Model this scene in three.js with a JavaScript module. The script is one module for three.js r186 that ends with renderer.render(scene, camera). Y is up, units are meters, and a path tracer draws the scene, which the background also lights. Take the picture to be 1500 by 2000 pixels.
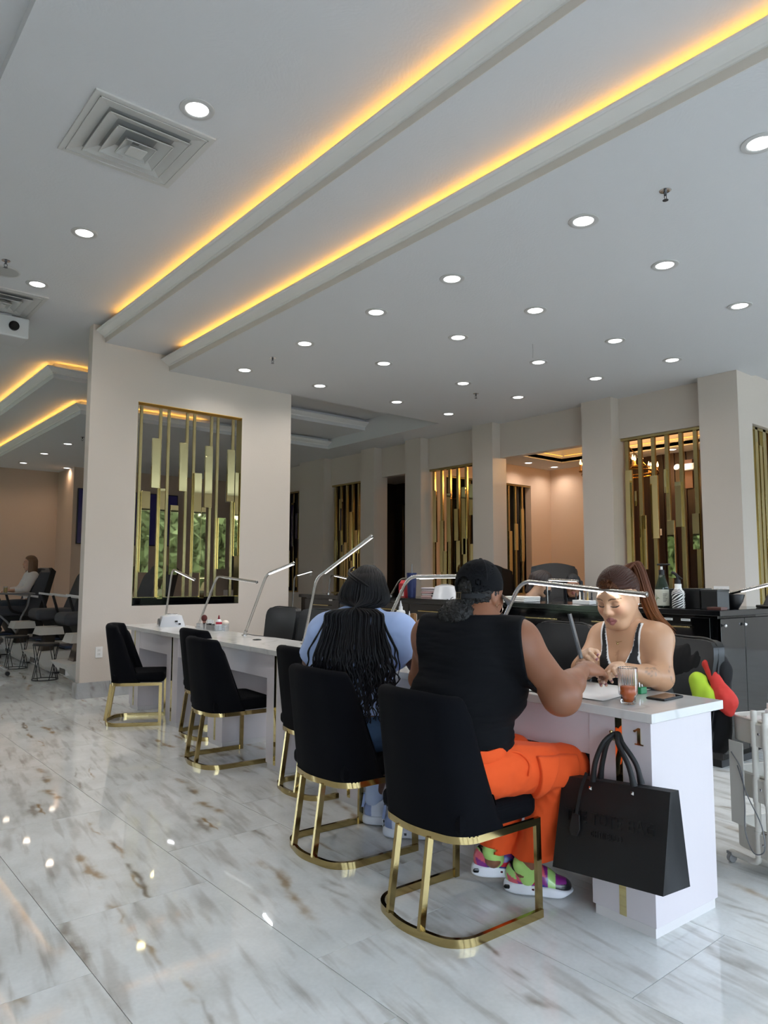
import * as THREE from 'three';
import { RoundedBoxGeometry } from 'three/addons/geometries/RoundedBoxGeometry.js';
import { mergeGeometries, mergeVertices, toCreasedNormals } from 'three/addons/utils/BufferGeometryUtils.js';
import { ImprovedNoise } from 'three/addons/math/ImprovedNoise.js';
import { FontLoader } from 'three/addons/loaders/FontLoader.js';
import { TextGeometry } from 'three/addons/geometries/TextGeometry.js';
import { RectAreaLightUniformsLib } from 'three/addons/lights/RectAreaLightUniformsLib.js';

// ---------------------------------------------------------------- camera, sky, sun, exposure
const scene = new THREE.Scene();
const camera = new THREE.PerspectiveCamera(70.95, 1500 / 2000, 0.05, 200);
camera.position.set(0, 1.28, 0);
camera.rotation.set(0.0901304, -0.698113, 0.0027036, 'YXZ');
const renderer = new THREE.WebGLRenderer({ antialias: true });
renderer.toneMapping = THREE.LinearToneMapping;
renderer.toneMappingExposure = 0.8;
renderer.shadowMap.enabled = true;
renderer.shadowMap.type = THREE.PCFSoftShadowMap;
RectAreaLightUniformsLib.init();
const sunDir = new THREE.Vector3(0.62, 0.75, 0.1).normalize();
{                                   // bright overcast sky: luminance rises towards the zenith, soft cloud mottling
  const W = 256, H = 128, d = new Float32Array(W * H * 4), cn = new ImprovedNoise();
  for (let y = 0; y < H; y++) for (let x = 0; x < W; x++) {
    const el = ((y + 0.5) / H - 0.5) * Math.PI, az = (x + 0.5) / W * 2 * Math.PI, s = Math.sin(el), c = Math.cos(el), i = (y * W + x) * 4;
    const X = Math.cos(az) * c * 2.2, Z = Math.sin(az) * c * 2.2, n = cn.noise(X, s * 4, Z) * 0.6 + cn.noise(X * 2.3 + 5, s * 9, Z * 2.3) * 0.3;
    const L = s > 0 ? (0.55 + 0.45 * s) * (1 + 0.22 * n) : 0.3;
    d[i] = L * 0.80; d[i + 1] = L * 0.97; d[i + 2] = L * 1.17; d[i + 3] = 1;
  }
  const t = new THREE.DataTexture(d, W, H, THREE.RGBAFormat, THREE.FloatType);
  t.mapping = THREE.EquirectangularReflectionMapping; t.magFilter = t.minFilter = THREE.LinearFilter; t.needsUpdate = true;
  scene.background = t; scene.backgroundIntensity = 15;
}
const sun = new THREE.DirectionalLight(0xffffff, 4);
sun.position.copy(sunDir).multiplyScalar(40);
sun.target.position.set(3, 0, -6);
sun.castShadow = true;
Object.assign(sun.shadow.camera, { left: -25, right: 25, top: 25, bottom: -25, near: 1, far: 90 });
sun.shadow.mapSize.set(2048, 2048);
scene.add(sun, sun.target);
const DOWN = 4, COVE = 40, LAMPK = 1;

// ---------------------------------------------------------------- helpers
const V = (x, y, z) => new THREE.Vector3(x, y, z);
const V2 = (x, y) => new THREE.Vector2(x, y);
const PI = Math.PI, lerp = THREE.MathUtils.lerp, clamp = THREE.MathUtils.clamp, smooth = THREE.MathUtils.smoothstep;
function rng(seed) { let s = seed >>> 0; return () => { s = (s + 0x6d2b79f5) | 0; let t = Math.imul(s ^ (s >>> 15), 1 | s); t = (t + Math.imul(t ^ (t >>> 7), 61 | t)) ^ t; return ((t ^ (t >>> 14)) >>> 0) / 4294967296; }; }
const noiser = new ImprovedNoise();
const N3 = (x, y, z) => noiser.noise(x, y, z);
function fbm(x, y, z, o = 4) { let s = 0, a = 0.5; for (let i = 0; i < o; i++) { s += a * N3(x, y, z); x = x * 2.03 + 7.1; y = y * 2.03 + 3.7; z = z * 2.03 + 1.3; a *= 0.5; } return s; }
const used = {};
function numbered(n) { if (!(n in used)) { used[n] = 0; return n; } used[n]++; return n + '_' + String(used[n]).padStart(3, '0'); }
function C(hex, rough = 0.6, metal = 0, extra = {}) {
  return new THREE.MeshPhysicalMaterial({ color: hex, roughness: rough, metalness: metal, side: THREE.DoubleSide, ...extra });
}
function shadow(m) { m.castShadow = true; m.receiveShadow = true; return m; }
function obj(name, geo, mat, parent) {            // one named mesh: a part under parent
  if (Array.isArray(geo)) geo = merge(geo);
  const m = shadow(new THREE.Mesh(geo, mat));
  m.name = parent ? name : numbered(name);
  (parent || scene).add(m);
  return m;
}
function tag(o, label, category, group, kind) {
  if (label) o.userData.label = label;
  if (category) o.userData.category = category;
  if (group) o.userData.group = group;
  if (kind) o.userData.kind = kind;
  return o;
}
function thing(name, label, category, [x, y, z] = [0, 0, 0], turn = 0, group) {
  const o = new THREE.Group(); o.name = numbered(name); scene.add(o);
  o.position.set(x, y, z); o.rotation.y = turn;
  return tag(o, label, category, group);
}
function one(name, label, category, geo, mat, group) { return tag(obj(name, geo, mat), label, category, group); }
function struct(name, geo, mat, parent) { const m = obj(name, geo, mat, parent); if (!parent) m.userData.kind = 'structure'; return m; }
function structGroup(name) { const g = new THREE.Group(); g.name = numbered(name); g.userData.kind = 'structure'; scene.add(g); return g; }
function dup(root, [x, y, z], turn, label) {
  const r = root.clone(); r.name = numbered(root.name.replace(/_\d{3}$/, '')); scene.add(r); r.position.set(x, y, z); r.rotation.set(0, turn, 0);
  if (label) r.userData.label = label;
  return r;
}
function merge(list) {
  const L = list.map((g) => { let h = g.index ? g.toNonIndexed() : g.clone(); for (const k of Object.keys(h.attributes)) if (!['position', 'normal', 'uv', 'color'].includes(k)) h.deleteAttribute(k); if (!h.attributes.normal) h.computeVertexNormals(); return h; });
  const keepUv = L.every((g) => g.attributes.uv), keepC = L.every((g) => g.attributes.color);
  for (const g of L) { if (!keepUv) g.deleteAttribute('uv'); if (!keepC) g.deleteAttribute('color'); }
  return mergeGeometries(L);
}
function box(w, h, d, x = 0, y = 0, z = 0, r = 0, seg = 2) {    // centre x, z; y is the bottom
  const g = r > 0 ? new RoundedBoxGeometry(w, h, d, seg, Math.min(r, w / 2.01, h / 2.01, d / 2.01)) : new THREE.BoxGeometry(w, h, d);
  return g.translate(x, y + h / 2, z);
}
function bb(x0, x1, y0, y1, z0, z1, r = 0) { return box(x1 - x0, y1 - y0, z1 - z0, (x0 + x1) / 2, y0, (z0 + z1) / 2, r); }
function cyl(r0, r1, h, x = 0, y = 0, z = 0, seg = 24) { return new THREE.CylinderGeometry(r1, r0, h, seg).translate(x, y + h / 2, z); }
function lathe(pts, seg = 32) { return new THREE.LatheGeometry(pts.map((p) => V2(p[0], p[1])), seg); }
function ball(r, x, y, z, sx = 1, sy = 1, sz = 1, w = 20, h = 14) { return new THREE.SphereGeometry(r, w, h).scale(sx, sy, sz).translate(x, y, z); }
function fillet(pts, r, n = 6) {                   // round the corners of a polyline
  const out = [pts[0].clone()];
  for (let i = 1; i < pts.length - 1; i++) {
    const a = pts[i - 1], b = pts[i], c = pts[i + 1];
    const rr = Array.isArray(r) ? r[i - 1] : r;
    const d0 = Math.min(rr, a.distanceTo(b) * 0.49), d1 = Math.min(rr, c.distanceTo(b) * 0.49);
    const p0 = b.clone().lerp(a, d0 / a.distanceTo(b)), p1 = b.clone().lerp(c, d1 / c.distanceTo(b));
    for (let k = 0; k <= n; k++) { const t = k / n; out.push(p0.clone().multiplyScalar((1 - t) * (1 - t)).addScaledVector(b, 2 * t * (1 - t)).addScaledVector(p1, t * t)); }
  }
  out.push(pts[pts.length - 1].clone());
  return out;
}
function sweep(pts, prof, { up = V(0, 1, 0), closed = false, caps = true, flat = true, scale } = {}) {   // prof: [side, up] pairs, closed outline
  const n = pts.length, m = prof.length, rings = [];
  for (let i = 0; i < n; i++) {
    const a = closed ? pts[(i - 1 + n) % n] : pts[Math.max(0, i - 1)], b = pts[i], c = closed ? pts[(i + 1) % n] : pts[Math.min(n - 1, i + 1)];
    const t0 = b.clone().sub(a), t1 = c.clone().sub(b);
    if (t0.lengthSq() < 1e-12) t0.copy(t1); if (t1.lengthSq() < 1e-12) t1.copy(t0);
    t0.normalize(); t1.normalize();
    const t = t0.clone().add(t1).normalize();
    const side = V().crossVectors(up, t).normalize(), u = V().crossVectors(t, side).normalize();
    const cosh = Math.max(0.35, t.dot(t1));
    const bend = t1.clone().sub(t0); if (bend.lengthSq() > 1e-10) bend.normalize();
    const s = scale ? scale(i / (n - 1)) : 1;
    rings.push(prof.map(([px, py]) => {
      const o = side.clone().multiplyScalar(px * s).addScaledVector(u, py * s);
      if (bend.lengthSq() > 0.5) { const k = o.dot(bend); o.addScaledVector(bend, k * (1 / cosh - 1)); }
      return o.add(b);
    }));
  }
  const pos = [], quad = (a, b, c, d) => pos.push(...a.toArray(), ...b.toArray(), ...c.toArray(), ...a.toArray(), ...c.toArray(), ...d.toArray());
  for (let i = 0; i < (closed ? n : n - 1); i++) { const A = rings[i], B = rings[(i + 1) % n]; for (let j = 0; j < m; j++) quad(A[j], A[(j + 1) % m], B[(j + 1) % m], B[j]); }
  if (!closed && caps) for (const [R, flip] of [[rings[0], 1], [rings[n - 1], 0]]) {
    const tri = THREE.ShapeUtils.triangulateShape(prof.map((p) => V2(p[0], p[1])), []);
    for (const [a, b, c] of tri) pos.push(...R[a].toArray(), ...R[flip ? c : b].toArray(), ...R[flip ? b : c].toArray());
  }
  let g = new THREE.BufferGeometry(); g.setAttribute('position', new THREE.Float32BufferAttribute(pos, 3));
  if (flat) { g = mergeVertices(g, 1e-5); g = toCreasedNormals(g, 0.6); } else { g = mergeVertices(g, 1e-5); g.computeVertexNormals(); }
  return g;
}
const circ = (r, n = 10) => Array.from({ length: n }, (_, i) => [r * Math.cos(i / n * 2 * PI), r * Math.sin(i / n * 2 * PI)]);
function tube(pts, r, seg = 10, rad) {                          // round tube through points; rad(t) varies the radius
  const n = pts.length, pos = [], idx = [], nor = [];
  let prevU = null;
  for (let i = 0; i < n; i++) {
    const t = pts[Math.min(n - 1, i + 1)].clone().sub(pts[Math.max(0, i - 1)]).normalize();
    if (!prevU) prevU = Math.abs(t.y) < 0.9 ? V(0, 1, 0) : V(1, 0, 0);
    const s = V().crossVectors(prevU, t).normalize(), u = V().crossVectors(t, s).normalize(); prevU = u;
    const rr = rad ? r * rad(i / (n - 1)) : r;
    for (let j = 0; j < seg; j++) { const a = j / seg * 2 * PI, d = s.clone().multiplyScalar(Math.cos(a)).addScaledVector(u, Math.sin(a)); nor.push(d.x, d.y, d.z); d.multiplyScalar(rr).add(pts[i]); pos.push(d.x, d.y, d.z); }
  }
  for (let i = 0; i < n - 1; i++) for (let j = 0; j < seg; j++) { const a = i * seg + j, b = i * seg + (j + 1) % seg, c = a + seg, d = b + seg; idx.push(a, b, d, a, d, c); }
  for (const e of [0, n - 1]) { const c = pos.length / 3; pos.push(...pts[e].toArray()); const t = e ? pts[e].clone().sub(pts[e - 1]).normalize() : pts[0].clone().sub(pts[1]).normalize(); nor.push(t.x, t.y, t.z); for (let j = 0; j < seg; j++) { const a = e * seg + j, b = e * seg + (j + 1) % seg; e ? idx.push(c, a, b) : idx.push(c, b, a); } }
  const g = new THREE.BufferGeometry(); g.setAttribute('position', new THREE.Float32BufferAttribute(pos, 3)); g.setAttribute('normal', new THREE.Float32BufferAttribute(nor, 3)); g.setIndex(idx);
  return g;
}
function curve(pts, n = 32, closed = false) { return new THREE.CatmullRomCurve3(pts, closed, 'centripetal').getPoints(n); }
function extrude(pts, depth, bevel = 0, holes = [], curveSeg = 8) {
  const s = pts instanceof THREE.Shape ? pts : new THREE.Shape(pts.map((p) => V2(p[0], p[1])));
  for (const h of holes) s.holes.push(new THREE.Path(h.map((p) => V2(p[0], p[1]))));
  return new THREE.ExtrudeGeometry(s, { depth: depth - 2 * bevel, bevelEnabled: bevel > 0, bevelSize: bevel, bevelThickness: bevel, bevelOffset: -bevel, bevelSegments: 2, curveSegments: curveSeg }).translate(0, 0, bevel);
}
const place = (g, { p = [0, 0, 0], r = [0, 0, 0], s = 1 } = {}) => { g.applyMatrix4(new THREE.Matrix4().compose(V(...p), new THREE.Quaternion().setFromEuler(new THREE.Euler(...r, 'YXZ')), typeof s === 'number' ? V(s, s, s) : V(...s))); return g; };
function canvasTex(w, h, draw, srgb = true) { const c = document.createElement('canvas'); c.width = w; c.height = h; draw(c.getContext('2d'), w, h); const t = new THREE.CanvasTexture(c); if (srgb) t.colorSpace = THREE.SRGBColorSpace; t.wrapS = t.wrapT = THREE.RepeatWrapping; t.magFilter = THREE.LinearFilter; return t; }
function dataTex(w, h, fn, srgb = false) {             // fn(u, v) -> [r, g, b] 0..1
  const d = new Uint8Array(w * h * 4);
  for (let y = 0; y < h; y++) for (let x = 0; x < w; x++) { const c = fn(x / w, y / h), i = (y * w + x) * 4; d[i] = clamp(c[0], 0, 1) * 255; d[i + 1] = clamp(c[1], 0, 1) * 255; d[i + 2] = clamp(c[2], 0, 1) * 255; d[i + 3] = 255; }
  const t = new THREE.DataTexture(d, w, h); if (srgb) t.colorSpace = THREE.SRGBColorSpace; t.wrapS = t.wrapT = THREE.RepeatWrapping; t.magFilter = t.minFilter = THREE.LinearFilter; t.needsUpdate = true; return t;
}
function boxUV(g, k = 1) {                              // uv in metres from the dominant normal
  if (g.index) g = g.toNonIndexed();
  if (!g.attributes.normal) g.computeVertexNormals();
  const p = g.attributes.position, n = g.attributes.normal, uv = new Float32Array(p.count * 2);
  for (let i = 0; i < p.count; i++) {
    const ax = Math.abs(n.getX(i)), ay = Math.abs(n.getY(i)), az = Math.abs(n.getZ(i));
    const [a, b] = ay >= ax && ay >= az ? [p.getX(i), p.getZ(i)] : ax >= az ? [p.getZ(i), p.getY(i)] : [p.getX(i), p.getY(i)];
    uv[i * 2] = a * k; uv[i * 2 + 1] = b * k;
  }
  g.setAttribute('uv', new THREE.BufferAttribute(uv, 2)); return g;
}
// surface nets: mesh of the zero set of an inside-negative distance field
function sdfMesh(f, lo, hi, cell, color) {
  const nx = Math.ceil((hi[0] - lo[0]) / cell) + 1, ny = Math.ceil((hi[1] - lo[1]) / cell) + 1, nz = Math.ceil((hi[2] - lo[2]) / cell) + 1;
  const val = new Float32Array(nx * ny * nz), at = (i, j, k) => (k * ny + j) * nx + i;
  // coarse pass: skip blocks that lie far from the surface
  const B = 4; val.fill(9);
  for (let k0 = 0; k0 < nz; k0 += B) for (let j0 = 0; j0 < ny; j0 += B) for (let i0 = 0; i0 < nx; i0 += B) {
    const c = f(lo[0] + (i0 + B / 2) * cell, lo[1] + (j0 + B / 2) * cell, lo[2] + (k0 + B / 2) * cell), far = cell * B * 1.6 + 0.02;
    for (let k = k0; k < Math.min(nz, k0 + B); k++) for (let j = j0; j < Math.min(ny, j0 + B); j++) for (let i = i0; i < Math.min(nx, i0 + B); i++)
      val[at(i, j, k)] = Math.abs(c) > far ? c : f(lo[0] + i * cell, lo[1] + j * cell, lo[2] + k * cell);
  }
  const vid = new Int32Array(nx * ny * nz).fill(-1), pos = [], idx = [];
  const off = [[0, 0, 0], [1, 0, 0], [0, 1, 0], [1, 1, 0], [0, 0, 1], [1, 0, 1], [0, 1, 1], [1, 1, 1]], edges = [[0, 1], [2, 3], [4, 5], [6, 7], [0, 2], [1, 3], [4, 6], [5, 7], [0, 4], [1, 5], [2, 6], [3, 7]];
  for (let k = 0; k < nz - 1; k++) for (let j = 0; j < ny - 1; j++) for (let i = 0; i < nx - 1; i++) {
    const v = off.map(([a, b, c]) => val[at(i + a, j + b, k + c)]);
    let neg = 0; for (const q of v) if (q < 0) neg++;
    if (neg === 0 || neg === 8) continue;
    let x = 0, y = 0, z = 0, n = 0;
    for (const [a, b] of edges) if ((v[a] < 0) !== (v[b] < 0)) { const t = v[a] / (v[a] - v[b]); x += off[a][0] + t * (off[b][0] - off[a][0]); y += off[a][1] + t * (off[b][1] - off[a][1]); z += off[a][2] + t * (off[b][2] - off[a][2]); n++; }
    vid[at(i, j, k)] = pos.length / 3;
    pos.push(lo[0] + (i + x / n) * cell, lo[1] + (j + y / n) * cell, lo[2] + (k + z / n) * cell);
  }
  const quad = (a, b, c, d, flip) => { if (a < 0 || b < 0 || c < 0 || d < 0) return; flip ? idx.push(a, c, b, a, d, c) : idx.push(a, b, c, a, c, d); };
  for (let k = 1; k < nz - 1; k++) for (let j = 1; j < ny - 1; j++) for (let i = 1; i < nx - 1; i++) {
    const s = val[at(i, j, k)] < 0;
    if (s !== (val[at(i + 1, j, k)] < 0)) quad(vid[at(i, j - 1, k - 1)], vid[at(i, j, k - 1)], vid[at(i, j, k)], vid[at(i, j - 1, k)], !s);
    if (s !== (val[at(i, j + 1, k)] < 0)) quad(vid[at(i - 1, j, k - 1)], vid[at(i - 1, j, k)], vid[at(i, j, k)], vid[at(i, j, k - 1)], !s);
    if (s !== (val[at(i, j, k + 1)] < 0)) quad(vid[at(i - 1, j - 1, k)], vid[at(i, j - 1, k)], vid[at(i, j, k)], vid[at(i - 1, j, k)], !s);
  }
  const g = new THREE.BufferGeometry(), P = new Float32Array(pos), Nn = new Float32Array(pos.length), e = cell * 0.6;
  for (let i = 0; i < P.length; i += 3) {
    for (let it = 0; it < 2; it++) {
      const [x, y, z] = [P[i], P[i + 1], P[i + 2]];
      let gx = f(x + e, y, z) - f(x - e, y, z), gy = f(x, y + e, z) - f(x, y - e, z), gz = f(x, y, z + e) - f(x, y, z - e); const l = Math.hypot(gx, gy, gz) || 1; gx /= l; gy /= l; gz /= l;
      if (it === 0) { const d = clamp(f(x, y, z), -cell * 0.5, cell * 0.5); P[i] -= gx * d * 0.8; P[i + 1] -= gy * d * 0.8; P[i + 2] -= gz * d * 0.8; } else { Nn[i] = gx; Nn[i + 1] = gy; Nn[i + 2] = gz; }
    }
  }
  g.setAttribute('position', new THREE.BufferAttribute(P, 3)); g.setAttribute('normal', new THREE.BufferAttribute(Nn, 3)); g.setIndex(idx);
  if (color) { const c = new Float32Array(P.length); for (let i = 0; i < P.length; i += 3) { const q = color(P[i], P[i + 1], P[i + 2]); c[i] = q[0]; c[i + 1] = q[1]; c[i + 2] = q[2]; } g.setAttribute('color', new THREE.BufferAttribute(c, 3)); }
  return g;
}
const smin = (a, b, k) => { const h = Math.max(k - Math.abs(a - b), 0) / k; return Math.min(a, b) - h * h * k * 0.25; };
const smax = (a, b, k) => -smin(-a, -b, k);
function capD(x, y, z, a, b, ra, rb) {                 // tapered capsule
  const bx = b[0] - a[0], by = b[1] - a[1], bz = b[2] - a[2], px = x - a[0], py = y - a[1], pz = z - a[2];
  const h = clamp((px * bx + py * by + pz * bz) / (bx * bx + by * by + bz * bz + 1e-9), 0, 1);
  return Math.hypot(px - bx * h, py - by * h, pz - bz * h) - (ra + (rb - ra) * h);
}
function ellD(x, y, z, c, r) { const px = (x - c[0]) / r[0], py = (y - c[1]) / r[1], pz = (z - c[2]) / r[2], k = Math.hypot(px, py, pz), k2 = Math.hypot(px / r[0], py / r[1], pz / r[2]); return k2 < 1e-9 ? -Math.min(...r) : k * (k - 1) / k2; }

// ---------------------------------------------------------------- shared materials
const bumpTex = dataTex(256, 256, (u, v) => { const q = (a, b, s) => { const c = Math.cos(u * 2 * PI), d = Math.sin(u * 2 * PI), e = Math.cos(v * 2 * PI), f = Math.sin(v * 2 * PI); return N3(c * s + a, d * s + e * s, f * s + b); }; const n = 0.5 + 0.35 * q(1, 2, 9) + 0.25 * q(5, 9, 21); return [n, n, n]; });
function paint(hex, rough, bump = 0.0012) { return new THREE.MeshPhysicalMaterial({ color: hex, roughness: rough, bumpMap: bumpTex, bumpScale: bump, side: THREE.DoubleSide }); }
const mWall = paint(0xcabfb4, 0.42, 0.0006), mCeil = paint(0xcdcdce, 0.75, 0.0012), mTrim = C(0xdedcd8, 0.4), mRoom = paint(0xcdb6a2, 0.45, 0.0006), mBand = paint(0xcfc8bf, 0.5, 0.0005);
const mGold = C(0xb39f6e, 0.13, 1), mMirror = C(0xd9cb96, 0.02, 1), mGoldSoft = C(0xb9a878, 0.22, 1), mSteel = C(0xb9b6b2, 0.25, 1), mChrome = C(0xe0e0e2, 0.08, 1);
const mVelvet = new THREE.MeshPhysicalMaterial({ color: 0x020308, roughness: 0.95, specularIntensity: 0.4, sheen: 0.1, sheenColor: new THREE.Color(0x2a3246), sheenRoughness: 0.35, side: THREE.DoubleSide });
const mBlackGloss = C(0x050506, 0.06), mBlack = C(0x0b0b0d, 0.5), mLeather = C(0x101113, 0.38), mWhitePl = C(0xe6e4e2, 0.35), mGrey = C(0x8d8d8d, 0.5);
const mGlassPane = new THREE.MeshPhysicalMaterial({ color: 0xffffff, roughness: 0, transmission: 1, thickness: 0, ior: 1.5, side: THREE.DoubleSide });
const mAcrylic = new THREE.MeshPhysicalMaterial({ color: 0xf4f6f8, roughness: 0.08, transmission: 0.92, thickness: 0, ior: 1.45, side: THREE.DoubleSide });
const glow = (hex, k) => new THREE.MeshStandardMaterial({ color: 0x111111, emissive: hex, emissiveIntensity: k, roughness: 0.5 });
const mLens = glow(0xffffff, 4.2), mLed = glow(0xfafcff, 4.0), mCove = glow(0xffb545, 3);
// ================================================================ SETTING
// ---- marble floor: recessed grout slab, one mesh per tile
function marble(seed, w, h, veinsN, tone) {
  const R = rng(seed), veins = [];
  for (let i = 0; i < veinsN; i++) veins.push({ x: R() * 1.3 - 0.15, tilt: 0.16 + R() * 0.22, amp: 0.05 + R() * 0.07, w: 0.006 + R() * R() * 0.03, a: 0.35 + R() * 0.6, gold: R(), s: R() * 50, v0: R() * 0.9 - 0.2, v1: 0 });
  for (const v of veins) v.v1 = v.v0 + 0.35 + R() * 0.8;
  return dataTex(w, h, (u, v) => {
    const cloud = fbm(u * 3.1 + seed, v * 5.5, seed * 3.7, 4), wisp = fbm(u * 7 + v * 2.2 + seed, v * 3.0, seed, 3);
    let r = 0.875 + 0.09 * cloud, g = 0.878 + 0.09 * cloud, b = 0.866 + 0.095 * cloud;
    const gr = smooth(wisp, 0.05, 0.4) * 0.12 + smooth(fbm(u * 12 + v * 3.4, v * 2.4, seed + 4, 4), 0.1, 0.42) * 0.1; r -= gr * 0.9; g -= gr; b -= gr * 1.08;
    for (const q of veins) {
      const along = smooth(v, q.v0, q.v0 + 0.12) * (1 - smooth(v, q.v1 - 0.12, q.v1)); if (along <= 0) continue;
      const cx = q.x - q.tilt * v + q.amp * fbm(v * 2.7 + q.s, q.s, 0.3, 4) * 2.2, d = (u - cx), n = fbm(u * 9 + q.s, v * 11, q.s, 4);
      const wide = q.w * (1 + 2.2 * Math.max(0, n + 0.15)) * (0.35 + along);
      const core = Math.exp(-((d / wide) ** 2)) * (0.5 + 1.1 * Math.max(0, n + 0.35)), feather = (d > 0 ? Math.exp(-d / (wide * 6)) : Math.exp(d / (wide * 2.0))) * (0.3 + 0.9 * Math.max(0, n + 0.1));
      const k = along * q.a, gold = q.gold > 0.42;
      const pat = smooth(fbm(u * 4 + q.s * 3, v * 5, q.s, 3), -0.12, 0.28), c = clamp(core * k * 0.8, 0, 0.75) * pat, f2 = clamp(feather * k * 0.5, 0, 0.5) * (0.15 + 0.85 * pat) * (0.55 + 0.9 * Math.abs(fbm(u * 26 + v * 9, v * 7, q.s, 3)) * 2);
      const vc = gold ? [0.50, 0.35, 0.18] : [0.42, 0.37, 0.31], fc = gold ? [0.64, 0.56, 0.45] : [0.60, 0.57, 0.53];
      r = lerp(lerp(r, fc[0], f2), vc[0], c); g = lerp(lerp(g, fc[1], f2), vc[1], c); b = lerp(lerp(b, fc[2], f2), vc[2], c);
    }
    const fine = fbm(u * 40 + 3, v * 80, seed, 2) * 0.03;
    return [(r + fine) * tone, (g + fine) * tone, (b + fine) * tone];
  }, true);
}
const marbles = [marble(3, 448, 896, 4, 1), marble(11, 448, 896, 3, 0.99), marble(27, 448, 896, 4, 1.01), marble(41, 448, 896, 5, 0.98), marble(58, 448, 896, 2, 1.0), marble(77, 448, 896, 4, 1)];
const tileMats = marbles.map((t) => new THREE.MeshPhysicalMaterial({ map: t, roughness: 0.035, specularIntensity: 1.1 }));
const mGrout = C(0x55504a, 0.8);
const restTex = marbles[2].clone(); restTex.repeat.set(1 / 0.61, 1 / 1.22); restTex.needsUpdate = true;
const mRest = new THREE.MeshPhysicalMaterial({ map: restTex, roughness: 0.09 });
const floor = structGroup('floor');
struct('grout_bed', bb(-4.2, 13.4, -0.12, -0.003, -18.6, 3.6), mGrout, floor);
{
  const R = rng(5), tg = new THREE.BoxGeometry(0.6075, 0.01, 1.2175).translate(0, -0.005, 0);
  const p = tg.attributes.position, n = tg.attributes.normal, uvs = [0, 1].map((flip) => { const uv = []; for (let i = 0; i < p.count; i++) { let a = p.getX(i) / 0.6075 + 0.5, b = p.getZ(i) / 1.2175 + 0.5; if (flip) { a = 1 - a; b = 1 - b; } uv.push(a, b); } const g = tg.clone(); g.setAttribute('uv', new THREE.Float32BufferAttribute(uv, 2)); return g; });
  let last = -1;
  for (let k = -3; k <= 8; k++) {
    const x = 0.855 + 0.61 * k + 0.305, z0 = -2.897 - 0.415 * k;
    for (let m = -14; m <= 12; m++) {
      const z = z0 + 1.22 * m + 0.61;
      if (z > 1.2 || z < -13.5 || (k > 5 && z < -8)) continue;
      let i; do i = Math.floor(R() * 6); while (i === last); last = i;
      const t = obj('tile', uvs[R() > 0.5 ? 1 : 0], tileMats[i], floor); t.position.set(x, 0, z);
    }
  }
  const far = obj('marble_slab', boxUV(merge([bb(-4.1, -1.0, -0.01, -0.0005, -18.4, 3.4), bb(-1.0, 4.6, -0.01, -0.0015, -18.4, -13.0), bb(6.4, 13.2, -0.01, -0.0005, -8, 3.4), bb(4.6, 13.2, -0.01, -0.0005, -18.4, -8)])), mRest, floor);
}
// ---- ceilings
const LOW = 3.666, MID = 3.845, UP = 4.03, X1 = 2.61, X2 = 3.35, ZW = -7.9;
const ceil = structGroup('ceiling');
struct('upper_ceiling', boxUV(merge([bb(0.78, 13.2, UP, UP + 0.15, -18.5, 3.5), bb(-4.2, 0.78, UP + 0.07, UP + 0.15, -18.5, 3.5)])), mCeil, ceil);
struct('middle_tier', boxUV(bb(X1, X2 + 0.2, MID, UP, ZW - 0.13, 3.5)), mCeil, ceil);
struct('low_tier', boxUV(bb(X2, 8.7, LOW, UP, ZW, 3.5)), mCeil, ceil);
struct('far_middle_tier', boxUV(merge([bb(2.58, 7.95, MID, UP, -17.5, -9.76)])), mCeil, ceil);
struct('far_low_tier', boxUV(merge([bb(3.27, 7.75, LOW, UP, -17.5, -10.87), bb(7.75, 8.7, LOW, UP, -17.5, ZW - 0.001)])), mCeil, ceil);
struct('entry_ceiling', boxUV(bb(8.7, 13.2, LOW + 0.03, UP, -3.6, 3.5)), mCeil, ceil);
struct('treatment_room_ceiling', boxUV(merge([bb(8.56, 13.2, 3.45, UP, -13, -8.2), bb(8.56, 9.3, 3.45, UP, -8.2, -3.6), bb(11.3, 13.2, 3.45, UP, -8.2, -3.6), bb(9.3, 11.3, 3.45, UP, -4.4, -3.6), bb(9.3, 11.3, 3.8, UP, -8.2, -4.4)])), mCeil, ceil);
// crown mouldings with a hidden light trough
const crownProf = [[0, 0], [0.016, 0], [0.02, 0.006], [0.022, 0.016], [0.034, 0.022], [0.05, 0.030], [0.072, 0.044], [0.084, 0.053], [0.086, 0.058], [0.1, 0.06], [0.104, 0.063], [0.104, 0.074], [0.097, 0.074], [0.085, 0.062], [0.05, 0.045], [0, 0.04]];
let trimN = 0;
function crown(pts, prof = crownProf) { return struct('trim_' + (++trimN), sweep(pts, prof), mTrim); }
const bandH = 0.054;
crown([V(X1, MID + bandH, 3.5), V(X1, MID + bandH, ZW)]);
crown([V(X2, LOW + bandH, 3.5), V(X2, LOW + bandH, ZW)]);
crown([V(7.95, MID + bandH, -9.76), V(2.58, MID + bandH, -9.76), V(2.58, MID + bandH, -17.4)]);
crown([V(7.75, LOW + bandH, -10.87), V(3.27, LOW + bandH, -10.87), V(3.27, LOW + bandH, -17.4)]);
crown([V(9.3, 3.45, -4.4), V(9.3, 3.45, -8.2), V(11.3, 3.45, -8.2), V(11.3, 3.45, -4.4)], [[0, 0.02], [0.05, 0.02], [0.06, 0.05], [0.09, 0.06], [0.09, 0.12], [0.07, 0.12], [0.05, 0.08], [0, 0.08]]);
// fascia bands under the crowns
const band = (a, b) => struct('trim_' + (++trimN), sweep([a, b], [[0, 0], [0.004, 0], [0.004, bandH], [0, bandH]]), mBand);
band(V(X1, MID, 3.5), V(X1, MID, ZW)); band(V(X2, LOW, 3.5), V(X2, LOW, ZW));
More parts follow.
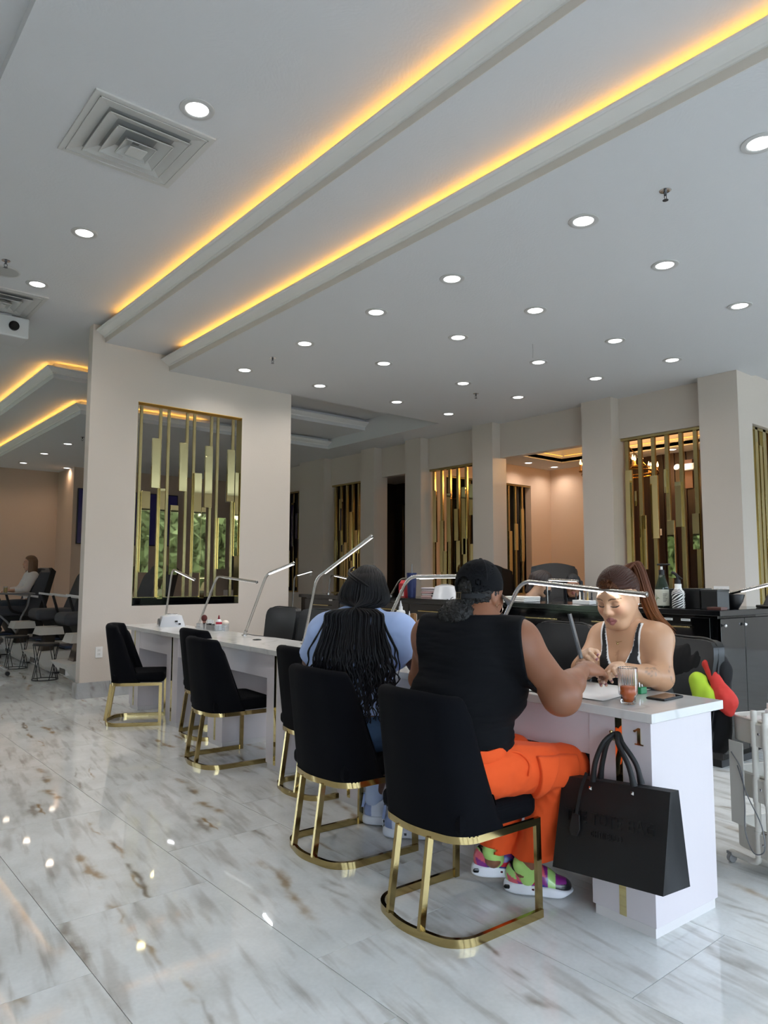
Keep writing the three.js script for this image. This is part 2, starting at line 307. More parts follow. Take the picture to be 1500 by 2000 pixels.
// warm LED strips lying in the troughs: a glowing strip and an area light of its size
function cove(a, b, group, where, k = 1) {
  const len = a.distanceTo(b), mid = a.clone().lerp(b, 0.5), t = b.clone().sub(a).normalize(), out = V(0, 1, 0).cross(t).normalize();
  const s = one('cove_light_strip', where, 'light strip', sweep([a, b], [[-0.008, -0.004], [0.008, -0.004], [0.008, 0.002], [-0.008, 0.002]]), mCove, group);
  const L = new THREE.RectAreaLight(0xffb84e, COVE * k, len, 0.016);
  L.position.copy(mid).add(V(0, 0.004, 0)); L.lookAt(L.position.clone().add(V(0, 1, 0)).addScaledVector(out, 2.4));
  // keep the long side along the strip
  const zdir = L.position.clone().sub(L.position.clone().add(V(0, 1, 0)).addScaledVector(out, 2.4)).normalize(), xdir = t.clone(), ydir = V().crossVectors(zdir, xdir).normalize();
  L.quaternion.setFromRotationMatrix(new THREE.Matrix4().makeBasis(xdir, ydir, zdir));
  L.name = 'cove_lamp'; scene.add(L);
}
cove(V(X1 - 0.03, MID + 0.118, 3.4), V(X1 - 0.03, MID + 0.118, ZW + 0.5), null, 'warm amber cove strip above the crown nearest the square air vent');
cove(V(X2 - 0.03, LOW + 0.118, 3.4), V(X2 - 0.03, LOW + 0.118, ZW + 0.45), null, 'warm amber cove strip above the crown that edges the low grey ceiling');
cove(V(5.2, MID + 0.118, -9.705), V(2.56, MID + 0.118, -9.705), null, 'amber cove strip on the near side of the upper pedicure ceiling tier');
cove(V(2.525, MID + 0.118, -9.75), V(2.525, MID + 0.118, -17.2), null, 'amber cove strip along the aisle side of the upper pedicure tier');
cove(V(5.2, LOW + 0.118, -10.815), V(3.25, LOW + 0.118, -10.815), null, 'amber cove strip on the near side of the lower pedicure ceiling tier');
cove(V(3.215, LOW + 0.118, -10.86), V(3.215, LOW + 0.118, -17.2), null, 'amber cove strip along the aisle side of the lower pedicure tier');
cove(V(11.25, 3.57, -8.15), V(9.4, 3.57, -8.15), null, 'amber cove strip in the back of the treatment room ceiling tray', 0.3);
cove(V(11.25, 3.57, -4.5), V(11.25, 3.57, -8.1), null, 'amber cove strip along the far side of the treatment room ceiling tray', 0.3);

// ---- walls
const hole = (s, x0, x1, y0, y1) => s.holes.push(new THREE.Path([V2(x0, y0), V2(x1, y0), V2(x1, y1), V2(x0, y1)]));
const rect = (x0, x1, y0, y1) => new THREE.Shape([V2(x0, y0), V2(x1, y0), V2(x1, y1), V2(x0, y1)]);
const PW = { x0: 2.475, x1: 5.03, h0: 3.0, h1: 4.315, y0: 0.955, y1: 3.25 };
{ const s = rect(PW.x0, PW.x1, 0, UP + 0.02); hole(s, PW.h0, PW.h1, PW.y0, PW.y1); struct('wall_partition', boxUV(extrude(s, 0.13).translate(0, 0, ZW - 0.13)), mWall); }
const XB = 8.30, XH = 8.48, XE = 8.62;
const cols = [[-12.67, -11.78], [-10.58, -10.18], [-9.32, -8.92], [-7.72, -7.30], [-5.69, -5.23], [-4.05, -3.59]];
const bw = [];
for (const [a, b] of cols) bw.push(bb(XB, XE, 0, LOW + 0.05, a, b));
const HB = 3.125;
const wins = [[-11.78, -10.58, 1], [-10.18, -9.32, 0], [-8.92, -7.72, 1], [-7.30, -5.69, 0], [-5.23, -4.05, 1], [-17.5, -12.67, 2]];
for (const [a, b, k] of wins) { bw.push(bb(XH, XE, HB, LOW + 0.05, a, b)); if (k) bw.push(bb(XH, XE, 0, 0.95, a, b)); }
struct('wall_back', boxUV(merge(bw)), mWall);
{ const s = rect(XE, 13.2, 0, 4.0); hole(s, 8.66, 9.9, 0.95, 3.09); struct('wall_entry', boxUV(extrude(s, 0.16).translate(0, 0, -3.59 - 0.16)), mWall); }
{ const s = rect(XE, 13.2, 0, 4.0); hole(s, 8.95, 11.3, 0.95, 3.08); struct('wall_treatment_room', boxUV(extrude(s, 0.14).translate(0, 0, -9.09)), mRoom); }
struct('wall_room_back', boxUV(bb(11.92, 12.05, 0, 4.0, -8.95, -7.7)), mRoom);
struct('wall_room_rear_closing', bb(11.95, 12.05, 0, 4, -7.7, -3.6), mBlack);
struct('wall_dark_room', boxUV(merge([bb(11.0, 11.1, 0, 4, -17.6, -9.09), bb(8.62, 11.0, 0, 4, -12.75, -12.7)])), C(0x2a2420, 0.5));
struct('wall_pedicure', boxUV(merge([bb(-4.2, 4.82, 0, UP, -17.6, -17.45), bb(4.82, 4.95, 0, UP, -17.6, -16.3), bb(4.95, 8.62, 0, UP, -16.45, -16.3)])), paint(0xb79f8c, 0.5, 0.0006));
// dark panelled accent wall of the treatment room, each board built
{
  const g = structGroup('wall_dark_panelling'), md = [0x2a1a17, 0x20130f, 0x33201b].map((c) => C(c, 0.35)), R = rng(9), bg = [0, 1].map((i) => bb(11.86 - i * 0.02, 11.95, 0, 3.5, -0.05, 0.05, 0.004));
  for (let z = -7.65, i = 0; z < -3.7; z += 0.104, i++) { const b = obj('panel', bg[i % 2], md[Math.floor(R() * 3)], g); b.position.z = z; }
}
// ---- baseboards of marble pieces on the partition
{
  const g = structGroup('baseboard_partition');
  const one_ = (x0, x1, z0, z1, m) => { const t = boxUV(bb(x0, x1, 0, 0.165, z0, z1, 0.002), 1); obj('tile', t, m, g); };
  const mb = marbles.slice(0, 3).map((t) => { const c = t.clone(); c.repeat.set(1.3, 1.3); c.needsUpdate = true; return new THREE.MeshPhysicalMaterial({ map: c, roughness: 0.12, color: 0xc9c9cc }); });
  one_(2.45, 2.465, ZW - 0.14, ZW + 0.0, mb[0]); one_(2.45, 2.78, ZW, ZW + 0.012, mb[1]); one_(2.785, 3.99, ZW, ZW + 0.012, mb[2]); one_(3.995, 5.03, ZW, ZW + 0.012, mb[0]);
}
// ---- outer shell: left wall with low windows, storefront behind the camera, roof edge
{ const s = rect(-3.5, 18.5, 0, 4.2); for (const z of [11.2, 13.2, 15.2, 17.0]) hole(s, z - 0.85, z + 0.85, 0.35, 2.6); struct('wall_left', boxUV(extrude(s, 0.2).rotateY(PI / 2).translate(-4.2, 0, 0)), mWall); }
{ const s = rect(-4.2, 13.4, 0, 4.2); for (const x of [-2.7, -0.6, 1.5, 3.6, 5.7, 7.8, 9.9, 12.0]) hole(s, x - 0.95, x + 0.95, 0.12, 3.15); struct('wall_storefront', boxUV(extrude(s, 0.2).translate(0, 0, 3.5)), mWall); }
struct('wall_right', bb(13.2, 13.4, 0, 4.2, -18.6, 3.7), mWall);
struct('wall_far_end', bb(-4.2, 13.4, 0, 4.2, -18.75, -18.55), mWall);
const mFrame = C(0x2b2b2d, 0.4, 0.6);
let winN = 0;
function glazed(w, h, p, turn) {
  const g = structGroup('window_' + (++winN)); g.position.set(...p); g.rotation.y = turn;
  obj('pane', box(w, h, 0.006, 0, 0, 0), mGlassPane, g);
  obj('frame', [bb(-w / 2, -w / 2 + 0.05, 0, h, -0.04, 0.04), bb(w / 2 - 0.05, w / 2, 0, h, -0.04, 0.04), bb(-w / 2, w / 2, 0, 0.05, -0.04, 0.04), bb(-w / 2, w / 2, h - 0.05, h, -0.04, 0.04)], mFrame, g);
}
for (const x of [-2.7, -0.6, 1.5, 3.6, 5.7, 7.8, 9.9, 12.0]) glazed(1.9, 3.03, [x, 0.12, 3.6], 0);
for (const z of [-11.2, -13.2, -15.2, -17.0]) glazed(1.7, 2.25, [-4.1, 0.35, z], PI / 2);
// ---- outside, seen only in the gold mirrors: paving, lawn and trees
struct('ground', bb(-40, 45, -0.3, -0.13, -40, 40), C(0x6f7a52, 0.95));
struct('pavement', bb(-14, 30, -0.14, -0.1, 3.7, 15), C(0xb5b2ab, 0.9));
{
  const leafM = [0x43523a, 0x56634a, 0x3b4a36].map((c) => new THREE.MeshPhysicalMaterial({ color: c, roughness: 0.8, side: THREE.DoubleSide })), R = rng(21);
  const leaf = new THREE.BufferGeometry(); leaf.setAttribute('position', new THREE.Float32BufferAttribute([-0.16, 0, 0, 0.16, 0, 0, 0, 0.42, 0.06, -0.16, 0, 0, 0, 0.42, 0.06, 0, 0.1, -0.12], 3)); leaf.computeVertexNormals();
  const spots = [[-6, 21], [-1, 20], [3, 22], [7, 20], [11, 21.5], [15, 20], [19, 22], [24, 23], [-14, -11], [-13, -14], [-14, -17], [-12, -19.5], [-13, -22]];
  spots.forEach(([x, z], i) => {
    const t = thing('tree', i < 8 ? `green tree across the pavement outside, ${['first', 'second', 'third', 'fourth', 'fifth', 'sixth', 'seventh', 'eighth'][i]} along the storefront` : `green tree outside the low side windows, ${['first', 'second', 'third', 'fourth', 'fifth'][i - 8]} along the aisle`, 'tree', [x, -0.12, z], R() * 6, 'trees outside the salon');
    obj('trunk', tube(curve([V(0, 0, 0), V(0.1, 1.2, 0), V(0, 2.6, 0.1)], 8), 0.16, 8), C(0x4a3a2a, 0.9), t);
    const im = new THREE.InstancedMesh(leaf, leafM[i % 3], 1100), m = new THREE.Matrix4(), q = new THREE.Quaternion(), e = new THREE.Euler();
    for (let k = 0; k < 1100; k++) { const a = R() * 6.283, b = Math.acos(2 * R() - 1), r = 2.1 * Math.cbrt(R()); e.set(R() * 6, R() * 6, R() * 6); m.compose(V(r * Math.sin(b) * Math.cos(a), 2.7 + 1.15 * r * Math.cos(b), r * Math.sin(b) * Math.sin(a)), q.setFromEuler(e), V(1.5, 1.5, 1.5)); im.setMatrixAt(k, m); }
    im.name = 'foliage'; im.userData.kind = 'stuff'; shadow(im); t.add(im);
  });
}

// ---- gold slat screens in the window openings
// local frame: x along the opening, y up, z towards the viewer's side
function slatScreen(p, turn, W, H, tubes, panels, tw = 0.045, rails = true) {
  const g = structGroup('window_' + (++winN)); g.position.set(...p); g.rotation.y = turn;
  const tg = box(tw, H - 0.05, tw * 0.8, 0, 0.025, 0, 0.002, 1);
  for (const x of tubes) { const t = obj('gold_slat', tg, mGoldSoft, g); t.position.x = x * W; }
  for (const [x, w, a, b, dz] of panels) { const m = obj('mirror_panel', box(w, (b - a) * H, 0.03, 0, 0, 0, 0.0015, 1), mMirror, g); m.position.set(x * W, (1 - b) * H, dz ?? 0.035); }
  if (rails) { obj('top_rail', bb(0, W, H - 0.035, H, -0.05, 0.05, 0.003), mGoldSoft, g); obj('bottom_rail', bb(0, W, 0, 0.03, -0.05, 0.05, 0.003), mGoldSoft, g); }
  return g;
}
{
  const W = PW.h1 - PW.h0, H = PW.y1 - PW.y0;
  slatScreen([PW.h0, PW.y0, ZW - 0.07], 0, W, H, [0.05, 0.224, 0.3, 0.475, 0.544, 0.713, 0.778, 0.935],
    [[0.18, 0.095, 0.17, 0.42], [0.433, 0.095, 0.175, 0.425], [0.578, 0.095, 0.324, 0.84], [0.68, 0.095, 0.175, 0.5], [0.906, 0.095, 0.18, 0.46], [0.1, 0.1, 0.44, 0.84], [0.36, 0.095, 0.5, 0.85], [0.826, 0.095, 0.55, 0.82], [0.25, 0.06, 0.42, 0.97, 0.03], [0.64, 0.06, 0.5, 0.97, 0.03], [0.97, 0.05, 0.3, 0.75, 0.03]], 0.032, false);
  const r = structGroup('trim_' + (++trimN));
  obj('gold_head', bb(PW.h0, PW.h1, PW.y1 - 0.006, PW.y1 + 0.001, ZW - 0.13, ZW - 0.001), C(0xe8b24a, 0.45, 0.7), r);
  obj('black_sill', bb(PW.h0, PW.h1, PW.y0, PW.y0 + 0.012, ZW - 0.13, ZW - 0.001), mBlackGloss, r);
  obj('black_base', bb(PW.h0, PW.h1, PW.y0 + 0.012, PW.y0 + 0.085, ZW - 0.11, ZW - 0.05), mBlackGloss, r);
  obj('gold_edge', bb(PW.h0, PW.h1, PW.y0 + 0.085, PW.y0 + 0.093, ZW - 0.115, ZW - 0.045), mGoldSoft, r);
  obj('jamb_liner', [bb(PW.h0 - 0.001, PW.h0 + 0.005, PW.y0, PW.y1, ZW - 0.13, ZW - 0.001), bb(PW.h1 - 0.005, PW.h1 + 0.001, PW.y0, PW.y1, ZW - 0.13, ZW - 0.001)], mGoldSoft, r);
}
// back wall: turn -90 degrees so that local x runs towards the partition... (+x local = +z world)
const TB = -PI / 2;
function backScreen(z0, z1, seed, x = 8.555, explicit) {
  const W = z1 - z0, H = HB - 0.95, R = rng(seed), tubes = [], panels = [];
  for (let i = 0; i < 7; i++) tubes.push(0.06 + i * 0.158);
  if (explicit) panels.push(...explicit); else for (let i = 0; i < 7; i++) { const a = 0.1 + R() * 0.45, l = 0.22 + R() * 0.3; panels.push([0.1 + i * 0.142, 0.085, a, Math.min(0.97, a + l)]); if (R() > 0.35) panels.push([0.17 + i * 0.13, 0.08, 0.55 + R() * 0.12, 0.95]); }
  return slatScreen([x, 0.95, z0], TB, W, H, tubes, panels, 0.05);
}
backScreen(-11.78, -10.58, 4); backScreen(-8.92, -7.72, 8);
backScreen(-5.23, -4.05, 1, 8.555, [[0.09, 0.1, 0.2, 0.78], [0.245, 0.09, 0.48, 0.8], [0.39, 0.1, 0.25, 0.62], [0.565, 0.095, 0.52, 0.85], [0.66, 0.08, 0.3, 0.56], [0.84, 0.085, 0.49, 0.69], [0.99, 0.08, 0.2, 0.66], [0.17, 0.03, 0.33, 0.42], [0.52, 0.03, 0.22, 0.36]]);
backScreen(-13.9, -12.67, 15);
slatScreen([8.66, 0.95, -3.68], 0, 1.24, 2.13, [0.04, 0.12, 0.21, 0.3, 0.4, 0.5, 0.6, 0.7, 0.8, 0.9], [[0.16, 0.07, 0, 1], [0.25, 0.07, 0.1, 0.9], [0.34, 0.08, 0, 1], [0.45, 0.08, 0.2, 1], [0.6, 0.08, 0, 0.8]], 0.07);
slatScreen([8.95, 0.95, -9.02], 0, 2.35, 2.13, [0.06, 0.17, 0.28, 0.39, 0.5, 0.61, 0.66, 0.745, 0.83, 0.915], [[0.67, 0.09, 0.32, 0.6], [0.745, 0.09, 0.43, 0.82], [0.82, 0.09, 0.36, 0.6], [0.9, 0.09, 0.22, 0.7], [0.2, 0.09, 0.3, 0.62], [0.36, 0.09, 0.5, 0.9], [0.52, 0.09, 0.25, 0.6]], 0.045);
slatScreen([10.95, 0.95, -12.5], TB, 2.9, 2.0, [0.05, 0.13, 0.21, 0.29, 0.37, 0.45, 0.53, 0.61, 0.69, 0.77, 0.85, 0.93], [[0.25, 0.09, 0.4, 0.75], [0.41, 0.09, 0.3, 0.55], [0.57, 0.09, 0.42, 0.75], [0.73, 0.09, 0.3, 0.6], [0.87, 0.09, 0.5, 0.8]], 0.045);

// ---- recessed downlights: white ring, glowing lens and a lamp of the same size below it
const ringGeo = lathe([[0.066, 0.004], [0.068, -0.004], [0.075, -0.007], [0.098, -0.006], [0.101, -0.002], [0.101, 0.002], [0.066, 0.004]], 40), lensGeo = cyl(0.066, 0.066, 0.004, 0, -0.003, 0, 36);
const mRing = C(0xb9b8b6, 0.4);
let spotProto = null;
function downlight(x, y, z, label, group, k = 1, hex = 0xfffaf4, cone = 1.36) {
  let t;
  if (!spotProto) { t = spotProto = thing('downlight', label, 'downlight', [x, y, z], 0, group); obj('trim_ring', ringGeo, mRing, t); obj('lens', lensGeo, mLens, t); }
  else t = dup(spotProto, [x, y, z], 0, label);
  t.userData.group = group;
  const s = new THREE.SpotLight(hex, DOWN * k, 0, cone, 0.85, 2);
  s.position.set(x, y - 0.012, z); s.target.position.set(x, 0, z); s.castShadow = true; s.shadow.radius = 3; s.name = 'downlight_lamp'; scene.add(s, s.target);
}
const nth = ['first', 'second', 'third', 'fourth', 'fifth', 'sixth'], rowsX = [[4.0, [-1.55, -2.69, -3.925, -4.885, -6.04, -7.29]], [5.06, [-2.69, -3.925, -4.885, -6.04, -7.29]], [6.34, [-2.69, -3.925, -4.885, -6.04, -7.29]], [7.39, [-3.88, -4.85, -6.04, -7.34]]];
rowsX.forEach(([x, zs], i) => { const n = zs.length; zs.forEach((z, j) => downlight(x, LOW, z, `downlight in the low grey ceiling, ${['row beside the amber cove', 'second row from the cove', 'third row from the cove', 'row nearest the back wall'][i]}, ${nth[n - 1 - j]} from the partition`, 'downlights of the low ceiling', [1.2, 1, 0.6, 0.4][i])); });
[[1.73, -3.79, 'beside the large square vent'], [1.72, -5.81, 'midway along the upper ceiling'], [1.71, -7.15, 'just before the second vent']].forEach(([x, z, w]) => downlight(x, UP, z, `downlight in the upper white ceiling ${w}`, 'downlights of the upper ceiling', 1.8));
[[3.87, -13.53, 'largest of the four in the pedicure ceiling'], [3.84, -14.92, 'second in line in the pedicure ceiling'], [3.83, -16.45, 'smallest, farthest along the pedicure ceiling'], [4.75, -16.6, 'near the wall by the pedicure screen']].forEach(([x, z, w]) => downlight(x, LOW, z, `downlight ${w}`, 'downlights over the pedicure chairs', 0.7, 0xffe2c4));
[[10.8, -8.6, 'left one in the treatment room ceiling, above the slat screen'], [11.6, -8.6, 'right one in the treatment room ceiling, by the corner'], [11.5, -6.1, 'in the treatment room ceiling, seen between gold slats']].forEach(([x, z, w]) => downlight(x, 3.45, z, `downlight ${w}`, 'treatment room downlights', 0.9, 0xfff0e2));
// ================================================================ FURNITURE
const fontSerif = await new FontLoader().loadAsync('fonts/droid/droid_serif_bold.typeface.json');
const fontSans = await new FontLoader().loadAsync('fonts/droid/droid_sans_bold.typeface.json');
function textGeo(s, font, size, depth = 0.002) { const g = new TextGeometry(s, { font, size, depth, curveSegments: 4, bevelEnabled: false }); g.computeBoundingBox(); const b = g.boundingBox; return g.translate(-(b.min.x + b.max.x) / 2, -(b.min.y + b.max.y) / 2, 0); }
// the desk row stands 2.5 degrees off the room: s runs along the row from its near end, d from its front edge
const RY = -0.0441, cR = Math.cos(RY), sR = Math.sin(RY);
const D = (s, d, y = 0, o = [2.459, -1.421]) => [o[0] + d * cR - s * sR, y, o[1] - s * cR + d * -sR];
const OC = [4.90, -2.305], K = (s, d, y = 1.06) => D(s, d, y, OC);
function hexa(c, n, deform) {          // box bent to eight corners: c[ix + 2*iy + 4*iz]
  const g = new THREE.BoxGeometry(1, 1, 1, n, n, n), p = g.attributes.position, v = V();
  for (let i = 0; i < p.count; i++) {
    const a = p.getX(i) + 0.5, b = p.getY(i) + 0.5, e = p.getZ(i) + 0.5; v.set(0, 0, 0);
    for (let k = 0; k < 8; k++) { const w = (k & 1 ? a : 1 - a) * (k & 2 ? b : 1 - b) * (k & 4 ? e : 1 - e); v.x += w * c[k][0]; v.y += w * c[k][1]; v.z += w * c[k][2]; }
    if (deform) deform(v, a, b, e); p.setXYZ(i, v.x, v.y, v.z);
  }
  g.computeVertexNormals(); return g;
}
// ---- velvet dining chair on a gold sled base, facing +x
function uPath(xr, hw, xf, rc, bow, y, n = 8) {
  const p = [V(xf, y, -hw)];
  const add = (cx, cz, a0, a1) => { for (let i = 0; i <= n; i++) { const a = lerp(a0, a1, i / n); p.push(V(cx - rc * Math.cos(a), y, cz + rc * Math.sin(a))); } };
  add(xr + rc + bow, -hw + rc, -PI / 2, -0.22);
  for (let i = 1; i < 8; i++) { const t = i / 8, z = lerp(-hw + rc, hw - rc, t) * 1.0; p.push(V(xr + bow * (2 * t - 1) ** 2, y, z)); }
  add(xr + rc + bow, hw - rc, 0.22, PI / 2);
  p.push(V(xf, y, hw)); return p;
}
function resample(p, m) { const L = [0]; for (let i = 1; i < p.length; i++) L.push(L[i - 1] + p[i].distanceTo(p[i - 1])); const out = []; let k = 0; for (let i = 0; i <= m; i++) { const s = L[L.length - 1] * i / m; while (k < L.length - 2 && L[k + 1] < s) k++; out.push(p[k].clone().lerp(p[k + 1], clamp((s - L[k]) / (L[k + 1] - L[k] || 1), 0, 1))); } return out; }
function chairShell() {
  const M = 56, rows = [], y0 = 0.362, y1 = 0.822, T = 0.058;
  const ring = (v) => resample(uPath(lerp(-0.205, -0.272, v), lerp(0.236, 0.232, v), lerp(0.06, -0.115, Math.pow(v, 0.85)), lerp(0.1, 0.12, v), 0.02, 0), M);
  const prof = []; const NV = 14;
  for (let i = 0; i <= NV; i++) prof.push([0, i / NV]);
  for (let i = 1; i < 6; i++) { const a = i / 6 * PI; prof.push([0.5 - 0.5 * Math.cos(a), 1 + 0.055 * Math.sin(a)]); }
  for (let i = NV; i >= 0; i--) prof.push([1, i / NV]);
  const pos = [], idx = [];
  for (let j = 0; j <= M; j++) for (const [t, v] of prof) {
    const vv = Math.min(1, v), R0 = rows[vv] || (rows[vv] = ring(vv)), a = R0[Math.max(0, j - 1)], b = R0[Math.min(M, j + 1)], tx = b.x - a.x, tz = b.z - a.z, l = Math.hypot(tx, tz);
    const nx = tz / l * -1, nz = tx / l;                       // towards the outside
    const e = Math.min(j, M - j) / M, edge = e < 0.06 ? Math.sqrt(1 - (1 - e / 0.06) ** 2) : 1, th = T * (0.12 + 0.88 * edge);
    const off = -(T - th) / 2 - t * th;
    const crownY = 0.012 * Math.cos((j / M - 0.5) * PI) - 0.05 * Math.max(0, 1 - e / 0.07) ** 2;
    pos.push(R0[j].x + nx * off, lerp(y0, y1, v) + (v > 0.9 ? crownY * (v - 0.9) * 10 : 0), R0[j].z + nz * off);
  }
  const m = prof.length;
  for (let j = 0; j < M; j++) for (let i = 0; i < m - 1; i++) { const a = j * m + i, b = a + 1, c = a + m, d = c + 1; idx.push(a, c, b, b, c, d); }
  for (const j of [0, M]) for (let i = 1; i < m - 1; i++) idx.push(j * m, j * m + i, j * m + i + 1);
  const g = new THREE.BufferGeometry(); g.setAttribute('position', new THREE.Float32BufferAttribute(pos, 3)); g.setIndex(idx); g.computeVertexNormals(); return g;
}
const barProf = [[-0.008, -0.015], [0.008, -0.015], [0.008, 0.015], [-0.008, 0.015]];
function makeChair() {
  const t = thing('velvet_chair', '', 'chair');
  obj('backrest', chairShell(), mVelvet, t);
  { const s = new THREE.Shape(); const hw = 0.222, xf = 0.262, r = 0.07; s.moveTo(-0.17, -hw); s.lineTo(xf - r, -hw); s.quadraticCurveTo(xf, -hw, xf, -hw + r); s.lineTo(xf, hw - r); s.quadraticCurveTo(xf, hw, xf - r, hw); s.lineTo(-0.17, hw); s.lineTo(-0.17, -hw);
    const g = new THREE.ExtrudeGeometry(s, { depth: 0.022, bevelEnabled: true, bevelSize: 0.03, bevelThickness: 0.032, bevelOffset: -0.03, bevelSegments: 5, curveSegments: 8 }).rotateX(-PI / 2).translate(0, 0.395, 0);
    obj('seat', g, mVelvet, t); }
  obj('seat_frame', sweep(uPath(-0.203, 0.229, 0.24, 0.1, 0.02, 0.352), [[-0.007, -0.013], [0.007, -0.013], [0.007, 0.013], [-0.007, 0.013]]), mGold, t);
  obj('sled_base', sweep(uPath(-0.243, 0.236, 0.24, 0.12, 0.022, 0.0155), barProf), mGold, t);
  const leg = (x0, z0, x1, z1, y0 = 0.03, y1 = 0.342) => sweep([V(x0, y0, z0), V(x1, y1, z1)], [[-0.008, -0.013], [0.008, -0.013], [0.008, 0.013], [-0.008, 0.013]], { up: V(1, 0, 0) });
  for (const z of [-0.09, 0.09]) obj('leg', leg(-0.238, z, -0.194, z * 0.98), mGold, t);
  for (const z of [-0.229, 0.229]) obj('leg', leg(0.232, z, 0.232, z * 0.975, 0.001, 0.362), mGold, t);
  return t;
}
const chair0 = makeChair();
[[2.063, -2.04, RY, 'black velvet chair carrying the woman in orange trousers, nearest the camera'], [2.155, -2.835, RY - 0.02, 'black velvet chair carrying the woman with long braids'], [2.62, -3.705, RY, 'empty black velvet chair pushed under the desk behind the braided woman'], [2.47, -4.685, RY - 0.04, 'empty black velvet chair beside the desk leg numbered 5'], [2.795, -5.505, RY, 'black velvet chair mostly hidden behind the one beside number 5'], [2.5, -6.41, -0.5, 'farthest black velvet chair, turned sideways by the partition wall']].forEach(([x, z, r, l], i) => {
  if (i === 0) { chair0.position.set(x, 0, z); chair0.rotation.y = r; tag(chair0, l, 'chair', 'black velvet chairs along the desks'); } else dup(chair0, [x, 0, z], r, l);
});

// ---- manicure desks: a pedestal, an apron to the next one, gold inlay, plinth and number
const woodBump = dataTex(128, 256, (u, v) => { const n = 0.5 + 0.4 * N3(u * 40, v * 4, 2) + 0.2 * N3(u * 9, v * 2, 7); return [n, n, n]; });
const mDesk = new THREE.MeshPhysicalMaterial({ color: 0xcdc5c7, roughness: 0.32, bumpMap: woodBump, bumpScale: 0.0003, side: THREE.DoubleSide }), mPlinth = C(0xd2cdcb, 0.4), mGap = C(0x23262e, 0.6);
const S0 = [0, 0.915, 1.80, 2.66, 3.585, 4.49, 5.46], PWD = [0.27, 0.235, 0.235, 0.24, 0.262, 0.25, 0.25];
const H_P = 0.755;
function pedestal(t, s, w) {
  obj('pedestal', boxUV(bb(0, 0.425, 0.038, H_P, -s - w, -s, 0.002)), mDesk, t);
  obj('plinth', bb(0.008, 0.417, 0, 0.038, -s - w + 0.008, -s - 0.008), mPlinth, t);
  const z = -s - w * 0.5;
  obj('gold_inlay', bb(-0.0015, 0.01, 0.038, H_P, z - 0.0145, z + 0.0145), mMirror, t);
}
for (let i = 0; i < 6; i++) {
  const t = thing('manicure_desk', ['white manicure desk with gold number 1, nearest, holding a black tote', 'white manicure desk between the two seated customers', 'white manicure desk left of the braided woman', 'white manicure desk whose leg shows in front of the third chair', 'white manicure desk with the gold number 5 on its leg', 'farthest white manicure desk, beside the partition wall'][i], 'desk', [2.459, 0, -1.421], RY, 'white manicure desks in one row');
  pedestal(t, S0[i], PWD[i]); if (i === 5) pedestal(t, S0[6], PWD[6]);
  const z1 = -(S0[i] + PWD[i]), z0 = -S0[i + 1];
  obj('apron', boxUV(bb(0.004, 0.022, 0.592, H_P, z0, z1)), mDesk, t);
  obj('back_panel', bb(0.405, 0.42, 0.30, H_P, z0, z1), i === 0 ? mGap : mDesk, t);
  if (i === 0 || i === 4) { const n = obj('number', textGeo(String(i + 1), fontSerif, 0.062, 0.003).rotateY(-PI / 2), mGoldSoft, t); n.position.set(-0.001, 0.697, -(S0[i] + 0.055 + (i ? 0.012 : -0.005))); }
  // coat hook on the inlay
  if (i === 0 || i === 4) { const zc = -(S0[i] + PWD[i] * 0.5); const h = obj('coat_hook', merge([cyl(0.013, 0.013, 0.004, 0, 0, 0).rotateZ(PI / 2).translate(-0.002, 0.682, zc), tube(curve([V(0, 0.682, zc), V(-0.03, 0.676, zc), V(-0.046, 0.684, zc), V(-0.047, 0.703, zc)], 10), 0.0045, 8), ball(0.007, -0.047, 0.706, zc)]), mGoldSoft, t); }
}
const quartz = dataTex(256, 256, (u, v) => { const n = fbm(u * 5, v * 5, 3, 4), w = smooth(Math.abs(fbm(u * 2 + 5, v * 2, 9, 4)), 0, 0.05); const k = 0.8 + 0.05 * n - (1 - w) * 0.05; return [k, k * 0.99, k * 0.975]; }, true);
const mQuartz = new THREE.MeshPhysicalMaterial({ map: quartz, roughness: 0.16, side: THREE.DoubleSide });
[[-0.02, 2.06, 'white worktop slab under the glass of juice and the phone'], [2.06, 4.05, 'white worktop slab left of the braided woman'], [4.05, 5.95, 'white worktop slab at the partition end, under the silver nail lamp']].forEach(([a, b, l]) => {
  const t = one('worktop', l, 'worktop', boxUV(bb(-0.022, 0.485, H_P, 0.79, -b + 0.001, -a, 0.003)), mQuartz, 'white worktops of the desk row'); t.position.set(2.459, 0, -1.421); t.rotation.y = RY;
});

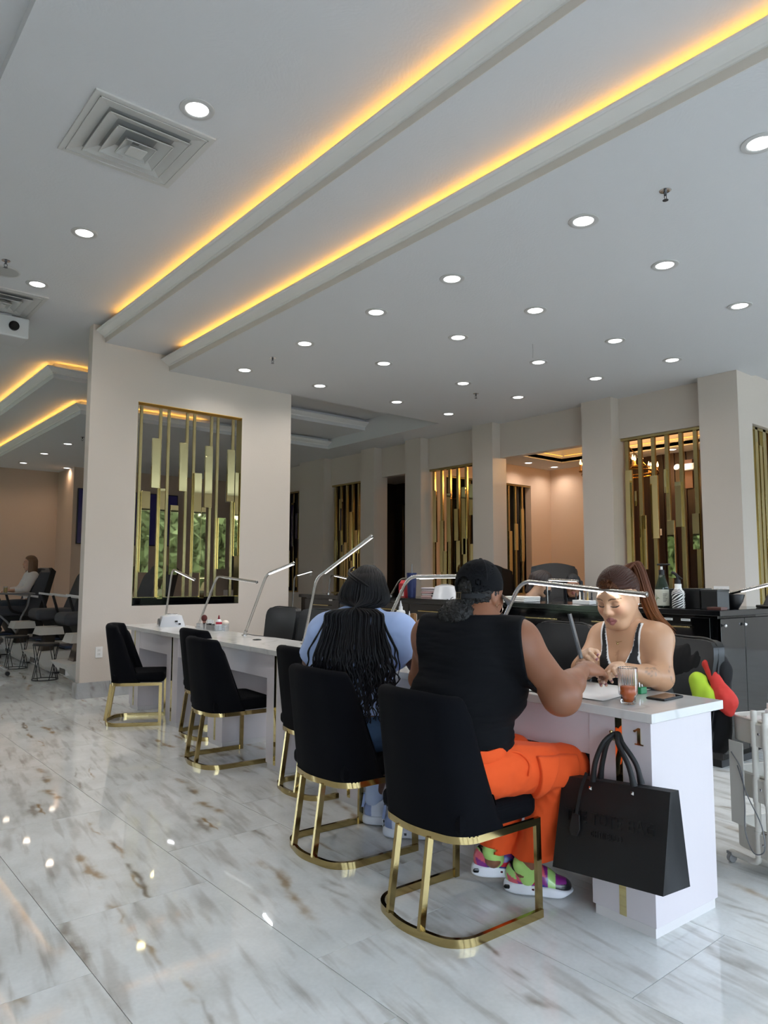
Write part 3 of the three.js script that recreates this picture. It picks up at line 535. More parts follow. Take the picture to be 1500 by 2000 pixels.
// ---- clamp-on desk lamps: steel tube, LED bar
function lamp(label, o, P, ledFrom, lit, flip = 1, kPow = 1) {   // P: list of [s, d, y]
  const pts = P.map((q) => V(...D(q[0], q[1], q[2], o))), t = thing('desk_lamp', label, 'lamp', pts[0].toArray(), 0, 'steel LED desk lamps');
  const loc = pts.map((p) => p.clone().sub(pts[0])), n = loc.length, A = loc[n - 2].clone().lerp(loc[n - 1], ledFrom), B = loc[n - 1];
  const low = 0.45, mid = loc[0].clone().lerp(loc[1], low);
  obj('pole', tube([loc[0], ...fillet([mid, ...loc.slice(1)], 0.07, 8).slice(1)], 0.0105, 12), mSteel, t);
  obj('collar', tube([loc[0], loc[0].clone().lerp(loc[1], 0.08)], 0.0135, 14), mSteel, t);
  obj('clamp', merge([cyl(0.024, 0.024, 0.008, 0, 0.0, 0), ball(0.007, 0.014, 0.03, 0)]), mSteel, t);
  const dir = B.clone().sub(A).normalize(), face = flip > 0 ? V(0, -1, 0) : V(0.92, -0.4, 0.04), down = face.addScaledVector(dir, -dir.dot(face)).normalize(), side = V().crossVectors(dir, down);
  const bar = sweep([A.clone().addScaledVector(down, 0.009), B.clone().addScaledVector(down, 0.009)], [[-0.008, -0.003], [0.008, -0.003], [0.008, 0.003], [-0.008, 0.003]], { up: down.clone().negate() });
  obj('led_bar', bar, mLed, t);
  obj('end_cap', tube([B.clone().addScaledVector(dir, -0.004), B.clone().addScaledVector(dir, 0.004)], 0.0125, 12), mSteel, t);
  if (lit) {
    const L = new THREE.RectAreaLight(0xf4f8ff, 55 * kPow * LAMPK, A.distanceTo(B), 0.016), c = A.clone().lerp(B, 0.5).add(pts[0]).addScaledVector(down, 0.0135);
    L.position.copy(c); L.quaternion.setFromRotationMatrix(new THREE.Matrix4().makeBasis(dir, V().crossVectors(down.clone().negate(), dir), down.clone().negate())); L.name = 'desk_lamp_light'; scene.add(L);
  }
  return t;
}
const OD = [2.459, -1.421];
lamp('steel desk lamp whose bar crosses in front of the technician’s forehead', OD, [[1.262, 0.4, 0.79], [0.965, 0.4, 1.262], [0.257, 0.4, 1.208]], 0.08, true, 1, 0.35);
lamp('steel desk lamp whose bar runs behind the black cap', OD, [[2.232, 0.4, 0.79], [1.868, 0.4, 1.282], [1.2, 0.4, 1.288]], 0.1, true, -1, 0.6);
lamp('tall steel desk lamp rising left of the braids, bar pointing up', OD, [[3.038, 0.37, 0.79], [2.87, 0.37, 1.27], [2.21, 0.37, 1.542]], 0.15, true, -1, 0.6);
lamp('steel desk lamp with its bar tilted up beside the leather chairs', OD, [[4.01, 0.382, 0.79], [3.64, 0.382, 1.30], [3.22, 0.382, 1.382]], 0.1, true);
lamp('steel desk lamp with a level bar, just right of the silver nail lamp', OD, [[5.12, 0.44, 0.79], [4.70, 0.44, 1.285], [3.92, 0.44, 1.234]], 0.1, true, -1, 0.6);
lamp('farthest steel desk lamp, left of the silver nail lamp', OD, [[5.88, 0.4, 0.79], [5.70, 0.4, 1.358], [5.12, 0.4, 1.25]], 0.15, true);

// ---- black lacquer counter with drawers
{
  const t = thing('reception_counter', 'long black lacquer counter with gold drawer pulls behind the desks', 'counter', [OC[0], 0, OC[1]], RY);
  const L = 5.5, dep = 0.92, deps = 0.56;
  obj('carcass', bb(0.02, deps, 0.06, 1.02, -L, -0.02), mBlackGloss, t);
  obj('end_block', bb(0.03, dep, 0.06, 1.02, -0.5, -0.02), mBlackGloss, t);
  obj('plinth', bb(0.06, deps - 0.03, 0, 0.06, -L + 0.02, -0.05), mBlack, t);
  obj('countertop', [extrude([[-0.02, 0.02], [dep, 0.02], [dep, -0.52], [deps + 0.02, -0.52], [deps + 0.02, -L], [-0.02, -L]].map(([x, z]) => [x, -z]), 0.04, 0.004).rotateX(-PI / 2).translate(0, 1.02, 0)], C(0x0d0e10, 0.1), t);
  const bnd = [0.06, 0.6, 1.15, 1.95, 2.6, 3.3, 4.0, 4.6, 5.38], rowsY = [[0.10, 0.42], [0.43, 0.70], [0.71, 1.005]];
  for (let i = 0; i < bnd.length - 1; i++) for (const [a, b] of rowsY) {
    const d = obj('drawer', bb(-0.002, 0.018, a, b, -bnd[i + 1] + 0.004, -bnd[i] - 0.004, 0.003), mBlackGloss, t), zc = -(bnd[i] + bnd[i + 1]) / 2, w = (bnd[i + 1] - bnd[i]) * 0.5, y = b - 0.068;
    obj('handle', merge([bb(-0.032, -0.024, y - 0.005, y + 0.005, zc - w / 2, zc + w / 2, 0.002), bb(-0.026, 0, y - 0.004, y + 0.004, zc - w / 2 + 0.02, zc - w / 2 + 0.028), bb(-0.026, 0, y - 0.004, y + 0.004, zc + w / 2 - 0.028, zc + w / 2 - 0.02)]), mGoldSoft, d);
  }
  const mLab = new THREE.MeshPhysicalMaterial({ color: 0xe8e8e6, roughness: 0.6, map: canvasTex(128, 32, (c) => { c.fillStyle = '#ececea'; c.fillRect(0, 0, 128, 32); c.fillStyle = '#777'; for (let i = 0; i < 9; i++) c.fillRect(14 + i * 11, 11, 8, 10); }) });
  for (const [s, y] of [[0.372, 0.985], [0.239, 0.985], [4.785, 1.0]]) obj('drawer_label', bb(-0.0035, -0.001, y - 0.008, y + 0.008, -s - 0.035, -s + 0.035), mLab, t);
  const door = obj('cabinet_door', bb(0.03, 0.36, 0.1, 1.0, -0.016, -0.004, 0.003), mBlackGloss, t);
  for (const x of [0.06, 0.34]) obj('knob', merge([cyl(0.006, 0.006, 0.02).rotateX(PI / 2).translate(x, 0.955, -0.01), ball(0.012, x, 0.955, 0.012)]), mChrome, door);
  obj('side_panel', bb(0.37, 0.91, 0.1, 1.0, -0.016, -0.006, 0.003), mBlackGloss, t);
}
// ---- leather task chairs of the technicians, local +x is where the sitter faces
function makeTask() {
  const t = thing('task_chair', '', 'chair');
  const back = hexa([[-0.27, 0.5, -0.2], [-0.21, 0.5, -0.2], [-0.36, 0.98, -0.225], [-0.29, 0.98, -0.225], [-0.27, 0.5, 0.2], [-0.21, 0.5, 0.2], [-0.36, 0.98, 0.225], [-0.29, 0.98, 0.225]], 12, (v, a, b, e) => { const cx = Math.max(0, Math.abs(e - 0.5) - 0.36) / 0.14, cy = Math.max(0, b - 0.8) / 0.2, r = Math.hypot(cx, cy); if (cx > 0 && cy > 0 && r > 1) { const m = Math.max(cx, cy) / r; v.y -= 0.096 * cy * (1 - 1 / r); v.z += (e < 0.5 ? 1 : -1) * 0.06 * cx * (1 - 1 / r); } const bul = Math.sin(PI * clamp(b, 0, 1)) * Math.sin(PI * e) * 0.03; v.x += a > 0.5 ? bul : -bul * 0.6; v.x -= (2 * e - 1) ** 2 * -0.03; });
  obj('backrest', back, mLeather, t);
  obj('piping', tube(curve([V(-0.215, 0.53, -0.205), V(-0.26, 0.8, -0.222), V(-0.295, 0.965, -0.19), V(-0.325, 0.985, 0), V(-0.295, 0.965, 0.19), V(-0.26, 0.8, 0.222), V(-0.215, 0.53, 0.205)], 40), 0.006, 6), mBlack, t);
  obj('seam', tube(curve([V(-0.2, 0.66, -0.2), V(-0.195, 0.665, 0), V(-0.2, 0.66, 0.2)], 12), 0.004, 6), mBlack, t);
  obj('seat', box(0.48, 0.1, 0.46, 0.01, 0.43, 0, 0.04, 4), mLeather, t);
  obj('gas_lift', [cyl(0.028, 0.025, 0.28, 0, 0.15, 0), cyl(0.05, 0.04, 0.05, 0, 0.1, 0)], mChrome, t);
  for (let i = 0; i < 5; i++) { const a = i * PI * 0.4 + 0.3, c = Math.cos(a), s = Math.sin(a); const l = obj('leg', tube([V(0.03 * c, 0.12, 0.03 * s), V(0.26 * c, 0.075, 0.26 * s)], 0.018, 8), mChrome, t); obj('caster', merge([cyl(0.025, 0.025, 0.018).rotateX(PI / 2).translate(0, 0, -0.013), cyl(0.025, 0.025, 0.018).rotateX(PI / 2).translate(0, 0, 0.005)]).rotateY(-a).translate(0.27 * c, 0.026, 0.27 * s), mBlack, l); }
  return t;
}
const task0 = makeTask();
tag(task0, 'black leather technician chair just left of its twin, nearest the partition', 'chair', 'black leather technician chairs'); task0.position.set(3.5, 0, -5.98); task0.rotation.y = PI + 0.15;
dup(task0, [3.52, 0, -5.45], PI + 0.1, 'black leather technician chair right of its twin, behind the worktop');
dup(task0, [3.66, 0, -2.86], PI + 0.05, 'black leather technician chair between the black cap and the steel file');
dup(task0, [3.2, 0, -1.9], PI - 0.3, 'black leather technician chair under the jacket, carrying the ponytail technician');
// ================================================================ THINGS ON AND AROUND THE DESKS
// ---- black tote hanging from the hook of desk 1
{
  const t = thing('tote_bag', 'large black leather tote bag hanging from the gold hook of desk 1', 'bag', D(0.135, 0, 0), RY);
  const z = (s) => 0.135 - s, mBag = new THREE.MeshPhysicalMaterial({ color: 0x08080a, roughness: 0.62, bumpMap: bumpTex, bumpScale: 0.0004, side: THREE.DoubleSide });
  // corners: x0 = front (towards the aisle)
  const F = [[0.332, 0.187, -0.158], [-0.128, 0.233, -0.158], [0.326, 0.515, -0.095], [-0.128, 0.556, -0.095]];
  const c = []; const put = (ix, iy, iz, s, y, d) => { c[ix + 2 * iy + 4 * iz] = [d, y, z(s)]; };
  put(0, 0, 0, F[0][0], F[0][1], F[0][2]); put(0, 0, 1, F[1][0], F[1][1], F[1][2]); put(0, 1, 0, F[2][0], F[2][1], F[2][2]); put(0, 1, 1, F[3][0], F[3][1], F[3][2]);
  put(1, 0, 0, F[0][0], F[0][1] + 0.0, -0.012); put(1, 0, 1, F[1][0] - 0.012, F[1][1] - 0.0, -0.012); put(1, 1, 0, F[2][0], F[2][1], -0.05); put(1, 1, 1, F[3][0] - 0.004, F[3][1], -0.05);
  obj('body', toCreasedNormals(hexa(c, 10, (v, a, b, e) => { if (e > 0.99 || e < 0.01) { const k = Math.sin(PI * a) * 0.08 * b * (1 - b); v.z += e > 0.5 ? -k : k; }  v.x += a < 0.01 ? -Math.sin(PI * b) * Math.sin(PI * e) * 0.006 : 0; }), 0.5), mBag, t);
  const fx = (y) => lerp(-0.158, -0.095, clamp((y - 0.21) / 0.325, 0, 1)) - 0.0055;
  for (const [dx, ss] of [[-0.097, 1], [-0.052, 0]]) {
    const pts = [V(dx, 0.525, z(0.185)), V(dx, 0.60, z(0.17)), V(dx + 0.02 * ss, 0.675, z(0.142)), V(-0.028 - 0.012 * ss, 0.7, z(0.12)), V(dx + 0.02 * ss, 0.675, z(0.085)), V(dx, 0.61, z(0.03)), V(dx, 0.545, z(0.01))];
    obj('handle', tube(curve(pts, 40), 0.0095, 10, (q) => 1 + 0.35 * Math.exp(-((q / 0.06) ** 2)) + 0.35 * Math.exp(-(((1 - q) / 0.06) ** 2))), mBag, t);
  }
  for (const s of [0.19, 0.012]) obj('stud', new THREE.ConeGeometry(0.0085, 0.008, 4).rotateY(PI / 4).rotateZ(PI / 2).translate(fx(0.505) - 0.004, lerp(0.499, 0.522, (0.19 - s) / 0.18), z(s)), mChrome, t);
  obj('tag_strap', sweep(curve([V(-0.118, 0.555, z(0.196)), V(-0.125, 0.50, z(0.215)), V(fx(0.44) - 0.004, 0.44, z(0.232)), V(fx(0.4) - 0.005, 0.40, z(0.236))], 14), [[-0.006, -0.0012], [0.006, -0.0012], [0.006, 0.0012], [-0.006, 0.0012]], { up: V(-1, 0, 0.2) }), mBag, t);
  obj('hang_tag', extrude([[-0.016, 0], [0.016, 0], [0.024, -0.05], [0.014, -0.075], [-0.012, -0.078], [-0.024, -0.06]], 0.006, 0.0015).rotateY(-PI / 2).rotateZ(-0.19).translate(fx(0.4) - 0.004, 0.40, z(0.236)), C(0x121214, 0.55), t);
  const tilt = -0.095, mEmb = C(0x0c0c0f, 0.32);
  const put2 = (g, s, y) => { g.rotateZ(tilt * 0).rotateY(-PI / 2).rotateZ(-0.19 * 1).translate(fx(y) + 0.0005, y, z(s)); return g; };
  obj('embossed_lettering', put2(textGeo('THE TOTE BAG', fontSans, 0.04, 0.0035).rotateZ(tilt + 0.19), 0.105, 0.405), mEmb, t);
  obj('embossed_lettering', put2(textGeo('CHINELLO', fontSans, 0.02, 0.003).rotateZ(tilt + 0.19), 0.105, 0.355), mEmb, t);
}
// ---- cream three-tier cart
{
  const t = thing('utility_cart', 'cream three-tier utility cart packed with salon supplies at the right', 'cart', [3.46, 0, -1.32], -0.42), mCart = C(0xd9d4ca, 0.38);
  const oval = (w, d, r) => { const s = new THREE.Shape(); s.moveTo(-w + r, -d); s.lineTo(w - r, -d); s.quadraticCurveTo(w, -d, w, -d + r); s.lineTo(w, d - r); s.quadraticCurveTo(w, d, w - r, d); s.lineTo(-w + r, d); s.quadraticCurveTo(-w, d, -w, d - r); s.lineTo(-w, -d + r); s.quadraticCurveTo(-w, -d, -w + r, -d); return s; };
  const HX = 0.165, HZ = 0.21;
  for (const y of [0.085, 0.315, 0.55]) {
    const s = oval(HX, HZ, 0.09); s.holes.push(new THREE.Path(oval(HX - 0.004, HZ - 0.004, 0.087).getPoints(8)));
    const tr = obj('tray', [new THREE.ExtrudeGeometry(s, { depth: 0.105, bevelEnabled: false, curveSegments: 10 }).rotateX(-PI / 2).translate(0, y, 0), new THREE.ExtrudeGeometry(oval(HX, HZ, 0.09), { depth: 0.004, bevelEnabled: false, curveSegments: 10 }).rotateX(-PI / 2).translate(0, y, 0)], mCart, t);
    const rim = oval(HX, HZ, 0.09).getPoints(10).map((p) => V(p.x, y + 0.105, p.y)); obj('rim', sweep(rim.slice(0, -1), circ(0.005, 8), { closed: true, flat: false }), mCart, tr);
    for (const sx of [-1, 1]) { obj('clamp_plate', bb(sx * HX - 0.012 + sx * 0.008, sx * HX + 0.012 + sx * 0.008, y - 0.002, y + 0.098, -0.05, 0.05, 0.006), mCart, tr); for (const dz of [-0.032, 0.032]) obj('sleeve', cyl(0.0165, 0.0165, 0.108, sx * (HX + 0.012), y - 0.004, dz), mCart, tr); obj('screw', ball(0.007, sx * (HX + 0.021), y + 0.055, 0, 0.5, 1, 1), mChrome, tr); }
  }
  for (const sx of [-1, 1]) for (const dz of [-1, 1]) obj('upright', tube(fillet([V(sx * (HX + 0.012), 0.70, dz * 0.032), V(sx * (HX + 0.012), 0.05, dz * 0.032), V(sx * (HX + 0.01), 0.045, dz * 0.2)], 0.045, 8), 0.0135, 12), mCart, t);
  for (const sx of [-1, 1]) for (const dz of [-1, 1]) obj('caster', [cyl(0.02, 0.02, 0.02).rotateX(PI / 2).translate(sx * (HX + 0.01), 0.021, dz * 0.2 - 0.01), box(0.03, 0.012, 0.03, sx * (HX + 0.01), 0.036, dz * 0.2)], mGrey, t);
  obj('side_plate', bb(-HX - 0.03, -HX - 0.026, 0.19, 0.55, -0.17, -0.085, 0.002), mCart, t);
  const W = (x, y, z) => { const v = V(x, y, z).applyAxisAngle(V(0, 1, 0), -0.42); return [v.x + 3.46, v.y, v.z - 1.32]; };
  const nozzle = (h, w, d, fill, label, p, spray) => {
    const b = thing('squeeze_bottle', label, 'bottle', p, -0.3), mB = new THREE.MeshPhysicalMaterial({ color: 0xf2f1f4, roughness: 0.35, transmission: 0.25, thickness: 0, side: THREE.DoubleSide });
    obj('body', merge([box(w, h * 0.97, d, 0, 0, 0, 0.008, 3)]), mB, b); obj('contents', box(w - 0.003, h * fill, d - 0.003, 0, 0.002, 0, 0.008, 2), C(0xc9c9d6, 0.4), b);
    if (spray) { obj('collar', cyl(w * 0.36, w * 0.34, 0.022, 0, h * 0.97, 0), mWhitePl, b); obj('nozzle', cyl(w * 0.26, w * 0.25, 0.04, 0, h * 0.97 + 0.022, 0), mAcrylic, b); }
    else { obj('collar', cyl(w * 0.34, w * 0.34, 0.02, 0, h * 0.97, 0), mWhitePl, b); obj('nozzle', lathe([[0, 0], [w * 0.22, 0], [w * 0.2, 0.012], [w * 0.1, 0.03], [w * 0.06, 0.045], [0, 0.046]]).translate(0, h * 0.97 + 0.02, 0), mWhitePl, b); }
    return b;
  };
  const nb = nozzle(0.15, 0.058, 0.034, 0.55, 'white spray bottle with a black-lettered label in the cart top', W(-0.065, 0.556, -0.045), true);
  obj('label', box(0.024, 0.014, 0.0006, -0.012, 0.118, 0.0173), new THREE.MeshPhysicalMaterial({ map: canvasTex(96, 48, (c) => { c.fillStyle = '#f4f4f4'; c.fillRect(0, 0, 96, 48); c.fillStyle = '#222'; c.font = 'bold 26px sans-serif'; c.fillText('MMA', 18, 33); }), roughness: 0.5 }), nb);
  nozzle(0.18, 0.06, 0.034, 0.5, 'taller white nozzle bottle behind the spray bottle in the cart', W(0.005, 0.556, -0.04), false);
  for (const [x, z, h, l] of [[-0.1, -0.11, 0.075, 'front white tub with a clear lid at the left end of the cart'], [-0.05, -0.15, 0.085, 'rear white tub with a clear lid at the left end of the cart']]) { const b = thing('tub', l, 'tub', W(x, 0.556, z), 0); obj('body', lathe([[0, 0], [0.038, 0], [0.042, 0.01], [0.042, h - 0.012], [0.04, h - 0.008]]), C(0xd8d6d0, 0.4), b); obj('lid', lathe([[0, h + 0.006], [0.042, h + 0.005], [0.045, h - 0.002], [0.045, h - 0.016], [0.043, h - 0.018]]), mWhitePl, b); }
  // row of clear file-and-scissor sleeves
  for (let i = 0; i < 4; i++) {
    const b = thing('clear_case', ['nearest clear case holding scissors and a grey file in the cart', 'second clear case behind the scissors case in the cart', 'third clear case in the cart row', 'rearmost clear case in the cart row'][i], 'case', W(-0.02 + 0.045 * i, 0.556, 0.06 + 0.022 * i), -0.25, 'clear cases on the cart');
    obj('shell', [box(0.1, 0.135 + 0.012 * i, 0.0025, 0, 0, 0.009), box(0.1, 0.135 + 0.012 * i, 0.0025, 0, 0, -0.009), box(0.0025, 0.135 + 0.012 * i, 0.018, -0.05, 0, 0), box(0.0025, 0.135 + 0.012 * i, 0.018, 0.05, 0, 0)], mAcrylic, b);
    obj('rim', box(0.104, 0.004, 0.022, 0, 0.135 + 0.012 * i, 0, 0.0015), mWhitePl, b);
    if (i === 0) { obj('nail_file', box(0.016, 0.12, 0.003, 0, 0, 0).rotateZ(0.42).translate(0.01, 0.005, 0), C(0x6b6d70, 0.6), b); obj('scissors', [new THREE.TorusGeometry(0.011, 0.003, 8, 18).translate(0.014, 0.075, 0.003), new THREE.TorusGeometry(0.011, 0.003, 8, 18).translate(0.036, 0.066, 0.003), box(0.006, 0.06, 0.002, 0.02, 0.004, 0.003)], mChrome, b); obj('card', box(0.03, 0.07, 0.001, -0.033, 0.004, 0.004), C(0x7f9fd8, 0.5), b); }
  }
  const bt = thing('hand_drill', 'pink cylindrical device lying in the bottom tray of the cart', 'device', W(-0.02, 0.092, 0.0), -0.5);
  obj('body', new THREE.CylinderGeometry(0.028, 0.028, 0.2, 20).rotateZ(PI / 2).translate(0, 0.03, 0), C(0xb99a98, 0.5), bt); obj('grip', new THREE.CylinderGeometry(0.0285, 0.0285, 0.07, 20).rotateZ(PI / 2).translate(-0.07, 0.03, 0), C(0x4a3c3e, 0.6), bt); obj('tip', new THREE.CylinderGeometry(0.02, 0.026, 0.02, 20).rotateZ(-PI / 2).translate(0.11, 0.03, 0), C(0xc98d7c, 0.5), bt);
  const gb = thing('green_bottle', 'green bottle lying in the middle tray of the cart', 'bottle', W(-0.06, 0.32, -0.04), 0.3); obj('body', lathe([[0, 0], [0.035, 0], [0.037, 0.01], [0.036, 0.09], [0.015, 0.12], [0, 0.12]]), C(0x1f5a36, 0.35), gb); obj('cap', cyl(0.014, 0.013, 0.025, 0, 0.12, 0), mBlack, gb);
  const oc = thing('orange_clip', 'orange plastic clip in the middle tray of the cart', 'clip', W(-0.03, 0.32, 0.02), 0); obj('jaw', [new THREE.TorusGeometry(0.012, 0.005, 8, 16).translate(0, 0.09, 0), box(0.009, 0.075, 0.008, 0, 0.005, 0, 0.002)], C(0xd05a1f, 0.45), oc);
  const wb = thing('white_jug', 'white plastic jug in the middle tray of the cart', 'jug', W(0.02, 0.32, 0.03), 0); obj('body', lathe([[0, 0], [0.04, 0], [0.042, 0.01], [0.04, 0.07], [0.018, 0.1], [0.016, 0.115], [0, 0.115]]), mWhitePl, wb); obj('handle', tube(curve([V(0.03, 0.02, 0), V(0.06, 0.05, 0), V(0.02, 0.1, 0)], 10), 0.006, 8), mWhitePl, wb);
  const pk = thing('clear_organizer', 'clear plastic box of small parts in the middle tray', 'box', W(0.07, 0.32, 0.09), 0.1); obj('box', [box(0.15, 0.06, 0.004, 0, 0, 0.05), box(0.15, 0.06, 0.004, 0, 0, -0.05), box(0.004, 0.06, 0.1, -0.075, 0, 0), box(0.15, 0.004, 0.1, 0, 0, 0)], mAcrylic, pk); obj('contents', box(0.14, 0.03, 0.09, 0, 0.005, 0, 0.01), C(0xb0a99c, 0.7), pk);
  const cb = one('cable', 'thin grey cable looping down the front of the cart', 'cable', tube(curve([V(...W(-0.2, 0.5, -0.15)), V(...W(-0.205, 0.44, -0.09)), V(...W(-0.205, 0.3, -0.075)), V(...W(-0.21, 0.17, -0.07)), V(...W(-0.215, 0.105, -0.02)), V(...W(-0.215, 0.13, 0.035)), V(...W(-0.205, 0.22, 0.02)), V(...W(-0.205, 0.34, -0.06)), V(...W(-0.205, 0.45, -0.11))], 50), 0.0025, 6), C(0x6f7072, 0.5));
}
// ---- on the near worktop
const onDesk = (n, l, c, s, d, turn = RY, y = 0.7905) => thing(n, l, c, D(s, d, y), turn);
{
  const t = onDesk('drinking_glass', 'ribbed drinking glass half full of orange juice', 'glass', 0.157, 0.1);
  const prof = (k) => { const p = []; const out = [[0.026, 0], [0.028, 0.004], [0.028, 0.03], [0.036, 0.036], [0.036, 0.062], [0.0365, 0.138], [0.0345, 0.14]], inn = [[0.034, 0.136], [0.0335, 0.064], [0.0335, 0.04], [0.0255, 0.034], [0.0255, 0.009], [0, 0.008]]; return [[0, 0], ...out, ...inn]; };
  const g = lathe(prof(), 96), p = g.attributes.position; for (let i = 0; i < p.count; i++) { const x = p.getX(i), z = p.getZ(i), r = Math.hypot(x, z), y = p.getY(i); if (r > 0.025 && y > 0.04) { const a = Math.atan2(z, x), k = 1 + (r > 0.035 ? 0.028 : 0) * Math.cos(a * 24); p.setX(i, x * k); p.setZ(i, z * k); } } g.computeVertexNormals();
  obj('tumbler', g, new THREE.MeshPhysicalMaterial({ color: 0xffffff, roughness: 0.02, transmission: 1, thickness: 0.003, ior: 1.45, side: THREE.DoubleSide }), t);
  obj('juice', lathe([[0, 0.0095], [0.0252, 0.0095], [0.0252, 0.0345], [0.0332, 0.0405], [0.0332, 0.068], [0, 0.068]], 48), C(0xe06a10, 0.25, 0, { transmission: 0.25, thickness: 0.02, attenuationColor: new THREE.Color(0xff8a1a), attenuationDistance: 0.03 }), t);
  const ph = onDesk('phone', 'black smartphone lying face up beside the juice glass', 'phone', 0.145, 0.335, RY + 0.05); obj('body', box(0.155, 0.009, 0.08, 0, 0, 0, 0.004, 3), C(0x151517, 0.35, 0.3), ph); obj('screen', box(0.147, 0.0008, 0.072, 0, 0.0086, 0), C(0x050507, 0.03), ph); obj('camera_bump', box(0.03, 0.003, 0.03, -0.055, -0.0005, 0.018, 0.002), mBlack, ph);
  const gr = onDesk('green_clip', 'small green plastic clip behind the juice glass', 'clip', 0.27, 0.36); obj('block', box(0.045, 0.028, 0.03, 0, 0, 0, 0.004), C(0x0f7a46, 0.4), gr); obj('pin', [cyl(0.003, 0.003, 0.02, -0.01, 0.028, 0), cyl(0.003, 0.003, 0.014, 0.008, 0.028, 0)], mChrome, gr);
  const pt = one('paper_towel', 'white paper towel spread under the joined hands', 'paper towel', (() => { const g = new THREE.PlaneGeometry(0.42, 0.5, 24, 28).rotateX(-PI / 2), p = g.attributes.position; for (let i = 0; i < p.count; i++) { const x = p.getX(i), z = p.getZ(i); p.setY(i, 0.0022 + 0.0016 * (1 + Math.sin(x * 22 + z * 9)) + 0.004 * Math.exp(-(((z - 0.02) / 0.006) ** 2))); } g.computeVertexNormals(); return g; })(), C(0xf2f4f4, 0.85, 0, {})); pt.position.set(...D(0.52, 0.24, 0.7905)); pt.rotation.y = RY + 0.12;
}
// ---- supplies between the two customers
function squeeze(l, s, d, h, r, capH, liquid, lab) {
  const t = onDesk('squeeze_bottle', l, 'bottle', s, d, RY, 0.9115), m = new THREE.MeshPhysicalMaterial({ color: 0xf3f2f2, roughness: 0.3, transmission: 0.2, thickness: 0, side: THREE.DoubleSide });
  obj('body', lathe([[0, 0], [r * 0.95, 0], [r, 0.006], [r, h - 0.012], [r * 0.8, h - 0.002], [r * 0.4, h]]), m, t);
  if (liquid) obj('contents', cyl(r * 0.96, r * 0.96, h * 0.35, 0, 0.003, 0), C(liquid, 0.4), t);
  obj('collar', cyl(r * 0.45, r * 0.42, 0.022, 0, h, 0), mWhitePl, t); obj('nozzle', lathe([[0, 0], [r * 0.3, 0], [r * 0.26, 0.01], [r * 0.12, capH * 0.7], [r * 0.07, capH], [0, capH]]).translate(0, h + 0.022, 0), mWhitePl, t);
  if (lab) obj('label', new THREE.CylinderGeometry(r + 0.0006, r + 0.0006, 0.02, 24, 1, true, PI * 1.15, 0.7).translate(0, h * 0.55, 0), C(lab, 0.5), t);
}
squeeze('larger white squeeze bottle right of the braids', 1.97, 0.42, 0.165, 0.029, 0.035, 0x6d6488, 0xb64a55);
squeeze('smaller white squeeze bottle with red contents right of the braids', 1.885, 0.42, 0.11, 0.022, 0.03, 0xb83548);
{
  const w = onDesk('wooden_board', 'upright wooden file block beside the squeeze bottles', 'file block', 1.835, 0.41, RY + 0.3, 0.9115); obj('block', box(0.03, 0.15, 0.028, 0, 0, 0, 0.002), C(0x8a6238, 0.6), w); obj('sanding_face', box(0.004, 0.14, 0.026, 0.017, 0.004, 0), C(0xd9d3c6, 0.9), w);
  const o = onDesk('tool_organizer', 'clear acrylic organizer of nail tools between the customers', 'organizer', 1.745, 0.42, RY, 0.9115); obj('tray', [box(0.08, 0.09, 0.003, 0, 0, 0.035), box(0.08, 0.1, 0.003, 0, 0, -0.035), box(0.003, 0.1, 0.07, -0.04, 0, 0), box(0.003, 0.1, 0.07, 0.04, 0, 0), box(0.08, 0.003, 0.07, 0, 0, 0)], mAcrylic, o);
  obj('tool', tube([V(-0.02, 0.005, 0.01), V(-0.026, 0.14, 0.016)], 0.006, 8), C(0xd8d8dc, 0.25, 0.4), o); obj('tool', tube(curve([V(0.01, 0.005, 0), V(0.012, 0.11, 0), V(0.022, 0.15, 0.005), V(0.034, 0.13, 0.01), V(0.036, 0.02, 0.01)], 20), 0.005, 8), C(0xb9bcc0, 0.25, 0.5), o); obj('blue_insert', box(0.03, 0.075, 0.04, 0.02, 0.004, 0), C(0x2c4a66, 0.4), o);
}
{ const r = onDesk('supply_box', 'white drawer box under the squeeze bottles between the customers', 'box', 1.86, 0.425); obj('case', box(0.11, 0.12, 0.36, 0, 0, 0, 0.004), mWhitePl, r); for (const z of [-0.09, 0.09]) { const d = obj('drawer', bb(-0.058, -0.053, 0.015, 0.105, z - 0.082, z + 0.082, 0.002), C(0xdcdad8, 0.35), r); obj('knob', ball(0.007, -0.062, 0.06, z), mChrome, d); } }
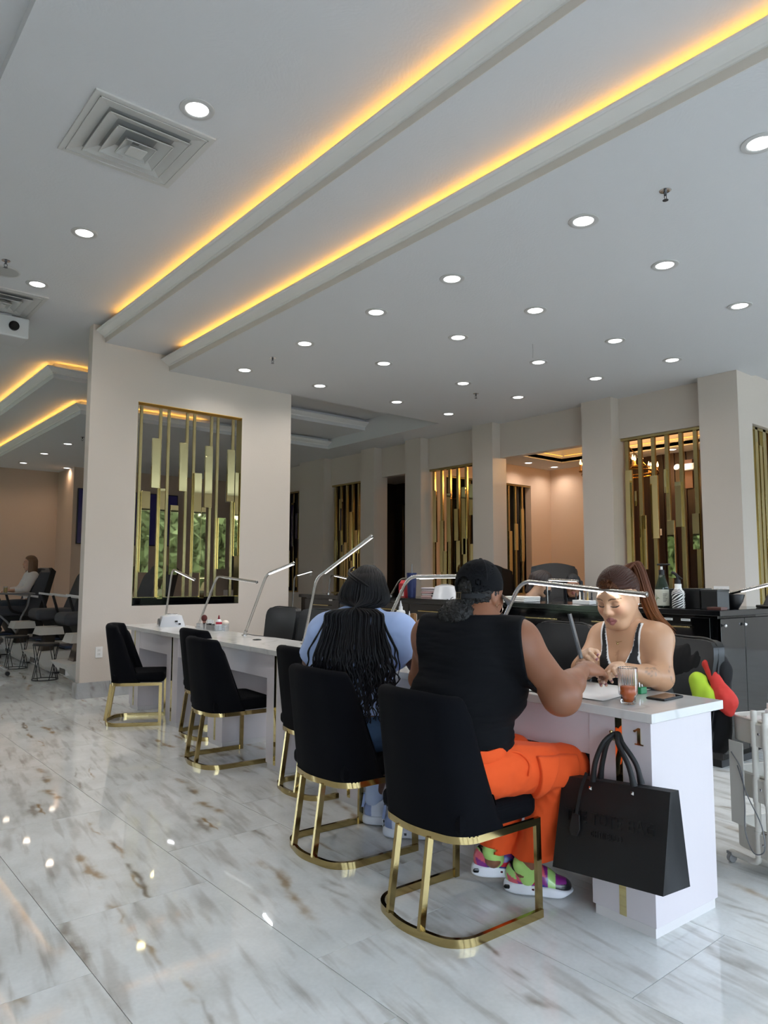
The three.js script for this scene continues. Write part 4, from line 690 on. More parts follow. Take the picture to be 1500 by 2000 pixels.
// ---- far worktop: silver nail lamp, cosmetics
function nailLamp(name, label, p, turn, body, k = 1) {
  const t = thing(name, label, 'nail lamp', p, turn);
  const g = hexa([[-0.115, 0.0, -0.1], [0.115, 0.0, -0.1], [-0.09, 0.085, -0.075], [0.085, 0.09, -0.075], [-0.115, 0, 0.1], [0.115, 0, 0.1], [-0.09, 0.085, 0.075], [0.085, 0.09, 0.075]], 10, (v, a, b, e) => { v.y += b * Math.sin(PI * a) * Math.sin(PI * e) * 0.02; const q = (2 * a - 1) ** 2 * (2 * e - 1) ** 2; v.x *= 1 - 0.1 * q; v.z *= 1 - 0.1 * q; });
  g.scale(k, k, k); obj('housing', toCreasedNormals(g, 0.5), body, t);
  const s = new THREE.Shape(); s.moveTo(-0.07 * k, 0); s.lineTo(-0.062 * k, 0.04 * k); s.quadraticCurveTo(0, 0.085 * k, 0.062 * k, 0.04 * k); s.lineTo(0.07 * k, 0);
  obj('opening', new THREE.ExtrudeGeometry(s, { depth: 0.012, bevelEnabled: false }).rotateY(-PI / 2).translate(-0.099 * k, 0.006, 0), C(0x303236, 0.4), t);
  obj('top_panel', box(0.09 * k, 0.004, 0.06 * k, 0.01, 0.103 * k, 0, 0.002), mSteel, t);
  obj('display', bb(0.02, 0.045, 0.045, 0.06, 0.088 * k, 0.1 * k), mBlackGloss, t);
  obj('vent', bb(0.055, 0.075, 0.02, 0.035, 0.09 * k, 0.102 * k), mBlack, t);
}
const mSilver = C(0xc9cacd, 0.28, 0.35);
nailLamp('nail_lamp', 'silver nail curing lamp on the far worktop', D(5.43, 0.3, 0.7905), RY - 0.25, mSilver, 1.15);
nailLamp('nail_lamp', 'white and silver nail curing lamp on the black counter', K(3.0, 0.24), RY + 0.75 + PI, mSilver, 1.4);
{
  const t = thing('cosmetics_organizer', 'clear tray of brushes and polish on the far worktop', 'organizer', D(4.78, 0.42, 0.7905), RY); obj('tray', [box(0.1, 0.05, 0.003, 0, 0, 0.2), box(0.1, 0.05, 0.003, 0, 0, -0.2), box(0.003, 0.05, 0.4, -0.05, 0, 0), box(0.003, 0.05, 0.4, 0.05, 0, 0), box(0.1, 0.003, 0.4, 0, 0, 0)], mAcrylic, t);
  const b = thing('makeup_brush', 'round dust brush with reddish bristles standing in the clear tray', 'brush', D(4.92, 0.42, 0.794), RY); obj('handle', cyl(0.009, 0.012, 0.05), mBlack, b); obj('ferrule', cyl(0.014, 0.016, 0.02, 0, 0.05, 0), C(0xb98070, 0.3, 0.8), b); obj('bristles', ball(0.028, 0, 0.095, 0, 1, 1.15, 1), C(0x5b2a28, 0.9), b);
  for (const [s, h, c, l] of [[4.83, 0.05, 0x111113, 'left black polish bottle in the clear tray'], [4.78, 0.055, 0x141416, 'middle black polish bottle in the clear tray'], [4.73, 0.05, 0x1a1a1c, 'right black polish bottle in the clear tray']]) { const q = thing('polish_bottle', l, 'bottle', D(s, 0.42, 0.794), RY); obj('body', box(0.03, h, 0.03, 0, 0, 0, 0.004), C(c, 0.2), q); obj('cap', cyl(0.01, 0.008, 0.035, 0, h, 0), C(0xdadada, 0.4), q); }
  const r = thing('squeeze_bottle', 'white squeeze bottle with a red band and red tip on the far worktop', 'bottle', D(4.62, 0.43, 0.794), RY); obj('body', lathe([[0, 0], [0.028, 0], [0.028, 0.08], [0.012, 0.1], [0, 0.1]]), mWhitePl, r); obj('band', cyl(0.0285, 0.0285, 0.02, 0, 0.055, 0), C(0xb0122e, 0.4), r); obj('tip', lathe([[0, 0], [0.011, 0], [0.004, 0.035], [0, 0.036]]).translate(0, 0.1, 0), C(0x7a1626, 0.4), r);
  const j = thing('cotton_jar', 'pale jar of cotton at the right of the clear tray', 'jar', D(4.48, 0.43, 0.794), RY); obj('jar', lathe([[0, 0], [0.03, 0], [0.031, 0.07], [0, 0.07]]), mAcrylic, j); obj('cotton', ball(0.03, 0, 0.075, 0, 1, 0.7, 1), C(0xe6d6c6, 0.95), j);
  const gm = one('cable_grommet', 'round black cable grommet set in the empty worktop', 'grommet', new THREE.TorusGeometry(0.03, 0.004, 8, 28).rotateX(PI / 2), mBlack); gm.position.set(...D(3.55, 0.26, 0.7915));
  const lc = one('cable', 'thin black lamp cable on the worktop by the leather chairs', 'cable', tube(curve([V(...D(4.0, 0.4, 0.8)), V(...D(3.93, 0.43, 0.794)), V(...D(3.78, 0.45, 0.794)), V(...D(3.6, 0.47, 0.796))], 20), 0.003, 6), mBlack);
}
// ---- on the black counter
{
  const k = (n, l, c, s, d, turn = RY) => thing(n, l, c, K(s, d, 1.0605), turn);
  const p = k('pump_bottle', 'dark green pump bottle with a cream label on the black counter', 'bottle', 0.5, 0.14, RY - PI / 2 + 0.4);
  obj('body', lathe([[0, 0], [0.038, 0], [0.04, 0.006], [0.04, 0.11], [0.036, 0.125], [0.02, 0.175], [0.018, 0.19], [0, 0.19]]), C(0x1e2f1d, 0.15, 0, { transmission: 0.3, thickness: 0.01 }), p);
  obj('label', new THREE.CylinderGeometry(0.0405, 0.0405, 0.095, 28, 1, true, -1.4, 2.8).translate(0, 0.058, 0), new THREE.MeshPhysicalMaterial({ map: canvasTex(256, 128, (c) => { c.fillStyle = '#cfccba'; c.fillRect(0, 0, 256, 128); c.strokeStyle = '#5c7040'; c.lineWidth = 3; for (let i = 0; i < 6; i++) { c.beginPath(); c.moveTo(50, 120); c.quadraticCurveTo(60, 80 - i * 6, 40 + i * 14, 30 + i * 9); c.stroke(); } c.fillStyle = '#444'; for (let i = 0; i < 6; i++) c.fillRect(150, 34 + i * 12, 60 - (i % 3) * 12, 4); }), roughness: 0.6, side: THREE.DoubleSide }), p);
  obj('pump', [cyl(0.016, 0.016, 0.03, 0, 0.19, 0), cyl(0.006, 0.006, 0.03, 0, 0.22, 0), box(0.075, 0.01, 0.016, 0.012, 0.247, 0, 0.004)], mBlack, p); obj('pump_stem', cyl(0.007, 0.007, 0.018, 0, 0.222, 0), mWhitePl, p); p.scale.setScalar(1.26);
  const zb = k('spray_bottle', 'white spray bottle printed with black zebra stripes', 'bottle', 0.33, 0.07);
  const zt = canvasTex(256, 256, (c) => { c.fillStyle = '#e9e7e2'; c.fillRect(0, 0, 256, 256); c.fillStyle = '#141414'; for (let j = -3; j < 12; j++) for (let q = 0; q < 2; q++) { c.beginPath(); const y = 110 + j * 14, x = q * 128; c.moveTo(x, y + 20); c.quadraticCurveTo(x + 60, y - 2, x + 118, y - 26); c.lineTo(x + 112, y - 18); c.quadraticCurveTo(x + 60, y + 8, x, y + 27); c.fill(); } c.fillStyle = '#e9e7e2'; c.fillRect(0, 0, 256, 92); c.fillRect(0, 226, 256, 30); });
  obj('body', lathe([[0, 0], [0.034, 0], [0.037, 0.005], [0.037, 0.03], [0.035, 0.05], [0.038, 0.085], [0.034, 0.1], [0.022, 0.112], [0.019, 0.125], [0.02, 0.14], [0.016, 0.144], [0, 0.144]], 40), new THREE.MeshPhysicalMaterial({ map: zt, roughness: 0.4, side: THREE.DoubleSide }), zb);
  obj('spray_head', [cyl(0.018, 0.014, 0.025, 0, 0.144, 0), tube(curve([V(0, 0.165, 0), V(0, 0.19, -0.004), V(0, 0.205, -0.02), V(0, 0.212, -0.036)], 10), 0.009, 10), tube([V(0, 0.19, 0.004), V(0, 0.172, 0.026)], 0.005, 8)], mBlack, zb); zb.scale.setScalar(1.22);
  const ob = k('lotion_bottle', 'small white bottle with an orange dot beside the green pump bottle', 'bottle', 0.59, 0.1); obj('body', lathe([[0, 0], [0.022, 0], [0.023, 0.005], [0.023, 0.08], [0.01, 0.095], [0.01, 0.12], [0, 0.12]]), C(0xd6dce6, 0.3), ob); obj('dot', new THREE.SphereGeometry(0.009, 12, 8).scale(0.3, 1, 1).translate(-0.0215, 0.03, 0.004), C(0xd58a2a, 0.5), ob);
  const wb = k('nozzle_bottle', 'tall white nozzle bottle behind the ponytail', 'bottle', 0.65, 0.2); obj('body', lathe([[0, 0], [0.024, 0], [0.025, 0.006], [0.025, 0.11], [0.012, 0.13], [0, 0.13]]), mWhitePl, wb); obj('nozzle', lathe([[0.01, 0], [0.009, 0.03], [0.004, 0.06], [0, 0.06]]).translate(0, 0.13, 0), mWhitePl, wb);
  const boxes = [[0.265, 0.21, 0.13, 0.135, 0.15, 'wide black box behind the zebra bottle on the counter'], [0.105, 0.16, 0.12, 0.13, 0.15, 'square black box at the right end of the counter'], [0.46, 0.34, 0.16, 0.13, 0.12, 'black box behind the green pump bottle']];
  for (const [s, d, w, h, dp, l] of boxes) { const b = k('black_box', l, 'box', s, d, RY - 0.05); obj('case', box(dp, h, w, 0, 0, 0, 0.003), C(0x0b0b0c, 0.35), b); obj('lid', box(dp + 0.006, 0.014, w + 0.006, 0, h - 0.006, 0, 0.003), C(0x151517, 0.3), b); }
  const bo = k('black_bowl', 'black tilted bowl beside the black boxes', 'bowl', 0.06, 0.33, RY); obj('bowl', lathe([[0, 0], [0.03, 0], [0.06, 0.05], [0.075, 0.1], [0.07, 0.102], [0.055, 0.05], [0.025, 0.008], [0, 0.008]]), C(0x121214, 0.3), bo); obj('foot', cyl(0.03, 0.03, 0.006, 0, 0, 0), mBlack, bo);
  const wd = k('wood_block', 'reddish wooden block on the counter corner', 'block', 0.03, 0.04, RY); obj('block', box(0.09, 0.02, 0.1, 0, 0, 0, 0.003), C(0x4a231b, 0.45), wd); 
  // polish rack
  const rk = k('polish_rack', 'small white rack of nail polish on the counter', 'rack', 1.19, 0.12); obj('tray', box(0.09, 0.035, 0.17, 0, 0, 0, 0.004), mWhitePl, rk);
  for (let i = 0; i < 8; i++) { const b = thing('nail_polish', ['black-capped', 'gold-capped', 'white-capped', 'amber-capped', 'grey-capped', 'beige-capped', 'brass-capped', 'dark-capped'][i] + ' polish bottle in the small white rack', 'bottle', K(1.255 - 0.019 * i, 0.1 + 0.03 * (i % 2), 1.0955), RY); obj('body', cyl(0.008, 0.007, 0.025), C([0x1a1a1c, 0xcaa24a, 0xe8e6e0, 0xb8860b, 0x888a90, 0xd8c39a, 0xc2a050, 0x2a2022][i], 0.25), b); obj('cap', cyl(0.006, 0.005, 0.032 + 0.006 * (i % 3), 0, 0.025, 0), C([0x111111, 0xb28a3a, 0xf0efec, 0x9c7a2a, 0x9a9a9e, 0xcdb98c, 0xa98a45, 0x191516][i], 0.3), b); }
  const tw = k('towel_stack', 'folded white towels beside the black cap on the counter', 'towel', 1.95, 0.2, RY); for (let i = 0; i < 3; i++) obj('folded_towel', box(0.22, 0.016, 0.28, 0.003 * i, 0.0155 * i, 0, 0.0075, 4), C(0xd9d6d0, 0.95), tw);
  const tu = k('tumbler', 'tall dark blue tumbler with a grey straw on the counter', 'tumbler', 3.5, 0.2); obj('cup', lathe([[0, 0], [0.042, 0], [0.044, 0.004], [0.056, 0.262], [0.053, 0.265], [0.038, 0.01]]), C(0x1f2a55, 0.3, 0.2), tu); obj('lid', cyl(0.053, 0.053, 0.006, 0, 0.25, 0), C(0x1a2348, 0.3), tu); obj('straw', tube([V(0, 0.05, 0), V(0.004, 0.36, 0)], 0.005, 8), C(0x777a80, 0.3), tu);
  const rb = k('red_carton', 'red and white carton left of the dark blue tumbler', 'carton', 3.66, 0.22, RY + 0.1); obj('carton', box(0.06, 0.15, 0.1, 0, 0, 0, 0.003), new THREE.MeshPhysicalMaterial({ color: 0xa31b26, roughness: 0.45 }), rb); obj('top', hexa([[-0.03, 0.15, -0.035], [0.03, 0.15, -0.035], [-0.003, 0.185, -0.035], [0.003, 0.185, -0.035], [-0.03, 0.15, 0.035], [0.03, 0.15, 0.035], [-0.003, 0.185, 0.035], [0.003, 0.185, 0.035]], 1), C(0xc23a42, 0.45), rb); obj('white_panel', bb(-0.0315, -0.03, 0.01, 0.08, -0.03, 0.03), C(0xd8cfcf, 0.5), rb);
  const pr = k('paper_stack', 'stack of pink and white papers behind the tumbler', 'papers', 3.36, 0.4, RY + 0.05); for (let i = 0; i < 5; i++) obj('folder', box(0.2, 0.018, 0.2 - 0.01 * (i % 2), 0.004 * (i % 2), 0.022 * i, 0, 0.003), C([0xc9a7a4, 0xd9d2d0, 0xc4a09e, 0xd0c6c6, 0xbfb6b8][i], 0.7), pr);
  const pb = k('pink_box', 'pale pink box behind the white nail lamp', 'box', 2.7, 0.42, RY); obj('box', box(0.12, 0.08, 0.2, 0, 0, 0, 0.003), C(0xd2aeb0, 0.6), pb); obj('lid', box(0.124, 0.02, 0.204, 0, 0.066, 0, 0.003), C(0xd9babb, 0.6), pb);
  const rt = k('red_tipped_bottle', 'small bottle with a red tip near the far end of the counter', 'bottle', 4.62, 0.3); obj('body', cyl(0.02, 0.018, 0.08), mWhitePl, rt); obj('tip', lathe([[0, 0], [0.02, 0], [0.024, 0.02], [0.006, 0.06], [0, 0.06]]).translate(0, 0.08, 0), C(0xb52a33, 0.4), rt);
  const tb = k('tablet', 'tablet leaning on a black stand at the right edge of the counter', 'tablet', -0.02, 0.72, RY - 0.5); obj('stand', [box(0.14, 0.02, 0.16, 0, 0, 0, 0.008)], mBlack, tb); obj('screen', box(0.01, 0.17, 0.22, 0, 0, 0, 0.003).rotateZ(-0.5).translate(0.02, 0.018, 0), C(0x1b1b1e, 0.2), tb); obj('bezel', box(0.004, 0.176, 0.226, 0, 0, 0, 0.002).rotateZ(-0.5).translate(0.028, 0.016, 0), mChrome, tb);
  // counter lamps used by the technicians behind
  lamp('counter lamp with a bright bar reaching over the zebra bottle', OC, [[0.16, 0.33, 1.062], [0.12, 0.33, 1.16], [-0.33, 0.22, 1.262]], 0.3, true, 1, 0.4);
  lamp('counter lamp whose bright bar shows behind the technician’s lamp', OC, [[2.1, 0.75, 0.9], [2.06, 0.7, 1.262], [1.62, 0.6, 1.25]], 0.06, true, 1, 0.4);
  lamp('counter lamp with a short bright bar beside the dark blue tumbler', OC, [[4.0, 0.3, 1.062], [3.82, 0.3, 1.262], [3.25, 0.3, 1.272]], 0.6, true, 1, 0.3);
  lamp('far counter lamp with a drooping bright bar left of the braids', OC, [[5.3, 0.3, 1.062], [5.25, 0.3, 1.31], [4.6, 0.3, 1.23]], 0.15, true, 1, 0.3);
  lamp('lamp with a bright bar in front of the far column, beside the partition', [5.6, -8.6], [[0.1, 0, 0.79], [0.05, 0, 1.29], [-0.42, 0, 1.36]], 0.2, true, 1, 0.3);
}
{
  const t = thing('side_desk', 'small white desk with a black drawer unit glimpsed past the partition end', 'desk', [5.55, 0, -8.75], 0);
  obj('top', bb(-0.25, 0.4, 0.755, 0.79, -0.5, 0.45, 0.003), mQuartz, t); obj('drawer_unit', bb(-0.2, 0.36, 0, 0.755, -0.45, 0.4, 0.004), mBlackGloss, t); obj('handle', bb(-0.215, -0.205, 0.6, 0.61, -0.2, 0.2), mGoldSoft, t);
}
// ---- wall fittings
function outlet(l, p, turn, toggles) {
  const t = thing(toggles ? 'light_switch' : 'wall_outlet', l, toggles ? 'switch' : 'outlet', p, turn);
  obj('cover_plate', box(0.075 + (toggles ? 0.05 * (toggles - 1) : 0), 0.115, 0.006, 0, 0, 0.003, 0.002), mWhitePl, t);
  if (toggles) for (let i = 0; i < toggles; i++) obj('rocker', box(0.032, 0.066, 0.004, (i - (toggles - 1) / 2) * 0.046, 0.024, 0.007, 0.001), C(0xd8d6d2, 0.35), t);
  else for (const y of [0.022, 0.064]) { const s = obj('socket', box(0.034, 0.03, 0.003, 0, y, 0.0065, 0.001), C(0xdcdad6, 0.35), t); obj('slot', [box(0.002, 0.009, 0.002, -0.006, y + 0.012, 0.0078), box(0.002, 0.009, 0.002, 0.006, y + 0.012, 0.0078)], mBlack, s); }
}
outlet('white wall outlet low on the partition behind the farthest velvet chair', [2.665, 0.415, ZW + 0.001], 0, 0);
outlet('white switch plate on the wide column above the black boxes', [XB - 0.001, 1.07, -3.86], TB, 3);
outlet('white outlet on the column beside the far counter lamp', [XB - 0.001, 1.3, -12.2], TB, 0);
outlet('pinkish switch plate on the dark panelling seen between gold slats', [11.82, 2.02, -6.54], TB, 1);
// ---- ceiling fittings
function diffuser(l, x, z, w) {
  const t = thing('air_vent', l, 'vent', [x, UP, z], 0), mv = C(0xc2c1bd, 0.45);
  const ring = (a, b, y0, y1, y2) => { const f = (r, y) => [[-r, y, -r], [r, y, -r], [r, y, r], [-r, y, r]], A = f(a, y0), B = f(b, y1), pos = []; for (let i = 0; i < 4; i++) { const p = A[i], q = A[(i + 1) % 4], r = B[(i + 1) % 4], s = B[i]; pos.push(...p, ...q, ...r, ...p, ...r, ...s); const up = (v) => [v[0] * 0.985, v[1] + 0.006, v[2] * 0.985]; const P = up(p), Q = up(q), Rr = up(r), S = up(s); pos.push(...P, ...Rr, ...Q, ...P, ...S, ...Rr); } const g = new THREE.BufferGeometry(); g.setAttribute('position', new THREE.Float32BufferAttribute(pos, 3)); g.computeVertexNormals(); return g; };
  const h = w / 2;
  obj('frame', [bb(-h, h, -0.012, 0, -h, -h + 0.035), bb(-h, h, -0.012, 0, h - 0.035, h), bb(-h, -h + 0.035, -0.012, 0, -h + 0.035, h - 0.035), bb(h - 0.035, h, -0.012, 0, -h + 0.035, h - 0.035)], mv, t);
  obj('duct_plate', bb(-h + 0.03, h - 0.03, -0.003, -0.001, -h + 0.03, h - 0.03), C(0x9a9a98, 0.8), t);
  const n = 4, st = (h - 0.05) / 4.1;
  for (let i = 0; i < n; i++) { const r = h - 0.035 - st * i; obj('louver', ring(r, r - st * 1.02, -0.014 - 0.014 * i, -0.003, 0), mv, t); obj('louver_lip', (() => { const k = r - st * 0.02, y = -0.014 - 0.014 * i; return merge([bb(-k, k, y - 0.004, y, -k, -k + 0.006), bb(-k, k, y - 0.004, y, k - 0.006, k), bb(-k, -k + 0.006, y - 0.004, y, -k, k), bb(k - 0.006, k, y - 0.004, y, -k, k)]); })(), mv, t); }
  obj('centre_plate', bb(-st * 0.7, st * 0.7, -0.07, -0.064, -st * 0.7, st * 0.7, 0.01), mv, t);
}
diffuser('large square air vent in the upper ceiling beside a downlight', 1.58, -4.35, 0.74);
diffuser('square air vent half out of frame by the ceiling speaker', 1.52, -7.8, 0.74);
diffuser('air vent in the ceiling past the partition, above the crown end', 8.12, -9.85, 0.5);
function sprinkler(l, x, y, z) { const t = thing('sprinkler', l, 'sprinkler', [x, y, z], 0, 'ceiling sprinklers'); obj('escutcheon', lathe([[0.014, -0.002], [0.034, -0.002], [0.036, 0], [0.012, 0.002]], 24), mChrome, t); obj('body', [cyl(0.008, 0.01, 0.03, 0, -0.032, 0), tube([V(-0.011, -0.03, 0), V(-0.013, -0.048, 0), V(0, -0.06, 0), V(0.013, -0.048, 0), V(0.011, -0.03, 0)], 0.0025, 6), cyl(0.018, 0.018, 0.002, 0, -0.064, 0, 12)], C(0x55565a, 0.35, 0.8), t); }
sprinkler('sprinkler head between the first and second lights of the cove row', 4.06, LOW, -2.14); sprinkler('sprinkler head near the partition end of the cove row', 4.0, LOW, -6.67); sprinkler('small sprinkler head near the back wall', 6.83, LOW, -6.28); sprinkler('sprinkler head beside the ceiling speaker', 1.36, UP, -6.78); sprinkler('sprinkler head in the pedicure ceiling', 3.87, LOW, -12.7);
{
  const t = thing('ceiling_speaker', 'round white ceiling speaker at the left edge', 'speaker', [1.4, UP, -7.03], 0); obj('rim', lathe([[0.115, -0.001], [0.118, -0.008], [0.13, -0.009], [0.134, -0.001]], 40), C(0xbdbcb9, 0.4), t); obj('grille', lathe([[0, -0.012], [0.06, -0.011], [0.116, -0.005]], 40), C(0xa9a8a5, 0.7), t);
  const p = thing('projector', 'white boxy projector hanging from the ceiling at the left edge', 'projector', [1.62, 3.76, -8.25], 0); obj('housing', box(0.5, 0.22, 0.4, 0, 0, 0, 0.02, 3), C(0xc4c4c4, 0.4), p); obj('mount', [box(0.2, 0.05, 0.2, 0, 0.22, 0, 0.01)], mWhitePl, p); obj('lens', cyl(0.05, 0.05, 0.02).rotateX(PI / 2).translate(0.1, 0.11, 0.2), mBlackGloss, p);
  const w = one('hanging_wire', 'thin loose wire hanging from the low ceiling', 'wire', tube(curve([V(5.786, LOW, -4.53), V(5.79, LOW - 0.07, -4.53), V(5.784, LOW - 0.15, -4.53)], 8), 0.0018, 5), mGrey);
}
// ================================================================ PEOPLE
const skinM = (rough = 0.5) => new THREE.MeshPhysicalMaterial({ vertexColors: true, roughness: rough, sheen: 0.15, sheenColor: new THREE.Color(0xffd8c0), sheenRoughness: 0.5, side: THREE.DoubleSide });
const lin = (hex) => { const c = new THREE.Color(hex); return [c.r, c.g, c.b]; };
const mixc = (a, b, t) => [lerp(a[0], b[0], t), lerp(a[1], b[1], t), lerp(a[2], b[2], t)];
// bones: ['c', a, b, ra, rb, k] tapered capsule; ['e', centre, radii, facing angle, k] ellipsoid turned about y (local x = facing, local z = its right)
function field(bones) {
  const B = bones.map((b) => { if (b[0] === 'c') { const [, p, q, r, s, k = 0.03] = b; return { f: (x, y, z) => capD(x, y, z, p, q, r, s), k }; } const [, c, r, a = 0, k = 0.04] = b, ca = Math.cos(a), sa = Math.sin(a); return { f: (x, y, z) => { const dx = x - c[0], dz = z - c[2]; return ellD(dx * ca + dz * sa, y - c[1], -dx * sa + dz * ca, [0, 0, 0], r); }, k }; });
  return (x, y, z) => { let d = B[0].f(x, y, z); for (let i = 1; i < B.length; i++) d = smin(d, B[i].f(x, y, z), B[i].k); return d; };
}
function bounds(bones, pad = 0.03) { const lo = [9, 9, 9], hi = [-9, -9, -9]; for (const b of bones) { const P = b[0] === 'c' ? [[b[1], b[3]], [b[2], b[4]]] : [[b[1], Math.max(b[2][0], b[2][2])]]; for (const [p, r0] of P) for (let i = 0; i < 3; i++) { const r = b[0] === 'e' && i === 1 ? b[2][1] : r0; lo[i] = Math.min(lo[i], p[i] - r - pad); hi[i] = Math.max(hi[i], p[i] + r + pad); } } return [lo, hi]; }
const FWD = (a) => [Math.cos(a), 0, Math.sin(a)], RGT = (a) => [-Math.sin(a), 0, Math.cos(a)];
const add3 = (p, ...vs) => vs.reduce((q, [v, s]) => [q[0] + v[0] * s, q[1] + v[1] * s, q[2] + v[2] * s], p);
// ---- head: built facing +z, y up, origin at mid-head, then posed
function headField(o) {
  const w = o.width ?? 1;
  const neckEnd = o.neck ?? [0, -0.17, -0.045];
  const bones = [
    ['e', [0, 0.035, -0.012], [0.074 * w, 0.088, 0.093], 0, 0.03], ['e', [0, -0.03, 0.026], [0.06 * w, 0.078, 0.066], 0, 0.04],
    ['c', [-0.018, -0.098, 0.062], [0.018, -0.098, 0.062], 0.016, 0.016, 0.045], ['c', [-0.054 * w, -0.03, 0.0], [-0.03, -0.092, 0.045], 0.018, 0.014, 0.04], ['c', [0.054 * w, -0.03, 0.0], [0.03, -0.092, 0.045], 0.018, 0.014, 0.04],
    ['e', [-0.036 * w, -0.028, 0.062], [0.024, 0.024, 0.02], 0, 0.03], ['e', [0.036 * w, -0.028, 0.062], [0.024, 0.024, 0.02], 0, 0.03],
    ['c', [-0.035, 0.026, 0.076], [0.035, 0.026, 0.076], 0.01, 0.01, 0.03],
    ['c', [0, 0.016, 0.087], [0, -0.022, 0.104], 0.0075, 0.011, 0.016], ['e', [0, -0.029, 0.104], [0.0125, 0.0095, 0.011], 0, 0.012], ['e', [-0.0125, -0.032, 0.094], [0.0085, 0.008, 0.01], 0, 0.009], ['e', [0.0125, -0.032, 0.094], [0.0085, 0.008, 0.01], 0, 0.009],
    ['c', [0, -0.055, -0.02], neckEnd, 0.05, o.neckR ?? 0.054, 0.04],
  ];
  const base = field(bones);
  const lips = field([['c', [-0.021, -0.0655, 0.081], [0, -0.0605, 0.0885], 0.004, 0.0075, 0.01], ['c', [0.021, -0.0655, 0.081], [0, -0.0605, 0.0885], 0.004, 0.0075, 0.01], ['c', [-0.018, -0.0705, 0.081], [0, -0.0755, 0.0865], 0.004, 0.0088, 0.008], ['c', [0.018, -0.0705, 0.081], [0, -0.0755, 0.0865], 0.004, 0.0088, 0.008]]);
  const ear = (s) => field([['e', [s * 0.076 * w, 0.0, -0.012], [0.009, 0.031, 0.019], 0, 0.01], ['e', [s * 0.077 * w, -0.026, -0.006], [0.007, 0.012, 0.01], 0, 0.01]]);
  const eL = ear(-1), eR = ear(1);
  const f = (x, y, z) => {
    let d = base(x, y, z);
    for (const s of [-1, 1]) { d = smax(d, -ellD(x, y, z, [s * 0.031, 0.006, 0.098], [0.017, 0.012, 0.015]), 0.014); d = smin(d, ellD(x, y, z, [s * 0.0305, 0.004, 0.0715], [0.0158, 0.0125, 0.0145]), 0.004); }
    d = smin(d, lips(x, y, z), 0.008);
    d = smax(d, -capD(x, y, z, [-0.02, -0.0685, 0.0925], [0.02, -0.0685, 0.0925], 0.0016, 0.0016), 0.004);
    const el = Math.min(eL(x, y, z), eR(x, y, z)); d = smin(d, el, 0.008);
    d = smax(d, -Math.min(ellD(x, y, z, [-0.086 * w, 0.002, -0.008], [0.007, 0.02, 0.01]), ellD(x, y, z, [0.086 * w, 0.002, -0.008], [0.007, 0.02, 0.01])), 0.006);
    return d;
  };
  const color = (x, y, z) => {
    let c = o.skin;
    const ax = Math.abs(x);
    const blush = Math.exp(-(((ax - 0.04) / 0.018) ** 2 + ((y + 0.026) / 0.02) ** 2)) * (z > 0.03 ? 1 : 0); c = mixc(c, o.blush ?? mixc(o.skin, [0.55, 0.16, 0.12], 0.4), blush * 0.5);
    if (z > 0.055) {
      if (lips(x, y, z) < 0.0022 && y > -0.087 && y < -0.052) c = mixc(c, o.lip ?? [0.36, 0.12, 0.12], 0.85);
      const by = 0.0235 + 0.006 * (1 - ((ax - 0.034) / 0.02) ** 2); if (ax > 0.013 && ax < 0.056 && Math.abs(y - by) < 0.0036 * (1.15 - ax / 0.075)) c = mixc(c, o.brow ?? [0.03, 0.018, 0.012], 0.85);
      const ly = (o.lidLine ?? -0.0035) - 0.0035 * (1 - ((ax - 0.031) / 0.016) ** 2); if (Math.abs(ax - 0.031) < 0.0165 && Math.abs(y - ly) < 0.0022) c = mixc(c, [0.012, 0.008, 0.008], 0.92);
      else if (Math.abs(ax - 0.031) < 0.015 && y > ly && y < 0.013) c = mixc(c, o.lidTone ?? mixc(o.skin, [0.12, 0.06, 0.05], 0.5), 0.5);
      if (Math.hypot((ax - 0.008) / 0.004, (y + 0.0385) / 0.0026) < 1) c = mixc(c, [0.05, 0.02, 0.015], 0.8);
    }
    return c;
  };
  return { f, color };
}
function poseM(p, yaw, pitch = 0, roll = 0, s = 1) { return new THREE.Matrix4().compose(V(...p), new THREE.Quaternion().setFromEuler(new THREE.Euler(pitch, yaw, roll, 'YXZ')), V(s, s, s)); }   // yaw 0 looks along +z, positive towards +x
function headGeo(o, M, cell = 0.0032) { const h = headField(o), g = sdfMesh(h.f, [-0.1, -0.19, -0.13], [0.1, 0.13, 0.13], cell, h.color); g.applyMatrix4(M); return g; }
